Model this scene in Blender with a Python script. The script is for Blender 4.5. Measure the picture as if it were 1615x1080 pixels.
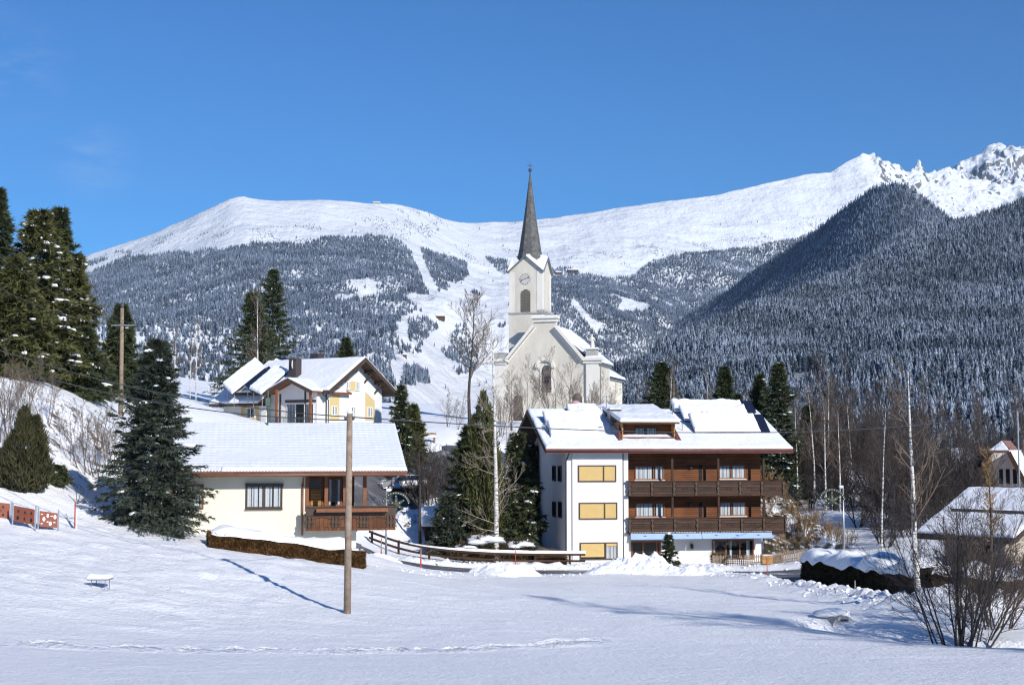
import bpy, math, random
import numpy as np
from mathutils import Vector, Matrix, Euler, noise as mnoise

for o in list(bpy.data.objects):
    bpy.data.objects.remove(o)
SC = bpy.context.scene
COL = SC.collection

# ------------------------------------------------------------------ camera
FPX, HZ, CX, CY = 2200.0, 705.0, 807.5, 540.0      # focal length and horizon, in photo pixels
PITCH = math.atan((HZ - CY) / FPX)
CAMZ = 12.0
cam = bpy.data.cameras.new('camera')
cam_o = bpy.data.objects.new('camera', cam)
COL.objects.link(cam_o)
cam.sensor_width = 36.0
cam.lens = 36.0 * FPX / 1615.0
cam.clip_start = 0.5
cam.clip_end = 30000.0
cam_o.location = (0, 0, CAMZ)
cam_o.rotation_euler = (math.pi / 2 + PITCH, 0, 0)
SC.camera = cam_o

# ------------------------------------------------------------------ light
SUN_AZ, SUN_EL = math.radians(34), math.radians(27.5)   # azimuth to the right of straight behind the camera
SDIR = Vector((math.sin(SUN_AZ) * math.cos(SUN_EL), -math.cos(SUN_AZ) * math.cos(SUN_EL), math.sin(SUN_EL)))
w = bpy.data.worlds.new('World')
SC.world = w
w.use_nodes = True
wn = w.node_tree.nodes
sky = wn.new('ShaderNodeTexSky')
sky.sky_type = 'NISHITA'
sky.sun_disc = False
sky.sun_elevation = SUN_EL
sky.sun_rotation = math.atan2(SDIR.x, SDIR.y)
sky.altitude = 900
sky.air_density = 1.0
sky.dust_density = 0.0
sky.ozone_density = 3.0
# two faint wisps of high cloud
tcw = wn.new('ShaderNodeTexCoord'); Lw = w.node_tree.links.new
nz = wn.new('ShaderNodeTexNoise'); nz.inputs['Scale'].default_value = 26; nz.inputs['Detail'].default_value = 6; nz.inputs['Roughness'].default_value = .6
mpw = wn.new('ShaderNodeMapping'); mpw.inputs['Scale'].default_value = (1, 1, 3.2); Lw(tcw.outputs['Generated'], mpw.inputs[0]); Lw(mpw.outputs[0], nz.inputs['Vector'])
wf = None
for (px_, py_, rad_) in ((150, 255, .035), (15, 105, .045)):
    u_, v_ = (px_ - CX) / FPX, (CY - py_) / FPX
    d_ = Vector((u_, math.cos(PITCH) - v_ * math.sin(PITCH), math.sin(PITCH) + v_ * math.cos(PITCH))).normalized()
    ds = wn.new('ShaderNodeVectorMath'); ds.operation = 'DISTANCE'; ds.inputs[1].default_value = d_; Lw(tcw.outputs['Generated'], ds.inputs[0])
    mr_ = wn.new('ShaderNodeMapRange'); mr_.inputs['From Min'].default_value = rad_; mr_.inputs['From Max'].default_value = 0; Lw(ds.outputs['Value'], mr_.inputs['Value'])
    if wf is None: wf = mr_.outputs[0]
    else:
        ad = wn.new('ShaderNodeMath'); ad.operation = 'ADD'; Lw(wf, ad.inputs[0]); Lw(mr_.outputs[0], ad.inputs[1]); wf = ad.outputs[0]
ml = wn.new('ShaderNodeMath'); ml.operation = 'MULTIPLY'; nr = wn.new('ShaderNodeMapRange'); nr.inputs['From Min'].default_value = .42; nr.inputs['From Max'].default_value = .75; Lw(nz.outputs[0], nr.inputs['Value']); Lw(nr.outputs[0], ml.inputs[0]); Lw(wf, ml.inputs[1])
m2 = wn.new('ShaderNodeMath'); m2.operation = 'MULTIPLY'; m2.use_clamp = True; Lw(ml.outputs[0], m2.inputs[0]); m2.inputs[1].default_value = .26
bg = wn['Background']
bg.inputs['Strength'].default_value = 0.086
tint = wn.new('ShaderNodeMix'); tint.data_type = 'RGBA'; tint.blend_type = 'MULTIPLY'
tint.inputs['Factor'].default_value = 1.0
tint.inputs[7].default_value = (0.30, 0.755, 1.21, 1)      # cold, very clear winter sky
w.node_tree.links.new(sky.outputs[0], tint.inputs[6])
cl = wn.new('ShaderNodeMix'); cl.data_type = 'RGBA'; Lw(m2.outputs[0], cl.inputs['Factor']); Lw(tint.outputs[2], cl.inputs[6]); cl.inputs[7].default_value = (6.5, 7.5, 8.6, 1)
Lw(cl.outputs[2], bg.inputs[0])
sl = bpy.data.lights.new('sun', 'SUN')
sl.energy = 4.5
sl.angle = math.radians(0.55)
sl.color = (1.0, 0.955, 0.89)
sun = bpy.data.objects.new('sun', sl)
COL.objects.link(sun)
sun.rotation_euler = (-SDIR).to_track_quat('-Z', 'Y').to_euler()
SC.view_settings.view_transform = 'Standard'
SC.view_settings.look = 'None'
SC.view_settings.exposure = 0.2
SC.view_settings.gamma = 1.0
SC.view_settings.use_curve_mapping = False
SC.render.engine = 'CYCLES'
SC.cycles.max_bounces = 6
SC.cycles.diffuse_bounces = 3
SC.cycles.glossy_bounces = 2
SC.cycles.transparent_max_bounces = 12
SC.cycles.volume_bounces = 0
SC.cycles.use_denoising = True
SC.cycles.denoiser = 'OPENIMAGEDENOISE'
SC.cycles.filter_width = 1.2

# ------------------------------------------------------------------ helpers
RNG = np.random.default_rng(11)
random.seed(5)
_cp, _sp = math.cos(PITCH), math.sin(PITCH)

def ray(px, py):
    u, v = (px - CX) / FPX, (CY - py) / FPX
    return Vector((u, _cp - v * _sp, _sp + v * _cp))

def at(px, py, d):
    """world point seen at photo pixel (px, py), d metres ahead"""
    r = ray(px, py)
    k = d / r.y
    return Vector((r.x * k, d, CAMZ + r.z * k))

def proj(P):
    P = np.asarray(P, float)
    x, y, z = P[..., 0], P[..., 1], P[..., 2] - CAMZ
    f = y * _cp + z * _sp
    v = -y * _sp + z * _cp
    return CX + FPX * x / f, CY - FPX * v / f

def hit(root, px, py, y0):
    """local (x, z) where the sight line of a pixel meets the plane y = y0 of a turned thing"""
    M = Matrix.Rotation(-root.rotation_euler.z, 3, 'Z')
    o = M @ (Vector((0, 0, CAMZ)) - root.location)
    r = M @ ray(px, py)
    k = (y0 - o.y) / r.y
    return o.x + r.x * k, o.z + r.z * k

def hitx(root, px, py, x0):
    M = Matrix.Rotation(-root.rotation_euler.z, 3, 'Z')
    o = M @ (Vector((0, 0, CAMZ)) - root.location)
    r = M @ ray(px, py)
    k = (x0 - o.x) / r.x
    return o.y + r.y * k, o.z + r.z * k

def tag(o, label=None, cat=None, group=None, kind=None):
    if label: o['label'] = label
    if cat: o['category'] = cat
    if group: o['group'] = group
    if kind: o['kind'] = kind
    return o

def thing(name, label, cat, loc, yaw=0.0, group=None):
    o = bpy.data.objects.new(name, None)
    COL.objects.link(o)
    o.location = loc
    o.rotation_euler = (0, 0, yaw)
    o.empty_display_size = 0.3
    return tag(o, label, cat, group)

def kids(o):
    return [c for c in list(o.children)]

def dup(root, loc, yaw=None, scale=None, label=None, group=None):
    r = root.copy(); COL.objects.link(r)
    r.location = loc
    if yaw is not None: r.rotation_euler = (0, 0, yaw)
    if scale is not None: r.scale = scale if hasattr(scale, '__len__') else (scale,) * 3
    if label: r['label'] = label
    if group: r['group'] = group
    def rec(src, dst):
        for ch in kids(src):
            c = ch.copy(); COL.objects.link(c); c.parent = dst
            rec(ch, c)
    rec(root, r)
    return r

def mesh_np(name, V, Fl, mats, parent=None, smooth=False, midx=None):
    """V (n,3), Fl list of arrays of equal-width faces"""
    me = bpy.data.meshes.new(name)
    V = np.asarray(V, np.float32)
    arrs = [np.asarray(f, np.int32) for f in Fl if len(f)]
    nl = sum(a.size for a in arrs); npoly = sum(len(a) for a in arrs)
    me.vertices.add(len(V)); me.vertices.foreach_set('co', V.ravel())
    me.loops.add(nl); me.polygons.add(npoly)
    me.loops.foreach_set('vertex_index', np.concatenate([a.ravel() for a in arrs]) if arrs else np.zeros(0, np.int32))
    ls, t = [], 0
    for a in arrs:
        k = a.shape[1]
        ls.append(t + np.arange(len(a)) * k); t += a.size
    if arrs:
        me.polygons.foreach_set('loop_start', np.concatenate(ls).astype(np.int32))
    for m in (mats if isinstance(mats, (list, tuple)) else [mats]):
        me.materials.append(m)
    if midx is not None: me.polygons.foreach_set('material_index', np.asarray(midx, np.int32))
    if smooth: me.polygons.foreach_set('use_smooth', np.ones(npoly, bool))
    me.update(calc_edges=True)
    me.validate()
    o = bpy.data.objects.new(name, me)
    COL.objects.link(o)
    if parent: o.parent = parent
    return o

class MB:
    """collects shapes, links them as ONE mesh object"""
    def __init__(s):
        s.v, s.f = [], []
    def poly(s, pts):
        b = len(s.v); s.v += [tuple(p) for p in pts]; s.f.append(tuple(range(b, b + len(pts)))); return s
    def box(s, x0, x1, y0, y1, z0, z1):
        b = len(s.v)
        s.v += [(x0,y0,z0),(x1,y0,z0),(x1,y1,z0),(x0,y1,z0),(x0,y0,z1),(x1,y0,z1),(x1,y1,z1),(x0,y1,z1)]
        for q in ((0,3,2,1),(4,5,6,7),(0,1,5,4),(1,2,6,5),(2,3,7,6),(3,0,4,7)):
            s.f.append(tuple(b + i for i in q))
        return s
    def prism(s, pts, d):
        """closed solid: polygon pts swept by vector d"""
        b = len(s.v); n = len(pts); d = Vector(d)
        s.v += [tuple(p) for p in pts] + [tuple(Vector(p) + d) for p in pts]
        s.f.append(tuple(range(b + n - 1, b - 1, -1))); s.f.append(tuple(range(b + n, b + 2 * n)))
        for i in range(n):
            j = (i + 1) % n
            s.f.append((b + i, b + j, b + n + j, b + n + i))
        return s
    def bar(s, p0, p1, w, h, up=(0, 0, 1)):
        p0, p1 = Vector(p0), Vector(p1)
        a = (p1 - p0).normalized(); u = Vector(up)
        sx = a.cross(u)
        if sx.length < 1e-4: sx = a.cross(Vector((0, 1, 0)))
        sx.normalize(); uu = sx.cross(a)
        c = [sx * (i * w / 2) + uu * (j * h / 2) for i, j in ((-1,-1),(1,-1),(1,1),(-1,1))]
        return s.prism([p0 + q for q in c], p1 - p0)
    def tube(s, p0, p1, r0, r1=None, n=10, cap=True):
        r1 = r0 if r1 is None else r1
        p0, p1 = Vector(p0), Vector(p1); a = (p1 - p0).normalized()
        u = a.orthogonal().normalized(); v = a.cross(u); b = len(s.v)
        for p, r in ((p0, r0), (p1, r1)):
            for i in range(n):
                t = 2 * math.pi * i / n
                s.v.append(tuple(p + (u * math.cos(t) + v * math.sin(t)) * r))
        for i in range(n):
            j = (i + 1) % n
            s.f.append((b + i, b + j, b + n + j, b + n + i))
        if cap:
            s.f.append(tuple(b + i for i in range(n - 1, -1, -1))); s.f.append(tuple(b + n + i for i in range(n)))
        return s
    def path(s, pts, r, n=6):
        for a, b in zip(pts[:-1], pts[1:]): s.tube(a, b, r, r, n)
        return s
    def lathe(s, prof, c=(0, 0, 0), n=16):
        b = len(s.v)
        for r, z in prof:
            for i in range(n):
                t = 2 * math.pi * i / n
                s.v.append((c[0] + r * math.cos(t), c[1] + r * math.sin(t), c[2] + z))
        for k in range(len(prof) - 1):
            for i in range(n):
                j = (i + 1) % n
                s.f.append((b + k*n + i, b + k*n + j, b + (k+1)*n + j, b + (k+1)*n + i))
        s.f.append(tuple(b + i for i in range(n - 1, -1, -1)))
        e = b + (len(prof) - 1) * n
        s.f.append(tuple(e + i for i in range(n)))
        return s
    def blob(s, c, r, seed=0, rough=.25, nu=10, nv=6, flat=None):
        b = len(s.v); c = Vector(c)
        rs = r if hasattr(r, '__len__') else (r, r, r)
        for k in range(nv + 1):
            ph = math.pi * k / nv - math.pi / 2
            for i in range(nu):
                t = 2 * math.pi * i / nu
                d = Vector((math.cos(ph) * math.cos(t), math.cos(ph) * math.sin(t), math.sin(ph)))
                f = 1 + rough * mnoise.noise(d * 1.6 + Vector((seed * 3.1, seed * 1.7, 0)))
                z = d.z * rs[2] * f
                if flat is not None: z = max(z, flat)
                s.v.append((c.x + d.x * rs[0] * f, c.y + d.y * rs[1] * f, c.z + z))
        for k in range(nv):
            for i in range(nu):
                j = (i + 1) % nu
                s.f.append((b + k*nu + i, b + k*nu + j, b + (k+1)*nu + j, b + (k+1)*nu + i))
        return s
    def build(s, name, m, parent=None, smooth=False, bevel=0):
        me = bpy.data.meshes.new(name)
        me.from_pydata(s.v, [], s.f)
        me.materials.append(m)
        if smooth: me.polygons.foreach_set('use_smooth', [True] * len(me.polygons))
        me.update()
        o = bpy.data.objects.new(name, me)
        COL.objects.link(o)
        if parent: o.parent = parent
        if bevel:
            b = o.modifiers.new('bevel', 'BEVEL'); b.width = bevel; b.segments = 2; b.limit_method = 'ANGLE'
        return o

# fractal value noise, vectorised
_perm = np.random.default_rng(3).random((256, 256)).astype(np.float64)
def vnoise(x, y):
    xi, yi = np.floor(x).astype(int), np.floor(y).astype(int)
    fx, fy = x - xi, y - yi
    fx = fx * fx * fx * (fx * (fx * 6 - 15) + 10); fy = fy * fy * fy * (fy * (fy * 6 - 15) + 10)
    a = _perm[xi & 255, yi & 255]; b = _perm[(xi + 1) & 255, yi & 255]
    c = _perm[xi & 255, (yi + 1) & 255]; d = _perm[(xi + 1) & 255, (yi + 1) & 255]
    return (a + (b - a) * fx) * (1 - fy) + (c + (d - c) * fx) * fy - .5
def fbm(x, y, n=4, g=.5):
    t, a = 0, 1
    for k in range(n):
        t = t + a * vnoise(x * 2**k + 17.3 * k, y * 2**k + 9.1 * k); a *= g
    return t
def ridged(x, y, n=4, g=.5):
    t, a = 0, 1
    for k in range(n):
        t = t + a * (0.5 - np.abs(vnoise(x * 2**k + 7.3 * k, y * 2**k + 3.1 * k)) * 2); a *= g
    return t

# ------------------------------------------------------------------ materials
def nt(name):
    m = bpy.data.materials.new(name); m.use_nodes = True
    n = m.node_tree.nodes; p = n['Principled BSDF']
    return m, n, m.node_tree.links.new, p
def ramp(n, stops):
    r = n.new('ShaderNodeValToRGB'); e = r.color_ramp.elements
    while len(e) < len(stops): e.new(0.5)
    for k, (pos, c) in enumerate(stops):
        e[k].position = pos; e[k].color = (*c, 1) if len(c) == 3 else c
    return r
def noise_n(n, L, scale, detail=4, rough=.55, vec=None, coord='Object', stretch=None):
    t = n.new('ShaderNodeTexNoise'); t.inputs['Scale'].default_value = scale
    t.inputs['Detail'].default_value = detail; t.inputs['Roughness'].default_value = rough
    if vec is None:
        c = n.new('ShaderNodeTexCoord'); vec = c.outputs[coord]
    if stretch:
        mp = n.new('ShaderNodeMapping'); mp.inputs['Scale'].default_value = stretch
        L(vec, mp.inputs[0]); vec = mp.outputs[0]
    L(vec, t.inputs['Vector'])
    return t
def math_n(n, L, op, a, b=None, clamp=False):
    m = n.new('ShaderNodeMath'); m.operation = op; m.use_clamp = clamp
    for k, q in enumerate((a, b)):
        if q is None: continue
        if isinstance(q, (int, float)): m.inputs[k].default_value = q
        else: L(q, m.inputs[k])
    return m.outputs[0]
def mixc(n, L, f, a, b):
    m = n.new('ShaderNodeMix'); m.data_type = 'RGBA'
    for sock, q in ((m.inputs['Factor'], f), (m.inputs[6], a), (m.inputs[7], b)):
        if isinstance(q, (int, float)): sock.default_value = q
        elif isinstance(q, tuple): sock.default_value = (*q, 1)
        else: L(q, sock)
    return m.outputs[2]
def bump_n(n, L, p, h, strength, dist):
    b = n.new('ShaderNodeBump'); b.inputs['Strength'].default_value = strength; b.inputs['Distance'].default_value = dist
    L(h, b.inputs['Height']); L(b.outputs[0], p.inputs['Normal'])
    return b

def plain(name, c, rough=.7, var=.15, scale=4., bump=0., bscale=25., metal=0., spec=.4, coord='Object'):
    m, n, L, p = nt(name)
    a = tuple(max(0, x * (1 - var)) for x in c); b = tuple(min(1, x * (1 + var)) for x in c)
    t = noise_n(n, L, scale, 5, .6, coord=coord)
    r = ramp(n, [(.3, a), (.7, b)]); L(t.outputs[0], r.inputs[0]); L(r.outputs[0], p.inputs['Base Color'])
    p.inputs['Roughness'].default_value = rough; p.inputs['Metallic'].default_value = metal
    p.inputs['Specular IOR Level'].default_value = spec
    if bump:
        t2 = noise_n(n, L, bscale, 4, .6, coord=coord); bump_n(n, L, p, t2.outputs[0], .6, bump)
    return m

def snow_mat(name, bscale=3., bdist=.05, base=(.86, .88, .91), fine=30., coord='Object', stretch=None):
    m, n, L, p = nt(name)
    t = noise_n(n, L, bscale, 6, .62, coord=coord, stretch=stretch)
    t2 = noise_n(n, L, fine, 3, .6, coord=coord)
    h = math_n(n, L, 'ADD', t.outputs[0], math_n(n, L, 'MULTIPLY', t2.outputs[0], .12))
    bump_n(n, L, p, h, 1.0, bdist)
    p.inputs['Base Color'].default_value = (*base, 1)
    p.inputs['Roughness'].default_value = .55; p.inputs['Specular IOR Level'].default_value = .3
    return m

def wood_mat(name, c, board=.16, axis='x', dark=.45, rough=.65, gap=.012, fine=True):
    """boards running along x (rows stacked in z) or upright (rows along x)"""
    m, n, L, p = nt(name)
    tc = n.new('ShaderNodeTexCoord'); sp = n.new('ShaderNodeSeparateXYZ'); L(tc.outputs['Object'], sp.inputs[0])
    run = sp.outputs['X'] if axis == 'x' else sp.outputs['Z']
    stack = sp.outputs['Z'] if axis == 'x' else sp.outputs['X']
    if axis == 'x': run = math_n(n, L, 'ADD', run, sp.outputs['Y'])
    else: stack = math_n(n, L, 'ADD', stack, sp.outputs['Y'])
    cb = n.new('ShaderNodeCombineXYZ'); L(run, cb.inputs[0]); L(stack, cb.inputs[1])
    br = n.new('ShaderNodeTexBrick'); L(cb.outputs[0], br.inputs['Vector'])
    br.inputs['Scale'].default_value = 1; br.inputs['Brick Width'].default_value = 3.1; br.inputs['Row Height'].default_value = board
    br.inputs['Mortar Size'].default_value = gap; br.inputs['Mortar Smooth'].default_value = .2; br.inputs['Bias'].default_value = 0
    br.inputs['Color1'].default_value = (*[x * 1.2 for x in c], 1); br.inputs['Color2'].default_value = (*[x * .75 for x in c], 1)
    br.inputs['Mortar'].default_value = (*[x * dark for x in c], 1)
    mp = n.new('ShaderNodeMapping'); mp.inputs['Scale'].default_value = (1.2, 22, 1); L(cb.outputs[0], mp.inputs[0])
    g = noise_n(n, L, 2.2, 5, .6, vec=mp.outputs[0])
    r = ramp(n, [(.25, (.62, .62, .62)), (.75, (1.3, 1.3, 1.3))]); L(g.outputs[0], r.inputs[0])
    mx = n.new('ShaderNodeMix'); mx.data_type = 'RGBA'; mx.blend_type = 'MULTIPLY'; mx.inputs['Factor'].default_value = 1
    L(br.outputs['Color'], mx.inputs[6]); L(r.outputs[0], mx.inputs[7])
    w2 = noise_n(n, L, .7, 3, .5, vec=cb.outputs[0]); r2 = ramp(n, [(.3, (.72, .7, .68)), (.7, (1.15, 1.15, 1.15))]); L(w2.outputs[0], r2.inputs[0])
    m2 = n.new('ShaderNodeMix'); m2.data_type = 'RGBA'; m2.blend_type = 'MULTIPLY'; m2.inputs['Factor'].default_value = 1
    L(mx.outputs[2], m2.inputs[6]); L(r2.outputs[0], m2.inputs[7]); L(m2.outputs[2], p.inputs['Base Color'])
    inv = math_n(n, L, 'SUBTRACT', 1.0, br.outputs['Fac'])
    bump_n(n, L, p, inv, .7, .012)
    p.inputs['Roughness'].default_value = rough; p.inputs['Specular IOR Level'].default_value = .25
    return m

def plaster(name, c, stain=.12):
    m, n, L, p = nt(name)
    t = noise_n(n, L, .6, 6, .65, stretch=(1, 1, .35)); r = ramp(n, [(.3, tuple(x * (1 - stain) for x in c)), (.62, c)]); L(t.outputs[0], r.inputs[0])
    L(r.outputs[0], p.inputs['Base Color'])
    t2 = noise_n(n, L, 40, 4, .6); bump_n(n, L, p, t2.outputs[0], .5, .01)
    p.inputs['Roughness'].default_value = .9; p.inputs['Specular IOR Level'].default_value = .2
    return m

def glass_mat(name='window_glass', tint=(.72, .74, .75)):
    m, n, L, p = nt(name)
    n.remove(p)
    out = n['Material Output']
    tr = n.new('ShaderNodeBsdfTransparent'); tr.inputs[0].default_value = (*tint, 1)
    gl = n.new('ShaderNodeBsdfGlossy'); gl.inputs['Roughness'].default_value = .03; gl.inputs[0].default_value = (.9, .95, 1, 1)
    fr = n.new('ShaderNodeFresnel'); fr.inputs[0].default_value = 1.35
    mx = n.new('ShaderNodeMixShader')
    L(fr.outputs[0], mx.inputs[0]); L(tr.outputs[0], mx.inputs[1]); L(gl.outputs[0], mx.inputs[2]); L(mx.outputs[0], out.inputs[0])
    return m

def foliage_mat(name, c, var=.45, rand=.25, scale=1.3, rough=.6, c2=None):
    m, n, L, p = nt(name)
    t = noise_n(n, L, scale, 4, .6)
    a = tuple(x * (1 - var) for x in c); b = c2 if c2 else tuple(x * (1 + var) for x in c)
    r = ramp(n, [(.3, a), (.72, b)]); L(t.outputs[0], r.inputs[0])
    L(r.outputs[0], p.inputs['Base Color'])
    p.inputs['Roughness'].default_value = rough; p.inputs['Specular IOR Level'].default_value = .25
    return m

def frosted_mat(name, dark, snow=(.7, .74, .8), lo=.42, hi=.62, up=.35):
    """conifers of the far forest: dark needles with snow caught on the upper faces"""
    m, n, L, p = nt(name)
    g = n.new('ShaderNodeNewGeometry'); sp = n.new('ShaderNodeSeparateXYZ'); L(g.outputs['Normal'], sp.inputs[0])
    t = noise_n(n, L, .45, 4, .7, vec=g.outputs['Position'])
    big = noise_n(n, L, .006, 4, .6, vec=g.outputs['Position'])
    oi = n.new('ShaderNodeObjectInfo')
    f = math_n(n, L, 'ADD', t.outputs[0], math_n(n, L, 'MULTIPLY', sp.outputs['Z'], up))
    f = math_n(n, L, 'ADD', f, math_n(n, L, 'MULTIPLY', math_n(n, L, 'SUBTRACT', oi.outputs['Random'], .5), .22))
    f = math_n(n, L, 'ADD', f, math_n(n, L, 'MULTIPLY', math_n(n, L, 'SUBTRACT', big.outputs[0], .5), .45))
    mr = n.new('ShaderNodeMapRange'); mr.inputs['From Min'].default_value = lo; mr.inputs['From Max'].default_value = hi
    L(f, mr.inputs['Value'])
    L(mixc(n, L, mr.outputs[0], dark, snow), p.inputs['Base Color'])
    p.inputs['Roughness'].default_value = .8; p.inputs['Specular IOR Level'].default_value = .1
    return m

M = {}
M['snow'] = snow_mat('snow', 2.2, .09)
M['roofsnow'] = snow_mat('roof_snow', 2.5, .05, (.80, .82, .86), 14)
M['frost'] = snow_mat('thin_roof_snow', 2.5, .03, (.66, .69, .75), 14)
M['clump'] = snow_mat('snow_clump', 5., .05)
M['white'] = plaster('white_plaster', (.70, .70, .69), .07)
M['cream'] = plaster('cream_plaster', (.71, .67, .55), .07)
M['church'] = plaster('church_plaster', (.60, .56, .48), .2)
M['church_trim'] = plaster('church_trim', (.68, .65, .59), .12)
M['ochre'] = plaster('ochre_plaster', (.62, .48, .24), .06)
M['blind'] = plain('yellow_blind', (.53, .375, .145), .7, .05, 2)
M['wood'] = wood_mat('brown_boards', (.17, .062, .022), .15)
M['wood_dark'] = wood_mat('dark_boards', (.062, .030, .018), .14)
M['wood_mid'] = wood_mat('mid_boards', (.13, .05, .02), .2, 'z')
M['wood_light'] = wood_mat('pine_boards', (.45, .24, .08), .15)
M['wood_soffit'] = wood_mat('soffit_boards', (.10, .055, .032), .18)
M['beam'] = plain('beam_wood', (.062, .042, .030), .7, .3, 6, .01)
M['beam_red'] = plain('stained_wood', (.20, .075, .03), .65, .25, 6, .008)
M['pole'] = plain('weathered_pole', (.25, .19, .14), .85, .35, 5, .01, 30)
M['frame'] = plain('window_frame', (.055, .03, .02), .5, .2)
M['frame_white'] = plain('white_frame', (.75, .75, .73), .5, .05)
M['curtain'] = plain('curtain', (.72, .73, .75), .8, .05)
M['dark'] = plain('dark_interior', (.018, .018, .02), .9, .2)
M['glass'] = glass_mat()
M['redtin'] = plain('red_tin', (.13, .045, .04), .45, .2, 3)
M['gutter'] = plain('brown_gutter', (.16, .075, .045), .45, .15, 3)
M['metal'] = plain('galvanised_metal', (.45, .47, .50), .4, .15, 3, metal=.7)
M['greymetal'] = plain('grey_sheet', (.20, .21, .23), .45, .2, 3, metal=.4)
M['darkmetal'] = plain('dark_metal', (.05, .055, .06), .5, .2)
M['solar'] = plain('solar_panel', (.012, .016, .035), .15, .2, spec=.6)
M['tile'] = plain('roof_tiles', (.22, .11, .085), .8, .3, 6, .01)
M['shingle'] = plain('spire_shingles', (.10, .10, .095), .8, .45, 2.2, .06, 5)
M['awning'] = plain('blue_awning', (.30, .42, .68), .8, .05, 2)
M['concrete'] = plain('concrete', (.36, .35, .33), .9, .2, 3, .01)
M['bark'] = plain('bark', (.10, .075, .058), .9, .4, 5, .02, 20)
M['twig'] = plain('twigs', (.15, .115, .088), .9, .3, 1.2)
M['twig_pale'] = plain('pale_twigs', (.26, .22, .18), .9, .3, 1.2)
M['twig_dark'] = plain('dark_twigs', (.050, .040, .035), .9, .3, 1.2)
M['twig_red'] = plain('reddish_twigs', (.070, .056, .050), .9, .35, .25)
M['twig_gold'] = plain('larch_twigs', (.26, .16, .065), .9, .3, 1.2)
M['red'] = plain('red_paint', (.42, .05, .025), .5, .2, 3)
M['panelred'] = plain('terracotta_panel', (.23, .068, .036), .6, .12, 4)
M['spruce'] = foliage_mat('spruce_needles', (.040, .054, .026), .45, c2=(.085, .105, .048))
M['bluespruce'] = foliage_mat('blue_spruce_needles', (.036, .048, .036), .45, c2=(.082, .100, .072))
M['thuja'] = foliage_mat('thuja_needles', (.036, .042, .018), .4, c2=(.070, .064, .028))
M['pine'] = foliage_mat('pine_needles', (.055, .062, .022), .4, c2=(.14, .14, .05))
M['hedge'] = foliage_mat('beech_hedge', (.11, .066, .024), .5, scale=3., c2=(.22, .115, .045))
M['hedge_dark'] = foliage_mat('dark_hedge', (.036, .034, .02), .5, scale=3., c2=(.10, .075, .038))
M['drygrass'] = foliage_mat('dry_grass', (.16, .10, .045), .4, scale=2., c2=(.27, .17, .08))

def birch_mat():
    m, n, L, p = nt('birch_bark')
    t = noise_n(n, L, 3.2, 5, .7, stretch=(.6, .6, 5)); r = ramp(n, [(.42, (.07, .06, .055)), (.5, (.62, .60, .56)), (.8, (.72, .70, .66))]); L(t.outputs[0], r.inputs[0])
    L(r.outputs[0], p.inputs['Base Color']); p.inputs['Roughness'].default_value = .75
    return m
M['birch'] = birch_mat()
M['birch_limb'] = plain('birch_limb', (.34, .28, .23), .8, .3, 2)

def asphalt_mat():
    m, n, L, p = nt('snowy_asphalt')
    t = noise_n(n, L, .35, 6, .65); r = ramp(n, [(.42, (.075, .075, .08)), (.56, (.13, .13, .14)), (.66, (.40, .41, .44)), (.76, (.78, .8, .84))]); L(t.outputs[0], r.inputs[0])
    L(r.outputs[0], p.inputs['Base Color']); p.inputs['Roughness'].default_value = .6
    t2 = noise_n(n, L, 9, 4, .6); bump_n(n, L, p, t2.outputs[0], .5, .03)
    return m
M['asphalt'] = asphalt_mat()

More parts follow.
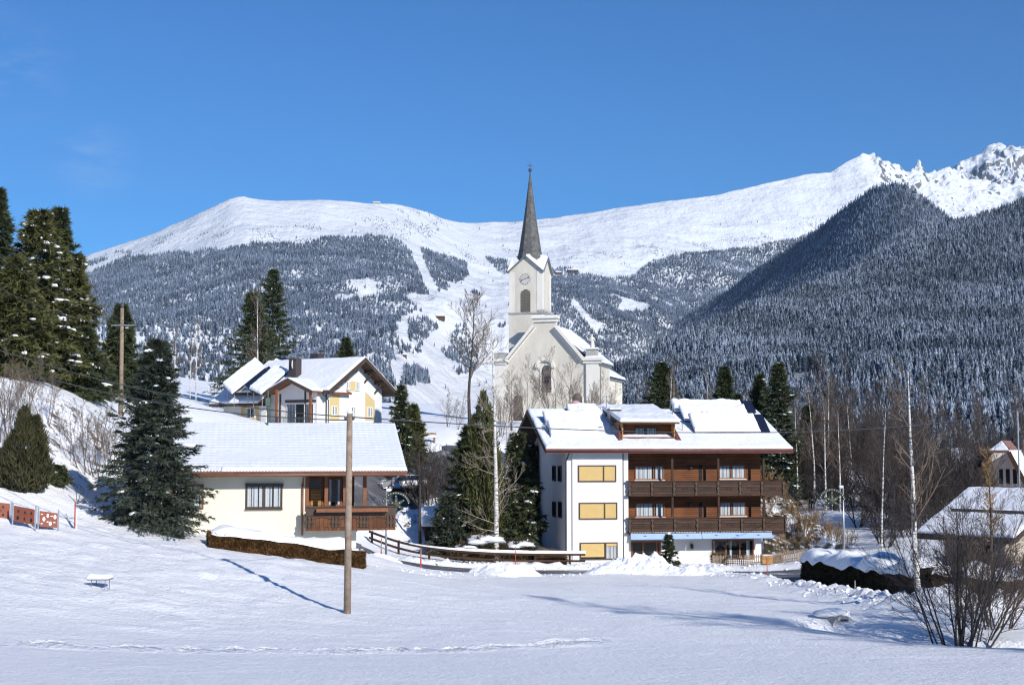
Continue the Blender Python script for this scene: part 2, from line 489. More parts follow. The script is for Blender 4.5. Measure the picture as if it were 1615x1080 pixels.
# ------------------------------------------------------------------ near ground (one sheet)
CTRL = [  # photo x, photo y, distance: where the snow surface lies
 (-200,1080,25),(0,1080,25),(400,1080,25.5),(807,1080,26),(1200,1080,26.5),(1615,1080,27),(1900,1080,28),
 (550,966,50),(0,966,42),(250,966,46),(-200,930,42),(155,928,48),(0,900,49),(0,832,58),(90,838,60),(122,834,62),(180,838,62),
 (-250,800,60),(250,852,62),(320,862,62),(450,878,63.5),(585,897,66),(400,900,57),(300,930,52),
 (807,966,54),(807,930,66),(1000,962,56),(1200,962,55),(1280,972,53),(1440,992,49),(1500,1008,46),(1615,1012,45),(1800,1010,45),
 (1000,925,71),(620,906,77),(700,909,81.5),(800,907,86),(900,909,88),(1000,909,89),(1130,909,88),(1220,916,83.5),(1300,933,75),(1360,949,68),(1400,961,63),(1450,975,57.5),(600,894,88),(640,898,88.5),(680,900,88.5),(720,903,88.7),(760,905,89),(1300,926,80),(1360,935,75.5),(1420,944,71),(1500,947,67.5),
 # road, fence and houses
 (640,886,93),(760,897,96),(900,899,98),(1100,901,98.5),(1280,905,94),(1340,921,82),(1420,934,73),(1500,938,70),(1615,936,69),(1800,934,69),
 (590,872,94),(540,858,98),(575,851,105),(640,878,102),(700,888,101),(760,892,101),(850,894,102),(930,895,102),
 (895,886,105),(1050,886,106.5),(1210,885,108),(880,886,120),(1200,885,122),
 (600,836,109),(680,866,105.5),(760,883,104.3),(640,815,113.5),(700,838,110),(800,870,107),(830,852,113),
 (560,775,110),(600,769,116),(640,764,120),(690,748,127),(720,738,132),(800,716,144),(650,788,117.5),(720,778,121),(780,800,119),
 (640,704,134),(690,684,141),(720,674,146),(620,694,140),(730,720,134),(790,690,160),
 (860,664,190),(790,664,188),(990,664,195),(940,668,175),
 (430,682,130),(520,680,126),(600,682,136),(480,680,145),
 (330,842,69),(480,868,70),(572,890,72),(330,830,82),(560,860,84),
 (150,722,80),(110,775,70),(150,812,72),(200,800,75),(0,640,75),(100,624,82),(150,642,88),(0,700,68),(60,730,68),(190,640,98),(260,650,105),(330,660,110),(-200,600,80),(-250,520,120),(0,560,120),(120,585,125),
 (1235,884,106),(1245,800,121),(1290,825,116),(1330,862,105),(1300,770,140),(1400,820,120),(1500,850,100),(1560,860,96),(1615,870,92),(1700,880,90),
 (1350,890,92),(1450,905,82),(1560,912,76),(1615,915,74),(1800,915,74),
 (1250,706,180),(1450,730,190),(1615,730,170),(1800,730,170),(1050,702,200),(1150,704,220),
 (860,640,300),(600,640,300),(300,620,320),(1200,712,330),(1500,716,350),(1800,716,350),(1380,716,260),(1600,722,260),(0,560,300),(-300,480,300),
]
P = np.array([tuple(at(*c)) for c in CTRL] + [(-30, 2, 8.6), (0, 2, 9.4), (30, 2, 9.6), (-40, -50, 12), (0, -50, 12), (40, -50, 12), (60, 40, 5.2), (80, 90, 4.), (-60, 30, 9.), (-90, 60, 18.)])
def tps_fit(xy, z, lam):
    n = len(xy); d = np.linalg.norm(xy[:, None] - xy[None], axis=2)
    K = np.where(d > 0, d**2 * np.log(d + 1e-9), 0) + lam * np.eye(n)
    Q = np.c_[np.ones(n), xy]
    A = np.block([[K, Q], [Q.T, np.zeros((3, 3))]])
    return np.linalg.solve(A, np.r_[z, 0, 0, 0])
_s = 50.0
TXY = P[:, :2] / _s
TW = tps_fit(TXY, P[:, 2], 0.004)
def tps(x, y):
    x = np.asarray(x, float); y = np.asarray(y, float); sh = x.shape
    q = np.c_[x.ravel(), y.ravel()] / _s
    out = np.empty(len(q))
    for a in range(0, len(q), 20000):
        b = q[a:a + 20000]; d = np.linalg.norm(b[:, None] - TXY[None], axis=2)
        out[a:a + 20000] = (np.where(d > 0, d**2 * np.log(d + 1e-9), 0)) @ TW[:-3] + TW[-3] + b @ TW[-2:]
    return out.reshape(sh)
def line_xy(pts, step=1.0):
    """smooth plan line through photo points"""
    q = np.array([tuple(at(*p))[:2] for p in pts])
    t = np.r_[0, np.cumsum(np.linalg.norm(np.diff(q, axis=0), axis=1))]
    n = max(8, int(t[-1] / step)); s = np.linspace(0, t[-1], n)
    o = np.c_[np.interp(s, t, q[:, 0]), np.interp(s, t, q[:, 1])]
    k = max(3, int(3.0 / step)) | 1
    pad = np.r_[np.repeat(o[:1], k, 0), o, np.repeat(o[-1:], k, 0)]
    for _ in range(2):
        pad = np.stack([np.convolve(pad[:, i], np.ones(k) / k, 'same') for i in (0, 1)], 1)
        pad[:k] = o[0]; pad[-k:] = o[-1]
    return pad[k:-k]
def dist_line(x, y, L):
    best = np.full(x.shape, 1e9)
    for a, b in zip(L[:-1], L[1:]):
        ab = b - a; l2 = ab @ ab + 1e-9
        t = np.clip(((x - a[0]) * ab[0] + (y - a[1]) * ab[1]) / l2, 0, 1)
        best = np.minimum(best, np.hypot(x - a[0] - t * ab[0], y - a[1] - t * ab[1]))
    return best
ROAD = line_xy([(500,846,101),(545,861,97),(590,874,94.5),(650,887,93.2),(760,897,95.5),(900,900,96.5),(1100,902,97),(1240,905,94.5),(1300,914,87),(1350,924,80.5),(1420,934,74),(1500,938,70.5),(1615,937,69),(1900,936,68)])
ROAD2 = line_xy([(470,778,104),(560,774,111),(600,769,116),(640,764,120),(690,748,127),(720,738,132),(800,716,144)])
BERM1 = line_xy([(600,902,77),(660,904,80),(720,904,84),(800,907,88),(900,909,90),(1000,909,91)])
BERM2 = line_xy([(1100,908,91),(1190,911,88),(1240,919,82),(1300,935,74.3),(1360,951,67.3),(1410,965,61.3),(1450,979,56.8),(1500,986,55),(1560,986,55),(1640,981,55)])
BERM3 = line_xy([(590,880,97),(650,889,97.5),(760,894,99.6),(900,896,100.4),(1100,897,101),(1270,899,99)])
DITCH = line_xy([(1295,982,51.3),(1340,992,49.8),(1440,1006,47.3),(1500,1018,45.3),(1620,1022,44.6),(1750,1020,44)])
TRACK = line_xy([(20,1018,35.),(300,1017,35.6),(520,1012,37),(700,1006,38.6),(860,998,41),(960,990,43)], .4)
def grow_axis(a, b, core0, core1, h, g):
    c = list(np.arange(core0, core1, h)); s = h; v = core1
    while v < b: c.append(v); s *= g; v += s
    c.append(b); s = h; v = core0; lo = []
    while v > a: s *= g; v -= s; lo.append(v)
    return np.array(sorted(set([a] + [q for q in lo if q > a] + c)))
GX = grow_axis(-260, 280, -29, 31, .30, 1.06)
GY = grow_axis(-60, 430, 22, 108, .32, 1.04)
XX, YY = np.meshgrid(GX, GY, indexing='ij')
ZB = tps(XX, YY)
def smooth01(a): a = np.clip(a, 0, 1); return a * a * (3 - 2 * a)
DR = np.minimum(dist_line(XX, YY, ROAD), dist_line(XX, YY, ROAD2) + .1)
onroad = smooth01((DR - 3.0) / .9)                      # 0 on the carriageway
field = smooth01((90 - YY) / 8)
det = .12 * fbm(XX / 9, YY / 9, 3) + .04 * fbm(XX / 1.9 + 5, YY / 1.3, 3) + .05 * np.maximum(0, fbm(XX / .95, YY / .8 + 9, 2)) * 1.6
hill = smooth01((-XX - 3) / 8) * smooth01((YY - 38) / 10) * smooth01((72 - YY) / 6)
det += hill * (.16 * np.abs(fbm(XX / 1.7 + 3, YY / 1.1, 3)) - .05 + .16 * np.abs(fbm(XX / .8 + 3, YY / .7, 2)))
flatten = smooth01((YY - 30) / 14)
det *= (.35 + .65 * flatten)
def berm(L, h, wd, off=0.):
    d = dist_line(XX, YY, L)
    ch = .5 + 1.2 * np.abs(fbm(XX / .8 + off, YY / .8, 3)) + .35 * fbm(XX / 4 + off, YY / 4, 2)
    return h * np.exp(-(d / wd)**2) * np.clip(ch, .1, 2)
BERM2B = BERM2[int(len(BERM2) * .38):]
bm = berm(BERM1, .07, 1.1) + berm(BERM2, .28, 1.2, 4) + berm(BERM2B, .42, 1.5, 4) + berm(BERM3, .40, 1.0, 8)
mound = lambda px, py, d, h, r, s: h * np.exp(-(np.hypot(XX - at(px, py, d).x, YY - d) / r)**2) * (.8 + .9 * np.abs(fbm(XX / .9 + s, YY / .9, 3)))
bm += mound(1470, 985, 55, .4, 2.6, 5) + mound(1530, 985, 54, .4, 2.6, 7) + mound(612, 795, 112, 1.2, 2.6, 2)
dd = dist_line(XX, YY, DITCH)
ditch = -1.0 * np.exp(-(dd / 1.0)**2)
dt = dist_line(XX, YY, TRACK)
track = -.20 * np.exp(-(dt / .20)**2) * (1 + .9 * vnoise(XX / .5, YY / .5)) + .14 * np.exp(-((dt - .34) / .16)**2) * (1 + .6 * vnoise(XX / .4, YY / .4))
ZZ = ZB + onroad * (det + ditch + track) + (bm * smooth01((DR - 2.8) / .8)) - .06 * (1 - onroad)
def gz(x, y):
    i = int(np.clip(np.searchsorted(GX, x) - 1, 0, len(GX) - 2)); j = int(np.clip(np.searchsorted(GY, y) - 1, 0, len(GY) - 2))
    u = min(1, max(0, (x - GX[i]) / (GX[i+1] - GX[i]))); v = min(1, max(0, (y - GY[j]) / (GY[j+1] - GY[j])))
    return float((ZZ[i,j]*(1-u) + ZZ[i+1,j]*u)*(1-v) + (ZZ[i,j+1]*(1-u) + ZZ[i+1,j+1]*u)*v)
def on(px, d, sink=0.):
    x = (px - CX) / FPX * d
    return Vector((x, d, gz(x, d) - sink))
def grid_faces(ni, nj):
    i, j = np.meshgrid(np.arange(ni - 1), np.arange(nj - 1), indexing='ij')
    a = (i * nj + j).ravel()
    return np.c_[a, a + nj, a + nj + 1, a + 1]

def ground_mat():
    m, n, L, p = nt('ground_snow')
    g = n.new('ShaderNodeNewGeometry')
    t = noise_n(n, L, .9, 6, .62, vec=g.outputs['Position'], stretch=(1, 1.1, 1))
    t2 = noise_n(n, L, 6.5, 5, .68, vec=g.outputs['Position'], stretch=(1, 1.1, 1))
    h = math_n(n, L, 'ADD', t.outputs[0], math_n(n, L, 'MULTIPLY', t2.outputs[0], .75))
    bump_n(n, L, p, h, 1.0, .12)
    # brown scrub showing through the snow on steep wooded ground
    sp = n.new('ShaderNodeSeparateXYZ'); L(g.outputs['True Normal'], sp.inputs[0])
    steep = n.new('ShaderNodeMapRange'); steep.inputs['From Min'].default_value = .90; steep.inputs['From Max'].default_value = .74
    L(sp.outputs['Z'], steep.inputs['Value'])
    s3 = noise_n(n, L, 1.1, 6, .75, vec=g.outputs['Position'])
    spp = n.new('ShaderNodeSeparateXYZ'); L(g.outputs['Position'], spp.inputs[0])
    far_ = math_n(n, L, 'GREATER_THAN', spp.outputs['Y'], 66.0)
    f = math_n(n, L, 'MULTIPLY', math_n(n, L, 'MULTIPLY', steep.outputs[0], far_), math_n(n, L, 'GREATER_THAN', s3.outputs[0], .56))
    L(mixc(n, L, f, (.90, .91, .93), (.16, .11, .07)), p.inputs['Base Color'])
    p.inputs['Roughness'].default_value = .5; p.inputs['Specular IOR Level'].default_value = .3
    return m
go = mesh_np('ground', np.stack([XX, YY, ZZ], -1).reshape(-1, 3), [grid_faces(len(GX), len(GY))], ground_mat(), smooth=True)
tag(go, kind='structure')

def road_mesh(name, L, half):
    t = np.gradient(L, axis=0); t /= np.linalg.norm(t, axis=1)[:, None] + 1e-9
    nrm = np.c_[-t[:, 1], t[:, 0]]
    offs = np.linspace(-half, half, 9); V = []
    for k in range(len(L)):
        for o in offs:
            q = L[k] + nrm[k] * o * (1 + .12 * math.sin(k * 1.7 + o)); V.append((q[0], q[1]))
    V = np.array(V); z = np.array([gz(a, b) for a, b in V]) ; zb = tps(V[:, 0], V[:, 1])
    z = np.minimum(np.maximum(zb - .03, 0 * z + zb - .03), zb - .03)
    o = mesh_np(name, np.c_[V, z], [grid_faces(len(L), 9)], M['asphalt'], smooth=True)
    return tag(o, kind='structure')
road_mesh('road', ROAD, 3.4)
road_mesh('side_road', ROAD2, 2.9)

# ------------------------------------------------------------------ mountains
def interp(pts, x):
    a = np.array(pts, float); return np.interp(x, a[:, 0], a[:, 1])
def inpoly(px, py, poly):
    q = np.array(poly, float); c = np.zeros(px.shape, bool); n = len(q)
    for i in range(n):
        (x0, y0), (x1, y1) = q[i], q[(i + 1) % n]
        k = ((y0 > py) != (y1 > py)) & (px < (x1 - x0) * (py - y0) / (y1 - y0 + 1e-12) + x0)
        c ^= k
    return c
class Hill:
    """terrain sheet: valley floor -> ridge -> behind the ridge"""
    def __init__(s, name, mat, px0, px1, npx, sky, base, d0, dr, rows, power=1., rough=(0, 1), rsc=600., seed=0., back=900., rig=0., ssm=5., octv=5, crag=None):
        pxs = np.linspace(px0, px1, npx)
        t = np.linspace(0, 1, rows)
        def sm(a, sig):
            k = max(1, int(3 * sig / (pxs[1] - pxs[0]))); x_ = np.arange(-k, k + 1) * (pxs[1] - pxs[0]); g_ = np.exp(-(x_ / sig)**2 / 2); g_ /= g_.sum()
            return np.convolve(np.r_[np.repeat(a[0], k), a, np.repeat(a[-1], k)], g_, 'same')[k:-k]
        S = sm(interp(sky, pxs), ssm)
        D0, D1, B = sm(interp(d0, pxs), 60), sm(interp(dr, pxs), 60), sm(interp(base, pxs), 40)
        tt, _ = np.meshgrid(t, pxs)
        D = D0[:, None] + (D1 - D0)[:, None] * tt
        SS = sm(S, 26)
        PY = B[:, None] + (SS - B)[:, None] * tt**power + (S - SS)[:, None] * tt**11
        X = (pxs[:, None] - CX) / FPX * D
        # exact elevation of the sight line
        v = (CY - PY) / FPX
        Z = CAMZ + D * (_sp + v * _cp) / (_cp - v * _sp)
        X = (pxs[:, None] - CX) / FPX * D / (_cp - v * _sp)
        wgt = np.minimum(1, tt * 4) * (rough[1] + (rough[0] - rough[1]) * tt)
        Z = Z + wgt * (fbm(X / rsc + seed, D / rsc, octv, .5) * .85 + rig * ridged(X / rsc * 1.3 + seed, D / rsc * 1.3, 5, .55))
        if crag: Z = Z + crag(X, D, pxs[:, None], tt)
        k = 8
        bk = np.linspace(0, 1, k + 1)[1:]
        Db = D[:, -1:] + bk[None] * back
        Xb = X[:, -1:] * Db / D[:, -1:]
        Zb = Z[:, -1:] - (bk[None]**1.2) * back * .55
        s.X, s.Y, s.Z = np.c_[X, Xb], np.c_[D, Db], np.c_[Z, Zb]
        s.rows = rows; s.npx = npx
        s.o = mesh_np(name, np.stack([s.X, s.Y, s.Z], -1).reshape(-1, 3), [grid_faces(npx, rows + k)], mat, smooth=True)
        tag(s.o, kind='structure')
    def scatter(s, n, rng, extra=3):
        i = rng.random(n) * (s.npx - 1.001); j = rng.random(n) * (s.rows + extra - 1.001)
        a, b = i.astype(int), j.astype(int); u, v = i - a, j - b
        def bi(A): return (A[a,b]*(1-u) + A[a+1,b]*u)*(1-v) + (A[a,b+1]*(1-u) + A[a+1,b+1]*u)*v
        Q = np.c_[bi(s.X), bi(s.Y), bi(s.Z)]
        # area weighting so that trees stand evenly on the ground
        ar = np.abs((s.X[a+1,b] - s.X[a,b])) * np.abs(s.Y[a,b+1] - s.Y[a,b])
        return Q, ar, i, j

def mtn_mat(name, rock=.0):
    m, n, L, p = nt(name)
    g = n.new('ShaderNodeNewGeometry'); pos = g.outputs['Position']
    sp = n.new('ShaderNodeSeparateXYZ'); L(g.outputs['Normal'], sp.inputs[0])
    t = noise_n(n, L, .007, 9, .64, vec=pos); t2 = noise_n(n, L, .05, 6, .65, vec=pos, stretch=(1, 1, 1))
    h = math_n(n, L, 'ADD', t.outputs[0], math_n(n, L, 'MULTIPLY', t2.outputs[0], .2))
    bump_n(n, L, p, h, 1., 32.)
    r = noise_n(n, L, .02, 8, .75, vec=pos)
    z = n.new('ShaderNodeMapRange'); z.inputs['From Min'].default_value = .72; z.inputs['From Max'].default_value = .35
    L(sp.outputs['Z'], z.inputs['Value'])
    f = math_n(n, L, 'GREATER_THAN', math_n(n, L, 'ADD', r.outputs[0], math_n(n, L, 'MULTIPLY', z.outputs[0], .45 + rock)), .74)
    L(mixc(n, L, f, (.76, .79, .83), (.15, .15, .16)), p.inputs['Base Color'])
    p.inputs['Roughness'].default_value = .6; p.inputs['Specular IOR Level'].default_value = .2
    return m
SKYA = [(-400,470),(-100,440),(60,415),(130,402),(160,393),(200,383),(250,366),(300,346),(340,328),(362,318),(385,314),(405,317),(440,320),(500,321),(560,322),(620,322),(650,328),(680,336),(700,343),(725,350),(745,352),(790,351),(850,346),(900,340),(960,330),(1050,318),(1130,306),(1170,299),(1200,292),(1240,285),(1270,277),(1310,275),(1330,262),(1347,252),(1360,240),(1368,238),(1385,240),(1398,247),(1410,252),(1430,260),(1436,257),(1442,254),(1452,255),(1458,261),(1464,266),(1480,268),(1500,268),(1512,272),(1540,286),(1560,290),(1600,285),(1700,270),(1900,300)]
mA = mtn_mat('mountain_snow', -.02)
HA = Hill('snow_mountain', mA, -420, 1900, 900, SKYA, [(-400,700),(500,690),(650,672),(800,670),(950,640),(1100,600),(1900,520)],
          [(-400,1500),(550,1700),(700,2300),(900,3600),(1100,5200),(1300,6000),(1900,6400)],
          [(-400,5600),(385,6000),(600,6300),(745,7200),(900,7400),(1100,7600),(1365,8000),(1500,8600),(1900,9000)], 230, .92, (30, 230), 760., 2., 1500., .40, 1.3, 4, lambda X, D, q, t: smooth01((q - 1335) / 60) * t**2.2 * (62 * ridged(X / 170, D / 170, 5, .62) - 26) + smooth01((q - 1425) / 12) * smooth01((1475 - q) / 12) * t**5 * 26 * fbm(X / 40, D / 60, 3))
SKYC = [(1380,330),(1480,285),(1510,272),(1522,268),(1535,262),(1545,262),(1552,250),(1558,238),(1566,236),(1572,240),(1580,234),(1587,236),(1594,240),(1600,234),(1606,237),(1612,236),(1625,246),(1640,240),(1660,225),(1750,215),(1900,240)]
HC = Hill('rocky_peaks', mtn_mat('peak_rock_snow', .16), 1380, 1900, 300, SKYC, [(1380,420),(1900,420)], [(1380,8200),(1900,8200)], [(1380,10600),(1900,10600)], 150, 1., (70, 300), 420., 6., 1200., 1.3, 3., 6)
forest_floor = plain('forest_floor', (.20, .22, .25), .95, .6, .02, coord='Object')
SKYB = [(860,640),(940,606),(1000,552),(1090,492),(1150,455),(1200,418),(1250,390),(1290,362),(1340,322),(1380,295),(1420,289),(1450,305),(1480,330),(1560,385),(1900,480)]
HB = Hill('wooded_spur', forest_floor, 860, 1900, 260, SKYB, [(860,690),(1900,600)], [(860,2600),(1300,2300),(1900,2200)],
          [(860,6400),(1000,5900),(1100,5400),(1200,4800),(1300,4300),(1400,3950),(1480,3750),(1900,3600)], 110, 1., (8, 60), 400., 9., 500.)
SKYD = [(860,640),(930,610),(962,590),(1030,560),(1100,522),(1160,503),(1200,480),(1280,455),(1330,436),(1380,402),(1440,367),(1500,352),(1560,337),(1615,316),(1700,296),(1900,260)]
HD = Hill('wooded_hill', forest_floor, 860, 1900, 300, SKYD, [(860,735),(1900,735)], [(860,425),(1900,425)],
          [(860,1400),(960,1600),(1100,1900),(1300,2400),(1450,2750),(1615,3000),(1900,3100)], 150, 1.0, (6, 60), 260., 14., 300.)

# ------------------------------------------------------------------ far forests (nobody could count them): one object each
def frost_tree(name, seed, mat, h=20., r=3.6, layers=7, arms=8):
    rng = np.random.default_rng(seed); V, Fq = [], []
    def add(*p): V.extend(p); return len(V) - len(p)
    b = add(*[(.25*math.cos(a), .25*math.sin(a), z*h) for z in (0, .25) for a in (0, 2.1, 4.2)])
    Fq += [(b, b+1, b+4, b+3), (b+1, b+2, b+5, b+4), (b+2, b, b+3, b+5)]
    T = []
    for k in range(layers):
        f = k / layers
        z0 = h * (.10 + .84 * f**.95); rr = r * (1 - f)**.8 * rng.uniform(.8, 1.2); top = z0 + h * (.26 - .1 * f)
        o = rng.uniform(0, 6)
        tip = add((rng.normal(0, .12), rng.normal(0, .12), min(top, h)))
        ring = []
        for i in range(arms * 2):
            a = o + math.pi * i / arms + rng.normal(0, .1)
            q = rr * (rng.uniform(.85, 1.15) if i % 2 == 0 else rng.uniform(.35, .6))
            ring.append((q * math.cos(a), q * math.sin(a), z0 - (h * .035 if i % 2 == 0 else -h * .03) + rng.normal(0, .2)))
        b = add(*ring)
        for i in range(arms * 2): T.append((tip, b + i, b + (i + 1) % (arms * 2)))
    return mesh_np(name, V, [np.array(Fq), np.array(T)], mat)
def scatter_mod(o, protos, smin, smax):
    pc = bpy.data.collections.new(o.name + '_kinds')
    for q in protos:
        for c in list(q.users_collection): c.objects.unlink(q)
        pc.objects.link(q)
    g = bpy.data.node_groups.new(o.name + '_scatter', 'GeometryNodeTree')
    g.interface.new_socket('Geometry', in_out='INPUT', socket_type='NodeSocketGeometry')
    g.interface.new_socket('Geometry', in_out='OUTPUT', socket_type='NodeSocketGeometry')
    n, L = g.nodes, g.links.new
    i, ou = n.new('NodeGroupInput'), n.new('NodeGroupOutput')
    ip = n.new('GeometryNodeInstanceOnPoints'); ci = n.new('GeometryNodeCollectionInfo')
    ci.inputs['Collection'].default_value = pc; ci.inputs['Separate Children'].default_value = True; ci.inputs['Reset Children'].default_value = True
    ip.inputs['Pick Instance'].default_value = True
    rr = n.new('FunctionNodeRandomValue'); rr.data_type = 'FLOAT_VECTOR'; rr.inputs[0].default_value = (-.04, -.04, 0); rr.inputs[1].default_value = (.04, .04, 6.28)
    na = n.new('GeometryNodeInputNamedAttribute'); na.data_type = 'FLOAT'; na.inputs[0].default_value = 'size'
    ri = n.new('FunctionNodeRandomValue'); ri.data_type = 'INT'; ri.inputs[4].default_value = 0; ri.inputs[5].default_value = len(protos) - 1
    L(i.outputs[0], ip.inputs['Points']); L(ci.outputs[0], ip.inputs['Instance']); L(rr.outputs[0], ip.inputs['Rotation'])
    L(na.outputs[0], ip.inputs['Scale']); L(ri.outputs[2], ip.inputs['Instance Index']); L(ip.outputs[0], ou.inputs[0])
    md = o.modifiers.new('scatter', 'NODES'); md.node_group = g
def forest(name, Q, size, protos, label=None):
    me = bpy.data.meshes.new(name)
    me.vertices.add(len(Q)); me.vertices.foreach_set('co', np.asarray(Q, np.float32).ravel())
    a = me.attributes.new('size', 'FLOAT', 'POINT'); a.data.foreach_set('value', np.asarray(size, np.float32))
    o = bpy.data.objects.new(name, me); COL.objects.link(o)
    scatter_mod(o, protos, 1, 1)
    tag(o, label, 'forest', kind='stuff')
    return o
def thin(Q, ar, rng, per):
    """keep a density of one tree per `per` square metres"""
    k = ar / ar.max(); return rng.random(len(Q)) < k
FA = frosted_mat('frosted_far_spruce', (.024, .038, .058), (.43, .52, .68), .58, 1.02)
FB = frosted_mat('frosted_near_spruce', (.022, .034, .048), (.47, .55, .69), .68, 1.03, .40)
rng = np.random.default_rng(21)
# the snowy mountain: forest belt, pistes cut through it, lone trees above the tree line
Q, ar, ii, jj = HA.scatter(420000, rng, 0)
px, py = proj(Q)
rag = fbm(Q[:, 0] / 160, Q[:, 1] / 160, 4) * 26
rag2 = fbm(Q[:, 0] / 45 + 4, Q[:, 1] / 45, 3)
BELT = [(-420,480),(60,432),(130,418),(200,402),(250,398),(300,402),(345,398),(380,390),(440,388),(500,380),(545,374),(580,370),(610,376),(640,388),(655,408),(668,440),(678,468),(672,486),(650,494),(625,500),(612,520),(618,545),(624,575),(620,610),(620,640),(600,720),(-420,720)]
PATCH = [[(657,388),(690,400),(742,416),(744,438),(728,450),(706,464),(692,468),(684,450),(670,420)],
 [(640,505),(688,500),(702,512),(690,526),(668,540),(640,545)],[(612,520),(640,548),(668,545),(664,560),(630,566)],
 [(636,585),(668,580),(682,600),(684,608),(650,614),(628,612)],[(706,512),(738,508),(742,535),(760,555),(755,590),(718,598),(700,565),(692,555),(712,550)],
 [(763,407),(800,412),(806,440),(792,438),(776,420)],[(735,466),(752,462),(760,470),(744,476)],[(640,470),(668,478),(660,492),(640,490)],
 [(866,442),(905,432),(960,442),(995,440),(1030,412),(1080,402),(1140,398),(1190,392),(1250,380),(1320,360),(1320,700),(860,720)],
 [(786,515),(806,510),(806,560),(790,555)],[(588,640),(640,640),(640,700),(588,700)],[(862,426),(900,424),(912,432),(870,436)]]
PISTE = [[(648,384),(655,384),(672,440),(690,472),(684,480),(668,448),(656,412)],[(118,432),(196,398),(204,402),(120,440)],[(984,470),(1006,478),(1000,492),(972,492)],[(930,500),(950,512),(942,530),(926,510)],[(905,470),(935,505),(925,510),(900,480)]]
pyr, pxr = py + rag * .55, px + rag * .5
m = inpoly(pxr, pyr, BELT)
for q in PATCH:
    qc = np.mean(np.array(q, float), 0); er = 1.0 if qc[0] > 1000 else 1.12
    m |= inpoly(qc[0] + (px - qc[0]) * er + rag * .15, qc[1] + (py - qc[1] + 2) * er + rag * .15, q)
for q in PISTE: m &= ~inpoly(px, py, q)
gap = (fbm(Q[:, 0] / 220 + 9, Q[:, 1] / 330, 3) > .43) & (py > 430) & (px > 470)
m &= ~gap
# scattered trees thinning out upwards
tl = interp([(-400,450),(130,408),(250,386),(385,376),(560,362),(640,330),(700,350),(740,395),(800,405),(870,425),(1000,400),(1140,392),(1300,350)], px)
lone = (py > tl - 14) & (py < tl + 20) & (fbm(Q[:, 0] / 120, Q[:, 1] / 120 + 3, 3) > .12)
scrub = inpoly(px, py, [(560,345),(610,338),(665,342),(700,352),(690,372),(650,382),(600,366)]) & (fbm(Q[:, 0] / 90, Q[:, 1] / 200, 3) > .05)
keep = (m | ((lone | scrub) & (rng.random(len(Q)) < .30)) | ((py > 350) & (py < 640) & (rng.random(len(Q)) < .0012)))
dens = np.clip(ar / np.percentile(ar, 90), 0, 1)
keep &= (rng.random(len(Q)) < .85 * dens + .25) & (py > 330)
QA = Q[keep]
szA = rng.uniform(.48, .90, len(QA)) * np.where((lone | scrub)[keep] & ~m[keep], .5, 1.)
forest('mountain_forest', QA, szA, [frost_tree('spruce_kind', s, FA, 20, 3.7) for s in (1, 2, 3)])
Q, ar, ii, jj = HB.scatter(90000, rng, 1)
keep = (rng.random(len(Q)) < .8)
forest('spur_forest', Q[keep], rng.uniform(.42, .8, keep.sum()), [frost_tree('spruce_kind', s, FA, 21, 3.9) for s in (4, 5)])
Q, ar, ii, jj = HD.scatter(170000, rng, 2)
px, py = proj(Q)
clear = inpoly(px, py, [(1205,600),(1285,585),(1290,605),(1220,615)])
keep = (rng.random(len(Q)) < np.clip(ar / np.percentile(ar, 80), .12, 1) * .6) & ~clear
QD = Q[keep]
forest('hill_forest', QD, rng.uniform(.40, .78, len(QD)) * (1 + .7 * fbm(QD[:, 0] / 90, QD[:, 1] / 90, 3)), [frost_tree('spruce_kind', s, FB, 21, 4.4, 9, 8) for s in (6, 7, 8, 9)])
print('forest trees', len(QA), len(QD))

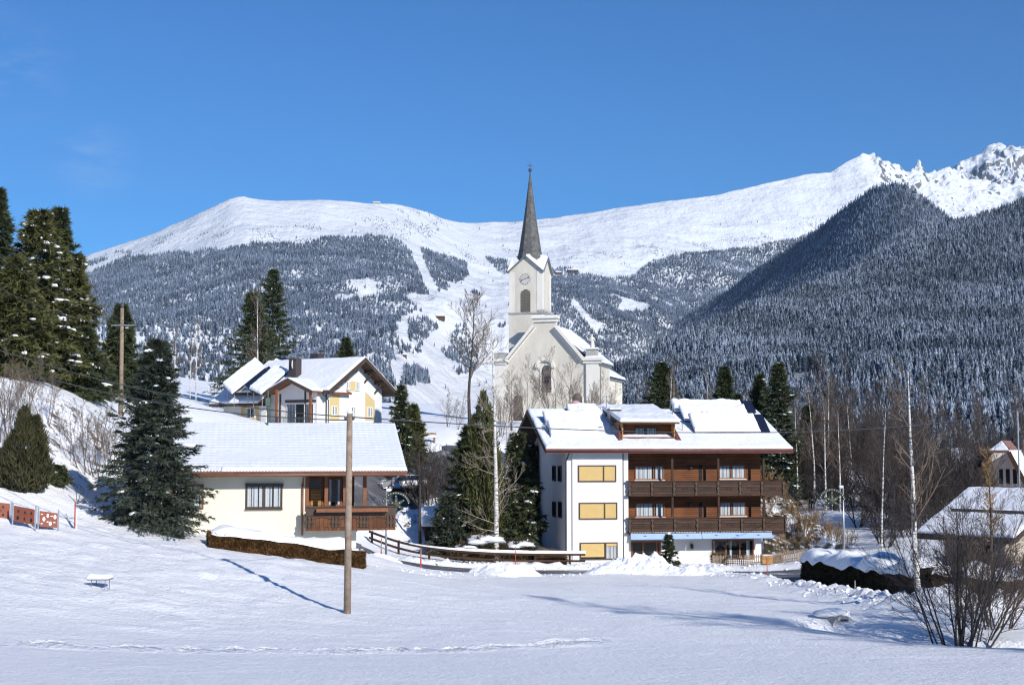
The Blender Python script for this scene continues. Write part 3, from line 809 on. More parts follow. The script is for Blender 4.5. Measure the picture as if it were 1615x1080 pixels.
# ------------------------------------------------------------------ building helpers
def slab(name, m, parent, o, u, v, nu, nv, th, seed=0, rough=.03, edge=.25, tile=None, holes=None, under=.0):
    """layer of snow lying on the plane o + a*u + b*v (u, v full edges); rounded rims"""
    o, u, v = Vector(o), Vector(u), Vector(v)
    nrm = u.cross(v).normalized()
    if nrm.z < 0: nrm = -nrm
    A, B = np.meshgrid(np.linspace(0, 1, nu), np.linspace(0, 1, nv), indexing='ij')
    lu, lv = u.length, v.length
    ea = np.minimum(A, 1 - A) * lu; eb = np.minimum(B, 1 - B) * lv
    e = np.minimum(np.minimum(ea, eb) / edge, 1)
    prof = np.sqrt(np.clip(1 - (1 - e)**2, 0, 1))
    T = th * (.35 + .65 * prof) + rough * 2 * fbm(A * lu * .7 + seed, B * lv * .7 + seed, 4) * prof + rough * .8 * fbm(A * lu * 3 + seed, B * lv * 3, 2)
    if tile:
        pa, pb, amp = tile
        T = T + amp * (np.abs(np.sin(A * lu * math.pi / pa))**.5 * .6 + ((1 - (B * lv / pb) % 1)) * 1.0) * np.clip(.75 + 1.1 * fbm(A * lu * .35 + 3 * seed, B * lv * .5, 3), .15, 1.3)
    # wavering outline
    wob = .05 * fbm(B * lv * 1.3 + seed, A * lu * 1.3, 3)
    top = (np.array(o)[None, None] + (A + 0 * wob)[..., None] * np.array(u) + B[..., None] * np.array(v) + np.maximum(T, .004)[..., None] * np.array(nrm))
    top[:, 0] += (wob[:, 0])[:, None] * np.array(v.normalized())
    bot = (np.array(o)[None, None] + A[..., None] * np.array(u) + B[..., None] * np.array(v) + under * np.array(nrm))
    V = np.r_[top.reshape(-1, 3), bot.reshape(-1, 3)]
    F = grid_faces(nu, nv); N = nu * nv
    idx = np.arange(N).reshape(nu, nv)
    rim = np.r_[idx[:, 0], idx[-1, 1:], idx[::-1, -1][1:], idx[0, ::-1][1:-1]]
    r2 = np.roll(rim, -1)
    S = np.c_[rim, r2, r2 + N, rim + N]
    if nrm.dot(u.cross(v)) < 0: F = F[:, ::-1]
    else: S = S[:, ::-1]
    return mesh_np(name, V, [F, S, F[:, ::-1] + N] if False else [F, S], m, parent, smooth=True)

def window(parent, x, z, w, h, y=0., fm=None, muls=(), rows=(), kind='curtain', fw=.07, depth=.07, rot=0., name='window', origin=None, curtain=None):
    """window frame (part) with pane and curtain or blind (sub-parts); faces -y, bottom left corner (x, y, z)"""
    b = MB()
    b.box(0, w, -depth, 0, 0, fw); b.box(0, w, -depth, 0, h - fw, h)
    b.box(0, fw, -depth, 0, fw, h - fw); b.box(w - fw, w, -depth, 0, fw, h - fw)
    xs = [0] + [m * w for m in muls] + [w]
    for m_ in muls: b.box(m_ * w - fw * .6, m_ * w + fw * .6, -depth + .003, 0, fw, h - fw)
    for r_ in rows: b.box(fw, w - fw, -depth + .006, -.01, r_ * h - fw * .4, r_ * h + fw * .4)
    f = b.build(name, fm or M['frame'], parent)
    f.location = origin if origin else (x, y, z)
    f.rotation_euler = (0, 0, rot)
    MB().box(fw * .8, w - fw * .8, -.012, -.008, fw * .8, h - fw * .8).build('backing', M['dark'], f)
    if kind == 'blind':
        MB().box(fw, w - fw, -depth * .55, -depth * .45, fw, h - fw).build('blind', M['blind'], f)
        return f
    if kind == 'curtain':
        spans = curtain or [(0.02, .98)]
        for (a, c) in spans:
            V, F = [], []
            n = max(12, int((c - a) * w / .02))
            for i in range(n + 1):
                t = a + (c - a) * i / n; X = min(max(t * w, fw), w - fw)
                yy = -.022 - .012 * math.sin(i * 1.05) - .006 * math.sin(i * .37)
                V += [(X, yy, fw), (X, yy, h - fw)]
            for i in range(n): F.append((2*i, 2*i+2, 2*i+3, 2*i+1))
            mesh_np('curtain', V, [np.array(F)], M['curtain'], f, smooth=True)
    MB().poly([(fw, -depth * .6, fw), (w - fw, -depth * .6, fw), (w - fw, -depth * .6, h - fw), (fw, -depth * .6, h - fw)]).build('pane', M['glass'], f)
    return f

def gable_wall(parent, x0, x1, y0, y1, h, apex, m, axis='x', name='wall', base=-1.5):
    """box walls with gables; ridge along x (axis='x': gables at x0/x1) or along y"""
    b = MB()
    if axis == 'x':
        pts = [(x0, y0, base), (x0, y1, base), (x0, y1, h), (x0, (y0 + y1) / 2, apex), (x0, y0, h)]
        b.prism(pts, (x1 - x0, 0, 0))
    else:
        pts = [(x0, y0, base), (x1, y0, base), (x1, y0, h), ((x0 + x1) / 2, y0, apex), (x0, y0, h)]
        b.prism(pts, (0, y1 - y0, 0))
    return b.build(name, m, parent)

def roof_x(parent, x0, x1, ye, yr, yb, ze, zr, th=.22, mat=None, zb=None):
    """gable roof, ridge along x at depth yr; eaves at ye (front) and yb (back)"""
    zb = ze if zb is None else zb
    b = MB()
    b.prism([(x0, ye, ze), (x0, yr, zr), (x0, yb, zb), (x0, yb, zb + th), (x0, yr, zr + th), (x0, ye, ze + th)], (x1 - x0, 0, 0))
    return b.build('roof', mat or M['tile'], parent)

# ------------------------------------------------------------------ bungalow with the tiled roof (left)
yawL = math.radians(11)
LH = thing('bungalow', 'cream bungalow with wide snowy tiled roof and carved brown balcony, behind the clipped hedge', 'house', tuple(at(477, 880, 69.5)), yawL)
def lq(zx, zy, y): return hit(LH, 290 + zx / 4.154, 640 + zy / 4.154, y)
zE = lq(770, 452, -1.0)[1]                 # eave underside
xR = lq(1130, 700, 0)[0]                   # right end of the front wall
xL = lq(-240, 600, 0)[0]
zBase = -1.6
D_ = 9.5
yr = D_ / 2; slope = math.tan(math.radians(23))
zw = zE + 1.0 * slope
b = MB()
xlg = lq(803, 600, 0)[0]                   # left jamb of the loggia
zfl = lq(803, 690, 0)[1]                   # balcony floor
pts = [(xL, 0, zBase), (xL, D_, zBase), (xL, D_, zw), (xL, D_ / 2, zw + slope * D_ / 2), (xL, 0, zw)]
b.prism(pts, (xlg - xL, 0, 0))
# wall under and behind the loggia
b.box(xlg, xR, 0, D_, zBase, zfl - .25)
b.prism([(xlg, 1.35, zfl - .25), (xlg, D_, zfl - .25), (xlg, D_, zw - .02), (xlg, D_ / 2, zw + slope * D_ / 2 - .02), (xlg, 1.35, zw + slope * 1.35 - .02)], (xR - xlg, 0, 0))
b.build('wall', M['cream'], LH)
x0r, x1r = xL - 1.1, lq(1463, 437, -1.0)[0]
zr_ = zE + slope * (yr + 1.0)
roof_x(LH, x0r, x1r, -1.0, yr, D_ + 1.0, zE, zr_, .16)
for nm, ye_ in (('roof_snow', 1), ):
    u = Vector((x1r - x0r, 0, 0)); v = Vector((0, yr + 1.02, slope * (yr + 1.02)))
    slab('roof_snow', M['frost'], LH, (x0r, -1.02, zE + .165), u, v, 300, 150, .05, 3, .010, .2, tile=(.31, .335, .027))
    slab('roof_snow', M['roofsnow'], LH, (x0r, D_ + 1.0, zE + .165), u, Vector((0, -(yr + 1.0), slope * (yr + 1.0))), 60, 30, .10, 5, .02)
# snow roll at the eave and ridge
slab('roof_snow', M['roofsnow'], LH, (x0r + 4.6, -1.06, zE + .175), Vector((x1r - x0r - 4.6, 0, 0)), Vector((0, .42, .42 * slope)), 120, 10, .12, 9, .03, .1)
b = MB()
for k in range(int((x1r - x0r) / .155)):
    xx = x0r + .08 + k * .155
    b.tube((xx, -1.07, zE + .13), (xx, -.9, zE + .13 + .17 * slope), .075, .075, 8)
b.build('eave_tiles', M['tile'], LH)
b = MB(); b.box(x0r, x1r, -1.03, -.98, zE - .07, zE + .05)
for sx in (x0r, x1r - .05):
    b.prism([(sx, -1.0, zE - .12), (sx, yr, zr_ - .12), (sx, yr, zr_ + .12), (sx, -1.0, zE + .12)], (.05, 0, 0))
b.build('fascia', M['gutter'], LH)
b = MB(); b.tube((x0r, -1.1, zE - .02), (x1r - .1, -1.1, zE + .03), .075, .075, 10)
xp = lq(777, 600, 0)[0]
b.path([(xp, -1.08, zE - .03), (xp, -.85, zE - .12), (xp, -.09, zE - .45), (xp, -.09, lq(770, 845, 0)[1])], .05, 8)
b.build('gutter', M['gutter'], LH, True)
MB().box(x0r + .1, x1r - .1, -.98, 1.3, zE - .06, zE - .02).build('soffit', M['wood_soffit'], LH)
# windows
wx0, wz1 = lq(406, 512, 0); wx1, wz0 = lq(645, 670, 0)
window(LH, wx0, wz0, wx1 - wx0, wz1 - wz0, 0, M['frame'], (.5,), kind='curtain', fw=.085, curtain=[(.03, .33), (.36, .47), (.53, .72), (.76, .97)])
MB().box(wx0 - .02, wx1 + .03, -.16, 0, wz1 - .12, wz1 + .03).build('shutter_box', M['frame'], LH)
MB().box(wx0 - .02, wx1 + .02, -.14, 0, wz0 - .05, wz0).build('sill', M['frame'], LH)
wx1b, _ = lq(130, 600, 0)
window(LH, wx1b - 1.5, wz0, 1.5, wz1 - wz0, 0, M['beam_red'], (.5,), fw=.085)
# loggia: back wall boards, posts, glazing, door
xe = lq(1195, 600, 0)[0]
b = MB(); b.box(xlg + .01, xR - .01, 1.30, 1.345, zfl - .2, zw + .5)
b.build('loggia_wall', M['wood'], LH)
b = MB(); b.box(xlg - .06, xlg + .12, -.03, .14, zfl, zE + .2)
for zx in (933, 1055, 1185):
    xq = lq(zx, 600, 0)[0]; b.box(xq - .09, xq + .09, -.02, .14, zfl, zE + .25)
b.box(xlg, xe + .1, .0, .12, zE + .02, zE + .28)
b.build('loggia_post', M['beam_red'], LH)
q0, q1 = lq(820, 480, .9)[0], lq(915, 480, .9)[0]
window(LH, q0, zfl + .05, q1 - q0, zE - zfl - .2, 1.28, M['beam_red'], (), kind='none', fw=.08)
MB().box(q0 + .1, q0 + .62, 1.17, 1.2, zfl + .05, lq(820, 545, .9)[1]).build('door_leaf', M['wood_light'], LH)
q0, q1 = lq(945, 480, .9)[0], lq(1040, 480, .9)[0]
window(LH, q0, zfl + .2, q1 - q0, zE - zfl - .4, 1.28, M['beam_red'], (), kind='curtain', fw=.08, curtain=[(.1, .3), (.7, .92)])
# balcony
bl = thing('balcony', None, None, (0, 0, 0)); bl.parent = LH
bx0, bx1 = lq(798, 700, -.9)[0], lq(1385, 700, -.9)[0]
zt, zm, zb_ = lq(1000, 655, -.9)[1], lq(1000, 718, -.9)[1], lq(1000, 815, -.9)[1]
yb0 = -.95
b = MB(); b.box(bx0, bx1, yb0 + .1, 1.3, zfl - .24, zfl - .1); b.build('balcony_floor', M['wood_dark'], bl)
b = MB()
b.box(bx0, bx1, yb0 - .10, yb0 + .12, zt - .06, zt); b.box(bx0, bx1, yb0 - .05, yb0 + .04, zm, zt - .06)
b.box(bx1 - .12, bx1 + .08, yb0 - .10, 1.4, zt - .07, zt - .003); b.box(bx1 - .05, bx1 + .03, yb0 + .05, 1.4, zm, zt - .07)
b.build('balcony_rail', M['beam'], bl)
b = MB(); b.box(bx0, bx1, yb0 - .02, yb0 + .02, zb_, zm); b.box(bx1 - .03, bx1 + .01, yb0 + .02, 1.4, zb_, zm)
b.box(bx0, bx1, yb0 - .045, yb0 - .02, zb_, zb_ + .16); b.build('balustrade', M['wood_mid'], bl)
b = MB()
for zx in (820, 995, 1180, 1355):
    xq = lq(zx, 760, yb0)[0]
    for s in (-.16, 0, .16):
        for k in range(5):
            r_ = .055 if k % 2 == 0 else .03
            zz0 = zb_ + .16 + k * (zm - zb_ - .18) / 5
            b.box(xq + s - r_, xq + s + r_, yb0 - .09, yb0 - .02, zz0, zz0 + (zm - zb_ - .18) / 5 - .004)
    b.box(xq - .26, xq + .26, yb0 - .075, yb0 - .021, (zb_ + zm) / 2 - .03, (zb_ + zm) / 2 + .05)
for zx in (905, 1090, 1270):
    xq = lq(zx, 760, yb0)[0]
    for s in (-.5, .5):
        for k in range(6):
            a0 = .25 + k * .2
            b.bar((xq + s * .9 * math.cos(a0 * 1.1), yb0 - .045, zm - .05 - .16 * (1 - math.sin(a0))), (xq + s * .9 * math.cos((a0 + .2) * 1.1), yb0 - .045, zm - .05 - .16 * (1 - math.sin(a0 + .2))), .05, .05)
b.build('carving', M['beam'], bl)
b = MB(); b.box(bx0 + .5, bx1 - .4, yb0 - .38, yb0 - .11, zt - .28, zt - .10); b.build('flower_box', M['beam_red'], bl)
# ridge pipe
xq, zq = lq(548, 100, yr)
b = MB(); b.tube((xq, yr - .4, zr_ - .1), (xq, yr - .4, zr_ + 1.9), .045, .045, 8); b.box(xq - .12, xq + .12, yr - .46, yr - .34, zr_ + 1.1, zr_ + 1.5); b.build('vent_pipe', plain('green_metal', (.05, .10, .075), .5), LH)

# ------------------------------------------------------------------ hotel (white and brown)
yawH = math.radians(9)
HT = thing('guest_house', 'guest house, half white plaster with yellow blinds, half brown boards with long balconies', 'guest house', tuple(at(894, 884, 105)), yawH)
def hq(zx, zy, y): return hit(HT, 810 + zx / 3.511, 620 + zy / 3.511, y)
xm = hq(635, 500, 0)[0]; xW = hq(1372, 600, 1.1)[0]
zeH = hq(900, 322, -.9)[1]
DH = 14.5; yrH = 7.4; slH = math.tan(math.radians(20.5))
zwH = zeH + .9 * slH
yw = 1.25
b = MB()
b.prism([(0, 0, -2), (0, DH, -2), (0, DH, zeH + (16 - DH) * slH), (0, yrH, zeH + slH * (yrH + .9)), (0, 0, zwH)], (xm, 0, 0))
b.build('wall', M['white'], HT)
# shallow bay round the yellow windows
xb0, xb1 = hq(326, 500, -.15)[0], hq(604, 500, -.15)[0]
MB().box(xb0, xb1, -.13, .05, -2, zwH - .32).build('bay_front', M['white'], HT)
b = MB(); zg = hq(900, 770, yw)[1]
b.prism([(xm, yw, -2), (xm, DH, -2), (xm, DH, zg), (xm, yw, zg)], (xW - xm, 0, 0)); b.build('ground_floor_wall', M['white'], HT)
b = MB()
b.prism([(xm, yw, zg), (xm, DH, zg), (xm, DH, zeH + (16 - DH) * slH - .02), (xm, yrH, zeH + slH * (yrH + .9) - .02), (xm, yw, zeH + slH * (yw + .9) - .02)], (xW - xm, 0, 0))
b.build('boarded_wall', M['wood'], HT)
# roof
rx0, rx1 = hq(178, 320, -.9)[0], hq(1546, 300, -.9)[0]
zrH = zeH + slH * (yrH + .9)
rf = roof_x(HT, rx0, rx1, -.9, yrH, 16, zeH, zrH, .2, M['tile'], zeH + .0)
MB().prism([(rx0 + .04, -.85, zeH - .04), (rx0 + .04, yrH, zrH - .04), (rx0 + .04, 15.9, zeH), (rx0 + .04, 15.9, zeH - .04), (rx0 + .04, yrH, zrH - .08), (rx0 + .04, -.85, zeH - .08)], (rx1 - rx0 - .08, 0, 0)).build('soffit', M['wood_soffit'], HT)
b = MB(); b.box(rx0 - .02, rx1 + .02, -.95, -.9, zeH - .12, zeH + .14); b.build('fascia', M['redtin'], HT)
b = MB()
for sx in (rx0 - .03, rx1 - .01):
    b.prism([(sx, -.9, zeH - .16), (sx, yrH, zrH - .16), (sx, 16, zeH - .16), (sx, 16, zeH + .2), (sx, yrH, zrH + .2), (sx, -.9, zeH + .18)], (.04, 0, 0))
b.build('verge_board', M['wood_soffit'], HT)
b = MB(); b.tube((rx0, -1.0, zeH + .02), (rx1, -1.0, zeH + .06), .07, .07, 8); b.build('gutter', M['redtin'], HT, True)
uH = Vector((rx1 - rx0, 0, 0)); vH = Vector((0, yrH + .9, slH * (yrH + .9)))
slab('roof_snow', M['roofsnow'], HT, (rx0, -.93, zeH + .205), uH, vH, 240, 90, .14, 7, .03, .2, tile=(.42, .40, .022))
slab('roof_snow', M['roofsnow'], HT, (rx0, 16, zeH + .205), uH, Vector((0, -(16 - yrH), slH * (yrH + .9))), 50, 24, .18, 8, .03, .2)
def rp(y): return zeH + slH * (y + .9) + .2           # roof surface height
# solar racks under thick snow
def collector(zx0, zx1, y0, y1, lift0, lift1, seed, th=.22, bare=None, nm='solar_collector'):
    x0, x1 = hq(zx0, 180, (y0 + y1) / 2)[0], hq(zx1, 180, (y0 + y1) / 2)[0]
    c = thing(nm, None, None, (0, 0, 0)); c.parent = HT
    o, u, v = Vector((x0, y0, rp(y0) + lift0)), Vector((x1 - x0, 0, .02)), Vector((0, y1 - y0, rp(y1) + lift1 - rp(y0) - lift0))
    n_ = u.cross(v).normalized()
    MB().prism([o, o + u, o + u + v, o + v], -n_ * .09).build('panel', M['solar'], c)
    bm = MB()
    for t in (.06, .5, .94):
        for s in (.1, .9):
            q = o + u * t + v * s - n_ * .09; bm.tube(q, (q.x, q.y, rp(q.y) - .1), .03, .03, 6)
    bm.build('rack', M['metal'], c)
    a0, a1 = bare or (0, 1)
    slab('panel_snow', M['roofsnow'], c, o + u * a0 + n_ * .012, u * (a1 - a0), v, 60, 26, th, seed, .085, .2)
    return c
collector(195, 470, .95, 2.6, .16, .75, 2, .2)
collector(170, 480, 3.0, 4.7, .2, .8, 4, .2)
collector(300, 500, 5.6, 7.0, .2, .5, 6, .2)
collector(985, 1400, 1.9, 3.7, .25, 1.0, 8, .22, (0, .87))
collector(930, 1335, 4.3, 6.0, .25, .85, 10, .2, (0, .9))
collector(880, 1330, 6.2, 7.6, .3, .75, 12, .2, (0, .86))
# dormer
dm = thing('dormer', None, None, (0, 0, 0)); dm.parent = HT
yd = .75
dx0, dx1 = hq(602, 240, yd)[0], hq(893, 240, yd)[0]
zd0, zd1 = rp(yd) - .1, hq(750, 172, yd)[1]
b = MB(); b.box(dx0, dx1, yd + .9, 7.2, zd0, zd1 + .2); b.build('dormer_wall', M['wood'], dm)
b = MB(); b.box(dx0 - .02, dx0 + .07, yd, 6.8, zd0 + .0, zd1 + .2); b.box(dx1 - .07, dx1 + .02, yd, 6.8, zd0, zd1 + .2); b.build('dormer_cheek', M['wood_light'], dm)
b = MB()
for s, xx in ((-1, dx0), (1, dx1)):
    b.prism([(xx + s * .03, yd - .55, rp(yd - .55) - .05), (xx + s * .5, yd - .75, rp(yd - .75) - .05), (xx + s * .5, yd + .1, rp(yd + .1) + .05), (xx + s * .03, yd + .8, zd1 + .1)], (0, .12, .0))
b.prism([(dx0 - .45, yd - .55, rp(yd - .55) - .1), (dx1 + .45, yd - .55, rp(yd - .55) - .1), (dx1 + .4, yd - .1, rp(yd - .1) + .12), (dx0 - .4, yd - .1, rp(yd - .1) + .12)], (0, .02, -.1))
b.box(dx0, dx1, yd + .02, yd + .12, zd0, zd0 + .38)
b.build('dormer_flashing', M['redtin'], dm)
q0, q1 = hq(667, 240, yd + .9)[0], hq(795, 240, yd + .9)[0]
window(dm, q0, zd0 + .35, q1 - q0, zd1 - zd0 - .55, yd + .88, M['beam'], (.5,), kind='curtain', fw=.09, curtain=[(.06, .44), (.56, .94)])
ex0, ex1 = hq(590, 160, yd - .5)[0], hq(918, 160, yd - .5)[0]
zrt = hq(700, 72, 7.6)[1]
o = Vector((ex0, yd - .55, zd1 + .03)); u = Vector((ex1 - ex0, 0, 0)); v = Vector((0, 7.8 - yd + .55, zrt - zd1 - .2))
MB().prism([o, o + u, o + u + v, o + v], (0, 0, .14)).build('dormer_roof', M['wood_soffit'], dm)
slab('dormer_snow', M['roofsnow'], dm, o + Vector((0, -.02, .145)), u, v, 80, 40, .26, 14, .05, .2)
# chimneys, antenna
ch = thing('chimney', None, None, (0, 0, 0)); ch.parent = HT
q0, q1 = hq(533, 200, 3.6)[0], hq(590, 200, 3.6)[0]; zc = hq(560, 95, 3.6)[1]
MB().box(q0, q1, 3.4, 4.4, rp(3.4) - .4, zc).build('chimney_stack', M['greymetal'], ch)
MB().box(q0 - .08, q1 + .08, 3.32, 4.48, zc, zc + .08).build('chimney_cap', M['darkmetal'], ch)
slab('chimney_snow', M['roofsnow'], ch, (q0 - .05, 3.35, zc + .085), Vector((q1 - q0 + .1, 0, 0)), Vector((0, 1.1, 0)), 16, 16, .12, 3, .04, .2)
ch2 = thing('chimney', None, None, (0, 0, 0)); ch2.parent = HT
q0, q1 = hq(1036, 130, 5.)[0], hq(1074, 130, 5.)[0]; zc = hq(1055, 103, 5.)[1]
MB().box(q0, q1, 4.8, 5.4, rp(4.8) - .4, zc).build('chimney_stack', M['concrete'], ch2)
slab('chimney_snow', M['roofsnow'], ch2, (q0, 4.8, zc + .005), Vector((q1 - q0, 0, 0)), Vector((0, .6, 0)), 10, 10, .07, 3, .02, .1)
b = MB()
for zx, top, y_ in ((513, 12, 5.5), (484, 30, 6.3)):
    q, zt_ = hq(zx, top, y_); b.tube((q, y_, rp(y_) - .2), (q, y_, zt_), .035, .03, 6)
q, zt_ = hq(513, 18, 5.5)
b.tube((q - .25, 5.5, zt_), (q + .3, 5.5, zt_), .025, .025, 5); b.tube((q + .3, 5.5, zt_ + .1), (q + .34, 5.5, zt_ - .5), .025, .025, 5)
q, zt_ = hq(880, 75, 6.)
b.tube((q, 6, rp(6) - .2), (q, 6, zt_), .035, .035, 6); b.tube((q - .2, 6, zt_ - .3), (q + .2, 6, zt_ - .3), .03, .03, 6)
b.build('antenna_mast', M['greymetal'], HT)
b = MB()
for zx, zy in ((172, 240), (186, 240), (160, 195), (930, 165)):
    q, _ = hq(zx, zy, 2.6); b.tube((q, 2.4, rp(2.4) - .1), (q, 2.4, rp(2.4) + .75), .035, .035, 6)
b.build('snow_guard_post', M['metal'], HT)
# windows with yellow blinds
for (a, c, t, e, k) in ((356, 568, 398, 490, 0), (361, 574, 605, 697, 0), (366, 576, 826, 920, 1)):
    X0, Z1 = hq(a, t, -.13); X1, Z0 = hq(c, e, -.13)
    if k == 0: window(HT, X0, Z0, X1 - X0, Z1 - Z0, -.13, M['frame'], (.667,), kind='blind', fw=.09)
    else:
        f = window(HT, X0, Z0, X1 - X0, Z1 - Z0, -.13, M['frame'], (.667,), kind='curtain', fw=.09, curtain=[(.7, .97)])
        W_, H_ = X1 - X0, Z1 - Z0
        MB().box(.09, .64 * W_, -.066, -.052, H_ * .17, H_ - .09).build('blind', M['blind'], f)
        MB().box(.70 * W_, W_ - .09, -.066, -.052, H_ - .28, H_ - .09).build('blind', M['blind'], f)
# side windows (left wall)
for zx0, zx1, zy0, zy1 in ((217, 235, 400, 487), (249, 267, 400, 490), (218, 236, 597, 687), (250, 269, 598, 691), (122, 136, 290, 392), (126, 139, 460, 573), (130, 143, 652, 770)):
    ya, Z1 = hitx(HT, 810 + zx0 / 3.511, 620 + zy0 / 3.511, 0); yb2, Z0 = hitx(HT, 810 + zx1 / 3.511, 620 + zy1 / 3.511, 0)
    if ya < yb2: ya, yb2 = yb2, ya
    window(HT, 0, 0, min(abs(ya - yb2), 1.6), abs(Z1 - Z0), fm=M['frame'], kind='none', fw=.08, depth=.08, rot=-math.pi / 2, origin=(0, ya, min(Z0, Z1)))
b = MB(); q, _ = hq(293, 600, 0)
b.path([(rx0 + 1.8, -.95, zeH), (.05, -.15, zeH - .45), (-.06, -.08, zeH - .7), (-.06, -.08, -1)], .055, 8)
q1_, _ = hq(606, 600, -.1)
b.tube((q1_ + .03, -.06, -1), (q1_ + .03, -.06, zeH), .035, .035, 6); b.build('downpipe', M['darkmetal'], HT, True)
# boarded floors
for fl, (tz, base) in enumerate(((395, 478), (602, 683))):
    for a, c, t, e, mu in ((670, 833, 400, 476, (.64,)), (1135, 1283, 396, 470, (.46,))):
        d_ = 0 if fl == 0 else 205
        X0, Z1 = hq(a + fl * 4, t + d_, yw); X1, Z0 = hq(c + fl * 4, e + d_ + 4, yw)
        W_ = X1 - X0
        window(HT, X0, Z0, W_, Z1 - Z0, yw, M['beam_red'], mu, kind='curtain', fw=.09, curtain=[(.03, mu[0] - .06), (mu[0] + .06, .97)])
        MB().box(X0 - .05, X1 + .05, yw - .16, yw, Z0 - .06, Z0).build('sill', M['frame_white'], HT)
    b = MB()
    for zx in (1035,):
        X0, Z1 = hq(zx - 9, tz, yw); X1, Z0 = hq(zx + 9, base + 10, yw); b.box(X0, X1, yw - .05, yw + .02, Z0 - .8, Z1)
    b.build('door_gap_shade', M['dark'], HT)  # dark strip whose colour stands in for the shade inside the door gap
    b = MB(); X0, Z0 = hq(978, tz + 15, yw); b.lathe([(.02, -.1), (.13, -.05), (.15, .06), (.06, .14)], (X0, yw - .18, Z0), 10); b.box(X0 - .03, X0 + .03, yw - .18, yw, Z0 + .1, Z0 + .14); b.build('wall_lamp', M['darkmetal'], HT)
# balconies
for (t, m1, e, xr) in ((478, 498, 572, 1492), (683, 700, 778, 1505)):
    bl = thing('balcony', None, None, (0, 0, 0)); bl.parent = HT
    yb0 = -.28
    X0 = xm + .01; X1 = hq(xr, t, yb0)[0]
    Zt, Zm, Ze = hq(700, t + 6, yb0)[1], hq(700, m1 + 6, yb0)[1], hq(700, e - 2, yb0)[1]
    MB().box(X0, X1, yb0 + .05, yw + 1.2, Ze + .0, Ze + .16).build('balcony_floor', M['wood_dark'], bl)
    b = MB(); b.box(X0 - .22, X1 + .08, yb0 - .1, yb0 + .14, Zt - .08, Zt); b.box(X0, X1, yb0 - .04, yb0 + .04, Zm - .1, Zt - .08)
    b.box(X1 - .14, X1 + .1, yb0 - .12, yw + 1.2, Zt - .085, Zt - .004); b.box(X0 - .2, X1, yb0 - .05, yb0 + .05, Ze - .02, Ze + .19)
    b.build('balcony_rail', M['wood_dark'], bl)
    b = MB(); n_ = 7; wv = (X1 - X0) / n_
    b.box(X0, X1, yb0 - .005, yb0 + .035, Ze + .19, Zm - .1); b.box(X1 - .04, X1, yb0 + .035, yw + 1.2, Ze + .19, Zm - .1)
    b.build('balustrade', M['wood_dark'], bl)
    b = MB()
    for k in range(n_ + 1):
        xx = X0 + k * wv
        for s in range(5):
            r_ = .09 if s % 2 == 0 else .05; zz0 = Ze + .05 + s * (Zt - Ze - .15) / 5
            b.box(xx - r_, xx + r_, yb0 - .11, yb0 - .006, zz0, zz0 + (Zt - Ze - .15) / 5 - .003)
    for k in range(n_):
        xx = X0 + k * wv
        b.box(xx + .16, xx + wv - .16, yb0 - .05, yb0 - .006, Zm - .2, Zm - .11); b.box(xx + .16, xx + wv - .16, yb0 - .05, yb0 - .006, Ze + .2, Ze + .27)
    b.build('balcony_trim', M['beam'], bl)
    b = MB()
    for k in range(n_):
        for s in range(4):
            xx = X0 + (k + .5) * wv + (s - 1.5) * .15
            b.box(xx - .026, xx + .026, yb0 - .012, yb0 - .004, Zm - .48, Zm - .24)
    b.build('cutout', M['dark'], bl)
b = MB()
ztop = zeH + slH * .6
for zx in (878, 1133, 1384):
    X, _ = hq(zx, 400, yb0 + .1); b.box(X - .08, X + .08, yb0 + .06, yb0 + .2, hq(zx, 683, yb0)[1], ztop - .1)
b.box(xm, xW + 1.0, yb0 + .05, yb0 + .2, ztop - .1, ztop + .12)
b.build('balcony_post', M['wood_dark'], HT)
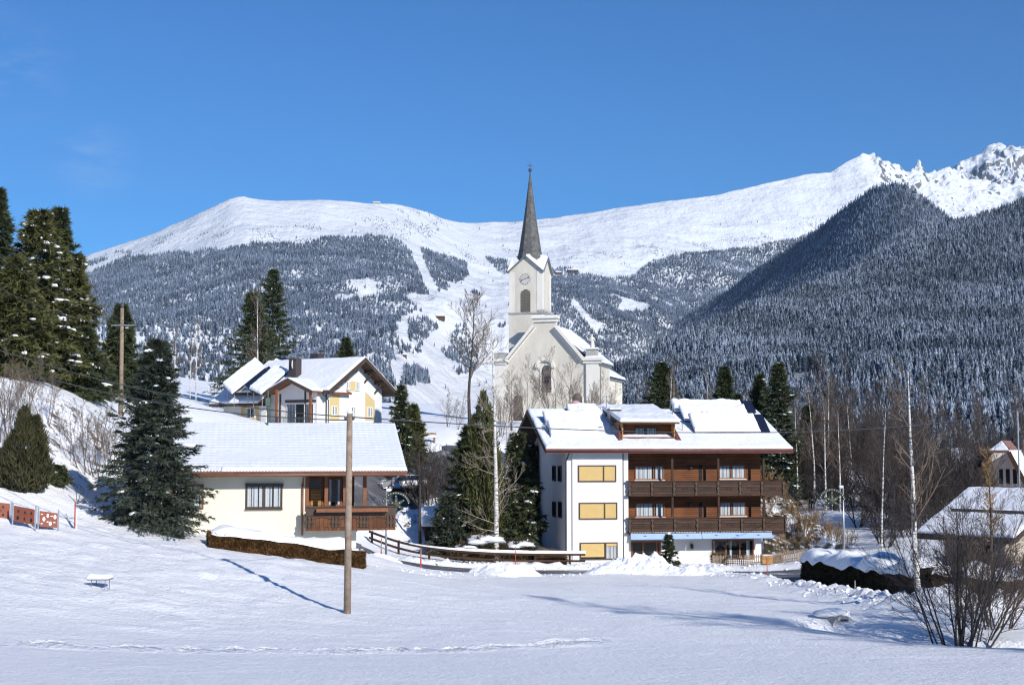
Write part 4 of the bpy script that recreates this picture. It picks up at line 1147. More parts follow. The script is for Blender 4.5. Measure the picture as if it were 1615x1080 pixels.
# ground floor
X0, Z1 = hq(650, 818, yw); X1, Z0 = hq(815, 922, yw)
window(HT, X0, Z0, X1 - X0, Z1 - Z0, yw, M['beam_red'], (.4, .86), kind='none', fw=.1, name='terrace_door')
X0, Z1 = hq(1098, 810, yw); X1, Z0 = hq(1330, 920, yw)
window(HT, X0, Z0, X1 - X0, Z1 - Z0, yw, M['beam_red'], (.33, .66), kind='curtain', fw=.1, curtain=[(.03, .08), (.42, .48), (.82, .90)])
MB().box(X0, X1, yw - .15, yw, Z0 - .05, Z0).build('sill', M['frame_white'], HT)
b = MB(); X, Z = hq(983, 848, yw); b.lathe([(.05, -.2), (.14, -.1), (.14, .12), (.03, .22)], (X, yw - .2, Z), 10); b.box(X - .03, X + .03, yw - .2, yw, Z + .18, Z + .24); b.build('wall_lamp', M['darkmetal'], HT)
for zx0, zx1 in ((648, 1040), (1043, 1430)):
    aw = thing('awning', None, None, (0, 0, 0)); aw.parent = HT
    X0, X1 = hq(zx0, 790, -.35)[0], hq(zx1, 790, -.35)[0]
    Zf = hq(900, 806, -.5)[1]; Zk = hq(900, 770, -.3)[1]
    MB().prism([(X0, -.30, Zk), (X0, -.52, Zf), (X0, -.50, Zf - .02), (X0, -.27, Zk - .02)], (X1 - X0, 0, 0)).build('awning_cloth', M['awning'], aw)
    b = MB(); n_ = int((X1 - X0) / .2)
    for k in range(n_):
        xx = X0 + (k + .5) * (X1 - X0) / n_; b.lathe([(.10, 0), (.10, .03)], (xx, -.30, Zk + .0), 8)
    b.box(X0, X1, -.32, yw, Zk + .03, Zk + .09); b.build('awning_case', M['frame_white'], aw)
    b = MB()
    for t in (.2, .5, .8):
        xx = X0 + t * (X1 - X0)
        zc_ = Zk + (Zf - Zk) * .5; yc_ = -.41 - .006
        b.prism([(xx - .16, yc_, zc_), (xx, yc_ - .02, zc_ - .05), (xx + .16, yc_, zc_), (xx, yc_ + .02, zc_ + .05)], (0, -.006, 0))
    b.build('awning_mark', plain('dark_blue', (.08, .12, .25), .8), aw)
MB().box(xm, xW + 1.2, -.25, yw, zg - .08, zg + .0).build('soffit', M['wood_dark'], HT)

# three pink covered things that stand behind the left end of the ridge
pk = plain('pink_cover', (.50, .30, .29), .7, .15, 3)
for k, (px, py, wd, hh, capd, lab) in enumerate(((899, 656, 1.0, 1.5, 0, 'tilted pink shade umbrella folded above the guest house ridge, leftmost of three'), (915, 656, 1.15, 1.15, 1, 'pink round cover with a cap of snow above the guest house ridge'), (929, 655, .8, .95, 0, 'low pink cover without snow beside the snow capped one'))):
    p_ = at(px, py, 116.5); o = thing('pink_cover', lab, 'cover', (p_.x, p_.y, p_.z - .5), .2, 'pink covers behind the guest house roof')
    b = MB()
    for zz in (0,):
        prof = [(.25 * wd, 0), (.42 * wd, .3 * hh), (.5 * wd, .7 * hh), (.42 * wd, .95 * hh), (.15 * wd, 1.05 * hh)]
        b.lathe(prof, (0, 0, .3), 12)
    c = b.build('cloth', pk, o, True)
    if k == 0: c.rotation_euler = (0, .35, 0)
    MB().tube((0, 0, -3.), (0, 0, .4), .05, .05, 6).build('post', M['greymetal'], o)
    if capd: MB().blob((0, 0, .3 + hh * .98), (.5 * wd, .5 * wd, .2), 3).build('snow_cap', M['clump'], o, True)

def arch_pts(x0, x1, z0, zs, y, n=10):
    """outline of a round-headed opening: sill z0, springing zs"""
    r = (x1 - x0) / 2; cx = (x0 + x1) / 2
    return [(x0, y, z0), (x1, y, z0)] + [(cx + r * math.cos(math.pi * k / n), y, zs + r * math.sin(math.pi * k / n)) for k in range(n + 1)]
# ------------------------------------------------------------------ church
yawC = math.radians(-16)
CH = thing('church', 'pale plastered village church with a tall grey spire, standing behind bare trees', 'church', tuple(at(864, 662, 190)), yawC)
def cq(zx, zy, y): return hit(CH, 780 + zx / 3.857, 380 + zy / 3.857, y)
xl, xr_ = cq(5, 720, 0)[0], cq(628, 720, 0)[0]
zc = cq(600, 720, 0)[1]                     # main cornice
xg0, zg0 = cq(75, 722, 0); xg1, zg1 = cq(540, 722, 0)
xt0, zt0 = cq(240, 520, 0); xt1, zt1 = cq(374, 520, 0); ztt = cq(300, 470, 0)[1]
LN = 13.5
b = MB()
prof = [(xl, 0, -2), (xr_, 0, -2), (xr_, 0, zc), (xg1, 0, zc), (xt1, 0, zt1 - .2), (xt1, 0, ztt), (xt0, 0, ztt), (xt0, 0, zt0 - .2), (xg0, 0, zc), (xl, 0, zc)]
b.prism(prof, (0, .7, 0))
b.build('facade', M['church'], CH)
xc = (xt0 + xt1) / 2
b = MB(); wn_ = 5.4
zr2 = ztt - .55
xn0, xn1 = xc - 6.0, xc + 6.0
zen = zc - .1
b.prism([(xn0, .7, -2), (xn1, .7, -2), (xn1, .7, zen), (xc, .7, zr2 - .3), (xn0, .7, zen)], (0, LN, 0)); b.build('nave_wall', M['church'], CH)
b = MB(); b.prism([(xn0 - .5, .72, zen - .1), (xc, .72, zr2 - .25), (xn1 + .5, .72, zen - .1), (xn1 + .5, .72, zen + .1), (xc, .72, zr2 - .02), (xn0 - .5, .72, zen + .1)], (0, LN + .3, 0)); b.build('nave_roof', M['greymetal'], CH)
for s in (1, -1):
    xe_ = xn1 + .5 if s > 0 else xn0 - .5
    slab('roof_snow', M['roofsnow'], CH, (xe_, .75, zen + .11), Vector((0, LN + .2, 0)), Vector((xc - xe_, 0, zr2 - zen - .14)), 40, 40, .22, 4 + s, .05, .3)
# chancel, lower, hipped
LC0, LC1 = .7 + LN, 25.0
cw = 5.6; zce = cq(770, 832, 18)[1]; zct = zce + 3.6
b = MB(); b.box(xc - cw, xc + cw, LC0, LC1, -2, zce)
b.build('chancel_wall', plaster('chancel_plaster', (.70, .65, .54), .12), CH)
b = MB(); b.box(xc - cw - .25, xc + cw + .25, LC0, LC1 + .25, zce - .35, zce); b.build('chancel_cornice', M['greymetal'], CH)
hp = [(xc - cw - .5, LC0, zce), (xc + cw + .5, LC0, zce), (xc + cw + .5, LC1 + .5, zce), (xc - cw - .5, LC1 + .5, zce)]
tp = [(xc, LC0, zct), (xc, LC1 - 4, zct)]
b = MB(); b.poly([hp[1], hp[2], tp[1], tp[0]]); b.poly([hp[2], hp[3], tp[1]]); b.poly([hp[3], hp[0], tp[0], tp[1]]); b.poly([hp[0], hp[1], tp[0]]); b.build('chancel_roof', M['greymetal'], CH)
slab('roof_snow', M['roofsnow'], CH, (xc + cw + .55, LC0, zce + .02), Vector((0, LC1 - LC0 + .2, 0)), Vector((-cw - .5, 0, zct - zce)), 40, 30, .22, 9, .05, .3)
# mouldings of the gable
b = MB()
def rake(p, q, w_, out, up): b.bar((p[0], -out / 2 + .02, p[1]), (q[0], -out / 2 + .02, q[1]), out, w_, (0, 0, 1))
for (p, q) in (((xg0 - .1, zc + .05), (xt0 + .02, zt0 + .05)), ((xg1 + .1, zc + .05), (xt1 - .02, zt1 + .05))):
    rake(p, q, .34, .75, 0)
    d_ = (Vector((q[0] - p[0], 0, q[1] - p[1]))).normalized(); nrm_ = Vector((d_.z, 0, -d_.x)); nrm_ = nrm_ if nrm_.z < 0 else -nrm_
    rake((p[0] + nrm_.x * .42, p[1] + nrm_.z * .42), (q[0] + nrm_.x * .42, q[1] + nrm_.z * .42), .3, .38, 0)
b.box(xt0 - .35, xt1 + .35, -.5, .9, ztt - .05, ztt + .22)
b.box(xt0 - .12, xt1 + .12, -.25, .75, ztt - .5, ztt - .05)
b.box(xg1 - .2, xr_ + .75, -.55, .85, zc - .12, zc + .3); b.box(xg1, xr_ + .35, -.3, .8, zc - .5, zc - .12)
b.box(xl - .75, xg0 + .2, -.55, .85, zc - .12, zc + .3); b.box(xl - .35, xg0, -.3, .8, zc - .5, zc - .12)
b.build('cornice', M['church_trim'], CH)
b = MB(); pz0 = zc + .3
px0_, px1_ = cq(558, 680, 0)[0], cq(625, 680, 0)[0]; pzt = cq(590, 662, 0)[1]
b.box(px0_, px1_, -.3, .7, pz0, pzt); b.box(px0_ - .15, px1_ + .15, -.42, .82, pzt, pzt + .12)
b.build('pedestal', M['concrete'], CH)
px2_, px3_ = cq(0, 690, 0)[0], cq(72, 690, 0)[0]; pzl = cq(40, 682, 0)[1]
b = MB(); b.box(px2_, px3_, -.3, .7, pz0, pzl); b.build('parapet_block', M['concrete'], CH)
for (a, c, zt_) in ((px0_ - .15, px1_ + .15, pzt + .125), (px2_ - .05, px3_ + .05, pzl + .005), (xt0 - .35, xt1 + .35, ztt + .225), (xg1 + .3, xr_ + .7, zc + .305)):
    slab('ledge_snow', M['clump'], CH, (a, -.42, zt_), Vector((c - a, 0, 0)), Vector((0, 1.2, 0)), 24, 12, .16, 6, .03, .2)
b = MB(); b.box(xr_ - 1.75, xr_ + .02, -.12, .1, -2, zc - .5); b.box(xl - .02, xl + 1.75, -.12, .1, -2, zc - .5); b.build('pilaster', M['church_trim'], CH)
b = MB(); q = cq(556, 800, 0)[0]; b.tube((q, -.2, -1), (q, -.2, zc - .2), .07, .07, 6); q = cq(645, 800, .8)[0]; b.tube((q, .75, -1), (q, .75, zc - .8), .08, .08, 6); b.build('downpipe', M['greymetal'], CH)
# statue of a robed figure on the pedestal
st = thing('statue', 'white statue of a standing robed figure on the right shoulder of the church gable', 'statue', CH.matrix_basis @ Vector(((px0_ + px1_) / 2, .2, pzt + .12)), yawC)
b = MB(); H_ = cq(592, 567, .2)[1] - pzt - .12
b.lathe([(.30, 0), (.33, .05 * H_), (.30, .25 * H_), (.25, .48 * H_), (.31, .62 * H_), (.33, .74 * H_), (.22, .82 * H_), (.09, .85 * H_), (.09, .87 * H_), (.14, .90 * H_), (.15, .94 * H_), (.10, .99 * H_), (.02, H_)], (0, 0, 0), 14)
for k, v_ in enumerate(b.v):                                   # flatten front to back, sway, drapery folds
    x, y, z = v_; a = math.atan2(y, x)
    f = 1 + (.08 * math.sin(a * 7) if z < .6 * H_ else 0)
    b.v[k] = (x * f + .05 * math.sin(z / H_ * 5), y * f * .72, z)
b.tube((-.27, -.05, .74 * H_), (-.32, -.18, .55 * H_), .075, .06, 8); b.tube((-.32, -.18, .55 * H_), (-.08, -.30, .60 * H_), .06, .045, 8)
b.tube((.28, -.02, .74 * H_), (.40, -.12, .58 * H_), .075, .06, 8); b.tube((.40, -.12, .58 * H_), (.30, -.30, .68 * H_), .06, .045, 8)
b.build('body', M['church_trim'], st, True)
# stained window with hood
x0, zs = cq(289, 785, 0); x1, z0 = cq(345, 922, 0)
b = MB(); b.prism(arch_pts(x0 - .28, x1 + .28, z0 - .15, zs, -.10, 14), (0, .09, 0)); b.build('window_surround', M['church_trim'], CH)
wf = MB(); wf.prism(arch_pts(x0, x1, z0, zs, -.13, 14), (0, .02, 0))
def stained():
    m, n, L, p = nt('stained_glass')
    tc = n.new('ShaderNodeTexCoord'); v = n.new('ShaderNodeTexVoronoi'); v.inputs['Scale'].default_value = 2.6; L(tc.outputs['Object'], v.inputs['Vector'])
    r = ramp(n, [(.1, (.02, .015, .012)), (.35, (.10, .045, .02)), (.55, (.05, .035, .03)), (.72, (.16, .13, .09)), (.9, (.04, .07, .13))]); sp = n.new('ShaderNodeSeparateColor'); L(v.outputs['Color'], sp.inputs[0]); L(sp.outputs[0], r.inputs[0])
    L(r.outputs[0], p.inputs['Base Color']); p.inputs['Roughness'].default_value = .25
    return m
wfo = wf.build('window', stained(), CH)
b = MB()
for k in range(1, 6): b.box(x0, x1, -.145, -.131, z0 + k * (zs - z0) / 5.2 - .03, z0 + k * (zs - z0) / 5.2 + .03)
b.box((x0 + x1) / 2 - .03, (x0 + x1) / 2 + .03, -.15, -.131, z0, zs + .5); b.build('glazing_bar', M['darkmetal'], wfo)
# hood mould: arched band
hx0, hz = cq(250, 772, 0); hx1, _ = cq(368, 772, 0); r1 = (hx1 - hx0) / 2; hc = (hx0 + hx1) / 2; n_ = 16
b = MB()
for k in range(n_):
    a0, a1 = math.pi * k / n_, math.pi * (k + 1) / n_
    b.prism([(hc + r1 * math.cos(a0), -.4, hz + r1 * math.sin(a0)), (hc + r1 * math.cos(a1), -.4, hz + r1 * math.sin(a1)), (hc + (r1 - .42) * math.cos(a1), -.4, hz + (r1 - .42) * math.sin(a1)), (hc + (r1 - .42) * math.cos(a0), -.4, hz + (r1 - .42) * math.sin(a0))], (0, .45, 0))
b.build('hood_mould', M['church_trim'], CH)
for (a, c, t, e) in ((116, 172, 965, 1130), (475, 534, 955, 1130)):
    x0, zs = cq(a, t, 0); x1, z0 = cq(c, e, 0)
    b = MB(); b.prism(arch_pts(x0 - .25, x1 + .25, z0, zs, -.08, 12), (0, .07, 0)); b.build('door_surround', M['church_trim'], CH)
    b = MB(); b.prism(arch_pts(x0, x1, z0, zs, -.10, 12), (0, .02, 0)); b.build('door', plain('old_oak_%d' % a, (.055, .04, .032), .7, .3, 3, .02), CH)
# tower
TY = 3.2                                    # tower front stands behind the facade
tx0 = cq(90, 350, TY)[0]; tx1 = cq(290, 350, TY)[0]; tw = tx1 - tx0; tcx, tcy = (tx0 + tx1) / 2, TY + tw / 2
ztb = cq(190, 438, TY)[1]; zte = cq(190, 186, TY)[1]; zta = cq(185, 92, TY)[1]
tz = lambda zx, zy: cq(zx, zy, TY)
tw_o = thing('tower', None, None, (tcx, tcy, 0)); tw_o.parent = CH
h_ = tw / 2
b = MB(); b.box(-h_ - .06, h_ + .06, -h_ - .06, h_ + .06, -2, ztb); b.box(-h_, h_, -h_, h_, ztb, zte)
for r_ in range(4):
    c_, s_ = round(math.cos(r_ * math.pi / 2)), round(math.sin(r_ * math.pi / 2))
    R = lambda x, y: (x * c_ - y * s_, x * s_ + y * c_)
    pts = [(*R(-h_, -h_), zte), (*R(h_, -h_), zte), (*R(0, -h_), zta - .15)]
    b.prism(pts, (*R(0, .35), 0))
b.build('tower_wall', M['church'], tw_o)
b = MB(); b.box(-h_ - .2, h_ + .2, -h_ - .2, h_ + .2, ztb - .12, ztb + .1)
b.box(h_ - .5, h_ + .3, -h_ - .25, h_ + .3, ztb + .1, ztb + .42)
b.build('tower_cornice', M['concrete'], tw_o)
# pilaster strips
b = MB()
for r_ in range(4):
    c_, s_ = round(math.cos(r_ * math.pi / 2)), round(math.sin(r_ * math.pi / 2))
    for a0, a1 in ((-h_ - .03, -h_ + .75), (h_ - .75, h_ + .03)):
        p_ = [(a0, -h_ - .05), (a1, -h_ - .05), (a1, -h_ + .01), (a0, -h_ + .01)]
        b.prism([(x * c_ - y * s_, x * s_ + y * c_, ztb + .1) for x, y in p_], (0, 0, zte - ztb - .1))
b.build('corner_strip', M['church_trim'], tw_o)
# gable copings and little gable roofs
b = MB(); sn = MB()
ov = .28
for r_ in range(4):
    c_, s_ = round(math.cos(r_ * math.pi / 2)), round(math.sin(r_ * math.pi / 2))
    R = lambda x, y, z: Vector((x * c_ - y * s_, x * s_ + y * c_, z))
    up_ = R(0, 0, 1)
    for s in (-1, 1):
        b.bar(R(s * (h_ + .3), -h_ - ov / 2, zte - .12), R(0, -h_ - ov / 2, zta), .42, .16)
        V0 = [R(0, -h_ - ov, zta + .06), R(s * (h_ + .34), -h_ - ov, zte - .06), R(s * (h_ + .1), -h_ + .1, zte + .06), R(0, 0, zta + .06)]
        sn.poly(V0 if s < 0 else V0[::-1])
b.build('gable_coping', M['greymetal'], tw_o)
sn.build('gable_roof', M['greymetal'], tw_o)
b = MB()
for r_ in (0, 1, 2, 3):
    c_, s_ = round(math.cos(r_ * math.pi / 2)), round(math.sin(r_ * math.pi / 2))
    R = lambda x, y, z: Vector((x * c_ - y * s_, x * s_ + y * c_, z))
    for s in (1, -1):
        if r_ == 0 and s < 0 or r_ == 3 and s > 0 and False: continue
        pts = [R(s * .12, -h_ - ov + .05, zta - .05), R(s * (h_ + .15), -h_ - ov + .05, zte + .05), R(s * h_ * .9, -h_ * .75, zte + .35), R(s * .5, -.9, zta + .25)]
        b.prism(pts, R(0, 0, .26))
b.build('gable_snow', M['clump'], tw_o)
# spire
zs0 = tz(200, 108)[1] - .6; zap = hit(CH, 830, 279, tcy)[1]
b = MB()
sr0 = (cq(281, 100, tcy)[0] - cq(124, 100, tcy)[0]) / 2
prof_ = [(sr0 * 1.10, zs0 - .6), (sr0 * 1.02, zs0 + .6), (sr0 * .84, zs0 + (zap - zs0) * .16), (sr0 * .40, zs0 + (zap - zs0) * .60), (.13, zap)]
b.lathe([(r_, z_) for r_, z_ in prof_], (0, 0, 0), 8)
sp_ = b.build('spire', M['shingle'], tw_o); sp_.rotation_euler = (0, 0, math.pi / 8)
b = MB(); zb_ = hit(CH, 830, 269, tcy)[1]; zx_ = hit(CH, 830, 257, tcy)[1]
b.tube((0, 0, zap - .3), (0, 0, zb_), .11, .07, 8); b.blob((0, 0, zb_), .27, 1, .0, 12, 8)
cr = b.build('finial_ball', M['darkmetal'], tw_o, True)
b = MB(); b.tube((0, 0, zb_), (0, 0, zx_), .045, .04, 6); b.tube((-.38, 0, zx_ - .42), (.38, 0, zx_ - .42), .04, .04, 6); b.build('cross', M['darkmetal'], tw_o)
b = MB(); zz = tz(305, 60)[1]; b.tube((h_ + .1, 0, zta - .2), (h_ + .1, 0, zz), .06, .03, 6); b.blob((h_ + .1, 0, zz - .45), .16, 2, 0, 8, 6); b.build('gable_finial', M['darkmetal'], tw_o)
# clock on the front
ck = thing('clock', None, None, (tz(188, 231)[0] - tcx, -h_ - .02, tz(188, 231)[1])); ck.parent = tw_o
rc = .80
b = MB(); b.tube((0, 0, 0), (0, -.05, 0), rc, rc, 32); b.build('clock_face', plaster('clock_face', (.50, .48, .45), .25), ck)
b = MB()
for k in range(12):
    a = k * math.pi / 6; r0, r1 = (.62, .77)
    b.bar((r0 * math.sin(a), -.065, r0 * math.cos(a)), (r1 * math.sin(a), -.065, r1 * math.cos(a)), .04, .02, (0, 1, 0))
b.build('hour_mark', M['darkmetal'], ck)
b = MB()
b.bar((-.05, -.085, -.02), (.50, -.085, .20), .06, .02, (0, 1, 0)); b.tube((.46, -.08, .185), (.46, -.1, .185), .10, .10, 10)
b.bar((.05, -.095, .05), (-.66, -.095, -.25), .05, .02, (0, 1, 0)); b.tube((-.55, -.09, -.20), (-.55, -.11, -.20), .09, .09, 10)
b.build('clock_hand', M['darkmetal'], ck)
# louvred opening
X0, zs = tz(163, 325); X1, z0 = tz(218, 434)
lo = MB(); lo.prism(arch_pts(X0 - tcx, X1 - tcx, z0, zs, -h_ - .07, 14), (0, .06, 0)); lo_ = lo.build('louvre', M['dark'], tw_o)
b = MB(); n_ = 11; rr_ = (X1 - X0) / 2
for k in range(n_):
    z_ = z0 + .12 + k * (zs + rr_ * .7 - z0) / n_; hw = rr_ if z_ < zs else math.sqrt(max(.01, rr_**2 - (z_ - zs)**2))
    cx_ = (X0 + X1) / 2 - tcx
    b.prism([(cx_ - hw, -h_ - .09, z_ + .17), (cx_ - hw, -h_ - .17, z_), (cx_ - hw, -h_ - .15, z_ - .03), (cx_ - hw, -h_ - .07, z_ + .14)], (2 * hw, 0, 0))
b.build('louvre_slat', plain('old_louvre', (.16, .145, .12), .8, .25), lo_)

# ------------------------------------------------------------------ white and ochre house on the rise
yawM = math.radians(59)
MH = thing('chalet', 'white and ochre chalet with snow loaded solar panels, standing on the rise behind the bungalow', 'house', tuple(at(513, 668, 121)), yawM)
def mq(px, py, y=0.): return hit(MH, px, py, y)
def mside(px, py, x0=0.): return hitx(MH, px, py, x0)
wW = 8.2
apx, apz = hit(MH, 576.5, 567, -1.2)
zev = hit(MH, 520, 619, -1.2)[1]
xa = wW / 2
slM = (apz - zev) / (xa + 1.05)
LM = 9.6
zw_ = zev + slM * 1.05
b = MB(); b.prism([(0, 0, -4), (wW, 0, -4), (wW, 0, zw_), (xa, 0, zw_ + slM * xa), (0, 0, zw_)], (0, LM, 0)); b.build('wall', M['white'], MH)
# ochre fields on the gable
och = M['ochre']
def quad_front(name, pts, m, out=.02):
    q = [Vector((*[mq(a, c, 0)[0]], -out, mq(a, c, 0)[1])) for a, c in pts]
    return MB().prism(q, (0, out - .002, 0)).build(name, m, MH)
G2 = lambda zx, zy: (330 + zx / 5.21, 540 + zy / 5.21)
quad_front('ochre_field', [G2(988, 640), G2(1068, 640), G2(1068, 400), G2(988, 455)], och)
quad_front('ochre_field', [G2(1282, 640), G2(1358, 640), G2(1358, 480), G2(1282, 405)], och)
quad_front('ochre_field', [G2(1155, 398), G2(1202, 398), G2(1202, 318), G2(1155, 318)], och)
def win_front(a, t, c, e, fm=M['frame_white'], mu=(.5,)):
    X0, Z1 = mq(*G2(a, t)); X1, Z0 = mq(*G2(c, e))
    window(MH, X0, Z0, X1 - X0, Z1 - Z0, -.02, fm, mu, kind='curtain', fw=.08, curtain=[(.05, .4), (.6, .95)])
win_front(1122, 318, 1152, 388); win_front(1200, 318, 1232, 398)
win_front(1002, 520, 1046, 600); win_front(1160, 525, 1198, 600); win_front(1296, 530, 1338, 615)
# main roof
b = MB(); th = .2
b.prism([(-1.05, -1.2, zev), (xa, -1.2, apz), (wW + 1.05, -1.2, zev), (wW + 1.05, -1.2, zev + th), (xa, -1.2, apz + th), (-1.05, -1.2, zev + th)], (0, LM + 1.6, 0)); b.build('roof', M['wood_soffit'], MH)
for s in (0, 1):
    xe_ = -1.07 if s == 0 else wW + 1.07
    slab('roof_snow', M['roofsnow'], MH, (xe_, -1.22, zev + th + .01), Vector((0, LM + 1.65, 0)), Vector((xa - xe_, 0, apz - zev)), 70, 50, .13, 21 + s, .02, .15, tile=(.4, .4, .02))
b = MB()
for s, xe_ in ((0, -1.05), (1, wW + 1.05)):
    b.bar((xe_, -1.25, zev - .02), (xa, -1.25, apz - .02), .06, .34)
b.build('verge_board', M['beam'], MH)
for t in (.0, .30, .62):
    for s in (-1, 1):
        if t == 0 and s < 0: continue
        xx = xa + s * t * (xa + .7); zz = apz - slM * abs(xx - xa) - .16
        b = MB(); b.bar((xx, -1.18, zz), (xx, .05, zz), .17, .22); b.bar((xx, -.85, zz - .1), (xx, -.02, zz - .95), .12, .12); b.build('purlin', M['beam'], MH)
b = MB(); b.box(-.04, .12, -.06, 0.02, -3, zw_); b.tube((-1.05, -1., zev), (-1.05, LM, zev), .06, .06, 6); b.path([(-1.05, -.5, zev - .05), (-.1, -.4, zev - .6), (-.1, -.4, -2)], .05, 6); b.build('gutter', M['darkmetal'], MH)
# porch gable on the long side
yp, _ = mside(455.7, 600, -2.2); zpa = mside(455.7, 599, -2.2)[1]; ypw = 2.75; zpe = mside(424, 621, -2.2)[1]
b = MB(); b.prism([(-2.4, yp - ypw, zpe), (-2.4, yp, zpa), (-2.4, yp + ypw, zpe), (-2.4, yp + ypw, zpe + .16), (-2.4, yp, zpa + .16), (-2.4, yp - ypw, zpe + .16)], (2.4 + xa - 1.0, 0, 0)); b.build('porch_roof', M['beam_red'], MH)
for s in (-1, 1):
    slab('porch_snow', M['roofsnow'], MH, (-2.42, yp + s * (ypw + .05), zpe + .165), Vector((4.8, 0, 0)), Vector((0, -s * (ypw + .05), zpa - zpe)), 34, 26, .14, 30 + s, .03, .15)
b = MB(); b.prism([(-1.2, yp - 2.3, -4), (-1.2, yp + 2.1, -4), (-1.2, yp + 2.1, zpe + .2), (-1.2, yp, zpa - .05), (-1.2, yp - 2.3, zpe + .1)], (1.25, 0, 0)); b.build('porch_wall', M['white'], MH)
b = MB()
for s in (-1, 1): b.bar((-2.43, yp + s * ypw, zpe + .0), (-2.43, yp, zpa + .0), .06, .26)
b.build('verge_board', M['beam'], MH)
for yy in (yp + 1.35, yp - 2.4):
    MB().box(-2.3, -2.12, yy - .09, yy + .09, -3, zpe + .35).build('post', M['beam_red'], MH)
b = MB(); b.box(-1.26, -1.19, yp - 2.2, yp + 1.2, zpe - .75, zpe - .55); b.box(-1.27, -1.18, yp - 1.1, yp - .95, -3, zpa - .5); b.box(-1.27, -1.18, yp + 1.7, yp + 1.85, -3, zpe); b.build('timber', M['beam'], MH)
# glazed front of the porch room
f = window(MH, 0, 0, 3.0, 1.9, fm=M['frame_white'], muls=(.33, .66), kind='curtain', fw=.06, rot=-math.pi / 2, origin=(-1.21, yp + 1.0, zpe - 2.75), curtain=[(.05, .3), (.7, .95)])
b = MB(); b.box(-2.34, -2.3, yp - 2.4, yp + 1.4, zpe - 2.1, zpe - 2.05); b.box(-2.34, -2.3, yp - 2.4, yp + 1.4, zpe - 2.6, zpe - 2.55)
for k in range(26): b.box(-2.33, -2.31, yp - 2.4 + k * .15, yp - 2.37 + k * .15, zpe - 2.55, zpe - 2.1)
b.build('railing', M['darkmetal'], MH)
# lower wing at the far end, hipped roof
yb1, zb1 = mside(376, 636, -1.0)
wy0, wy1 = LM - 3.4, LM + 2.4
zlw = mside(400, 636, -1.4)[1]
b = MB(); b.box(-.6, 6.5, wy0, wy1 - .8, -4, zlw); b.build('wing_wall', M['white'], MH)
e0, e1, e2, e3 = (-1.6, wy0, zlw), (7.5, wy0, zlw), (7.5, wy1, zlw), (-1.6, wy1, zlw)
t0, t1 = (2.9, wy0, zlw + 2.9), (2.9, wy1 - 3.0, zlw + 2.9)
b = MB(); b.poly([e3, e0, t0, t1]); b.poly([e2, e3, t1]); b.poly([e1, e2, t1, t0]); b.poly([e0, e1, t0]); b.build('wing_roof', M['tile'], MH)
b = MB(); b.box(-1.62, 7.5, wy0, wy1 + .02, zlw - .2, zlw - .01); b.build('wing_eave', M['beam'], MH)
slab('roof_snow', M['roofsnow'], MH, (-1.65, wy1, zlw + .02), Vector((0, wy0 - wy1, 0)), Vector((4.5, 0, 2.9)), 50, 40, .2, 33, .03, .2)
b = MB(); b.poly([Vector(e2) + Vector((0, .03, .1)), Vector(e3) + Vector((-.03, .03, .1)), Vector(t1) + Vector((0, 0, .2))]); b.build('hip_snow', M['roofsnow'], MH)
y0_, z0_ = mside(*G2(262, 640), -.6); y1_, z1_ = mside(*G2(406, 522), -.6)
MB().box(-.63, -.601, min(y0_, y1_), max(y0_, y1_), -3, z1_).build('ochre_field', och, MH)
y0_, z0_ = mside(*G2(303, 622), -.63); y1_, z1_ = mside(*G2(380, 535), -.63)
window(MH, 0, 0, abs(y0_ - y1_), z1_ - z0_, fm=M['frame_white'], muls=(.5,), kind='curtain', fw=.08, rot=-math.pi / 2, origin=(-.63, max(y0_, y1_), z0_), curtain=[(.05, .3), (.7, .95)])
# solar racks above the wing
def rack(c4, th_, seed, snow=(0, 1)):
    c = thing('solar_collector', None, None, (0, 0, 0)); c.parent = MH
    Mi = MH.matrix_basis.inverted()
    p = [Mi @ at(*q) for q in c4]
    o, u, v = p[0], p[1] - p[0], p[3] - p[0]
    n_ = u.cross(v).normalized(); n_ = n_ if n_.z > 0 else -n_
    MB().prism([o, o + u, o + u + v, o + v], -n_ * .1).build('panel', M['solar'], c)
    bm = MB()
    for t in (.1, .9):
        for s in (.15, .85):
            q = o + u * t + v * s - n_ * .1; bm.tube(q, (q.x, q.y, q.z - 1.6), .035, .035, 6)
    bm.build('rack', M['metal'], c)
    if snow: slab('panel_snow', M['roofsnow'], c, o + u * snow[0] + n_ * .01, u * (snow[1] - snow[0]), v, 40, 30, th_, seed, .04, .15)
rack([(351, 606, 124.5), (403.5, 565, 128.5), (422, 573, 127), (366, 621.5, 122.8)], .22, 41)
rack([(385, 606, 123), (424, 577, 127), (434, 586, 125.6), (398, 619, 121.6)], .15, 43, None)
rack([(393, 613, 122), (436, 577, 126.5), (462, 582, 125.4), (412, 622, 120.6)], .25, 45)
rack([(421, 580, 129), (440, 563, 131), (458, 570, 130), (440, 586, 128)], .2, 47, (.0, .75))
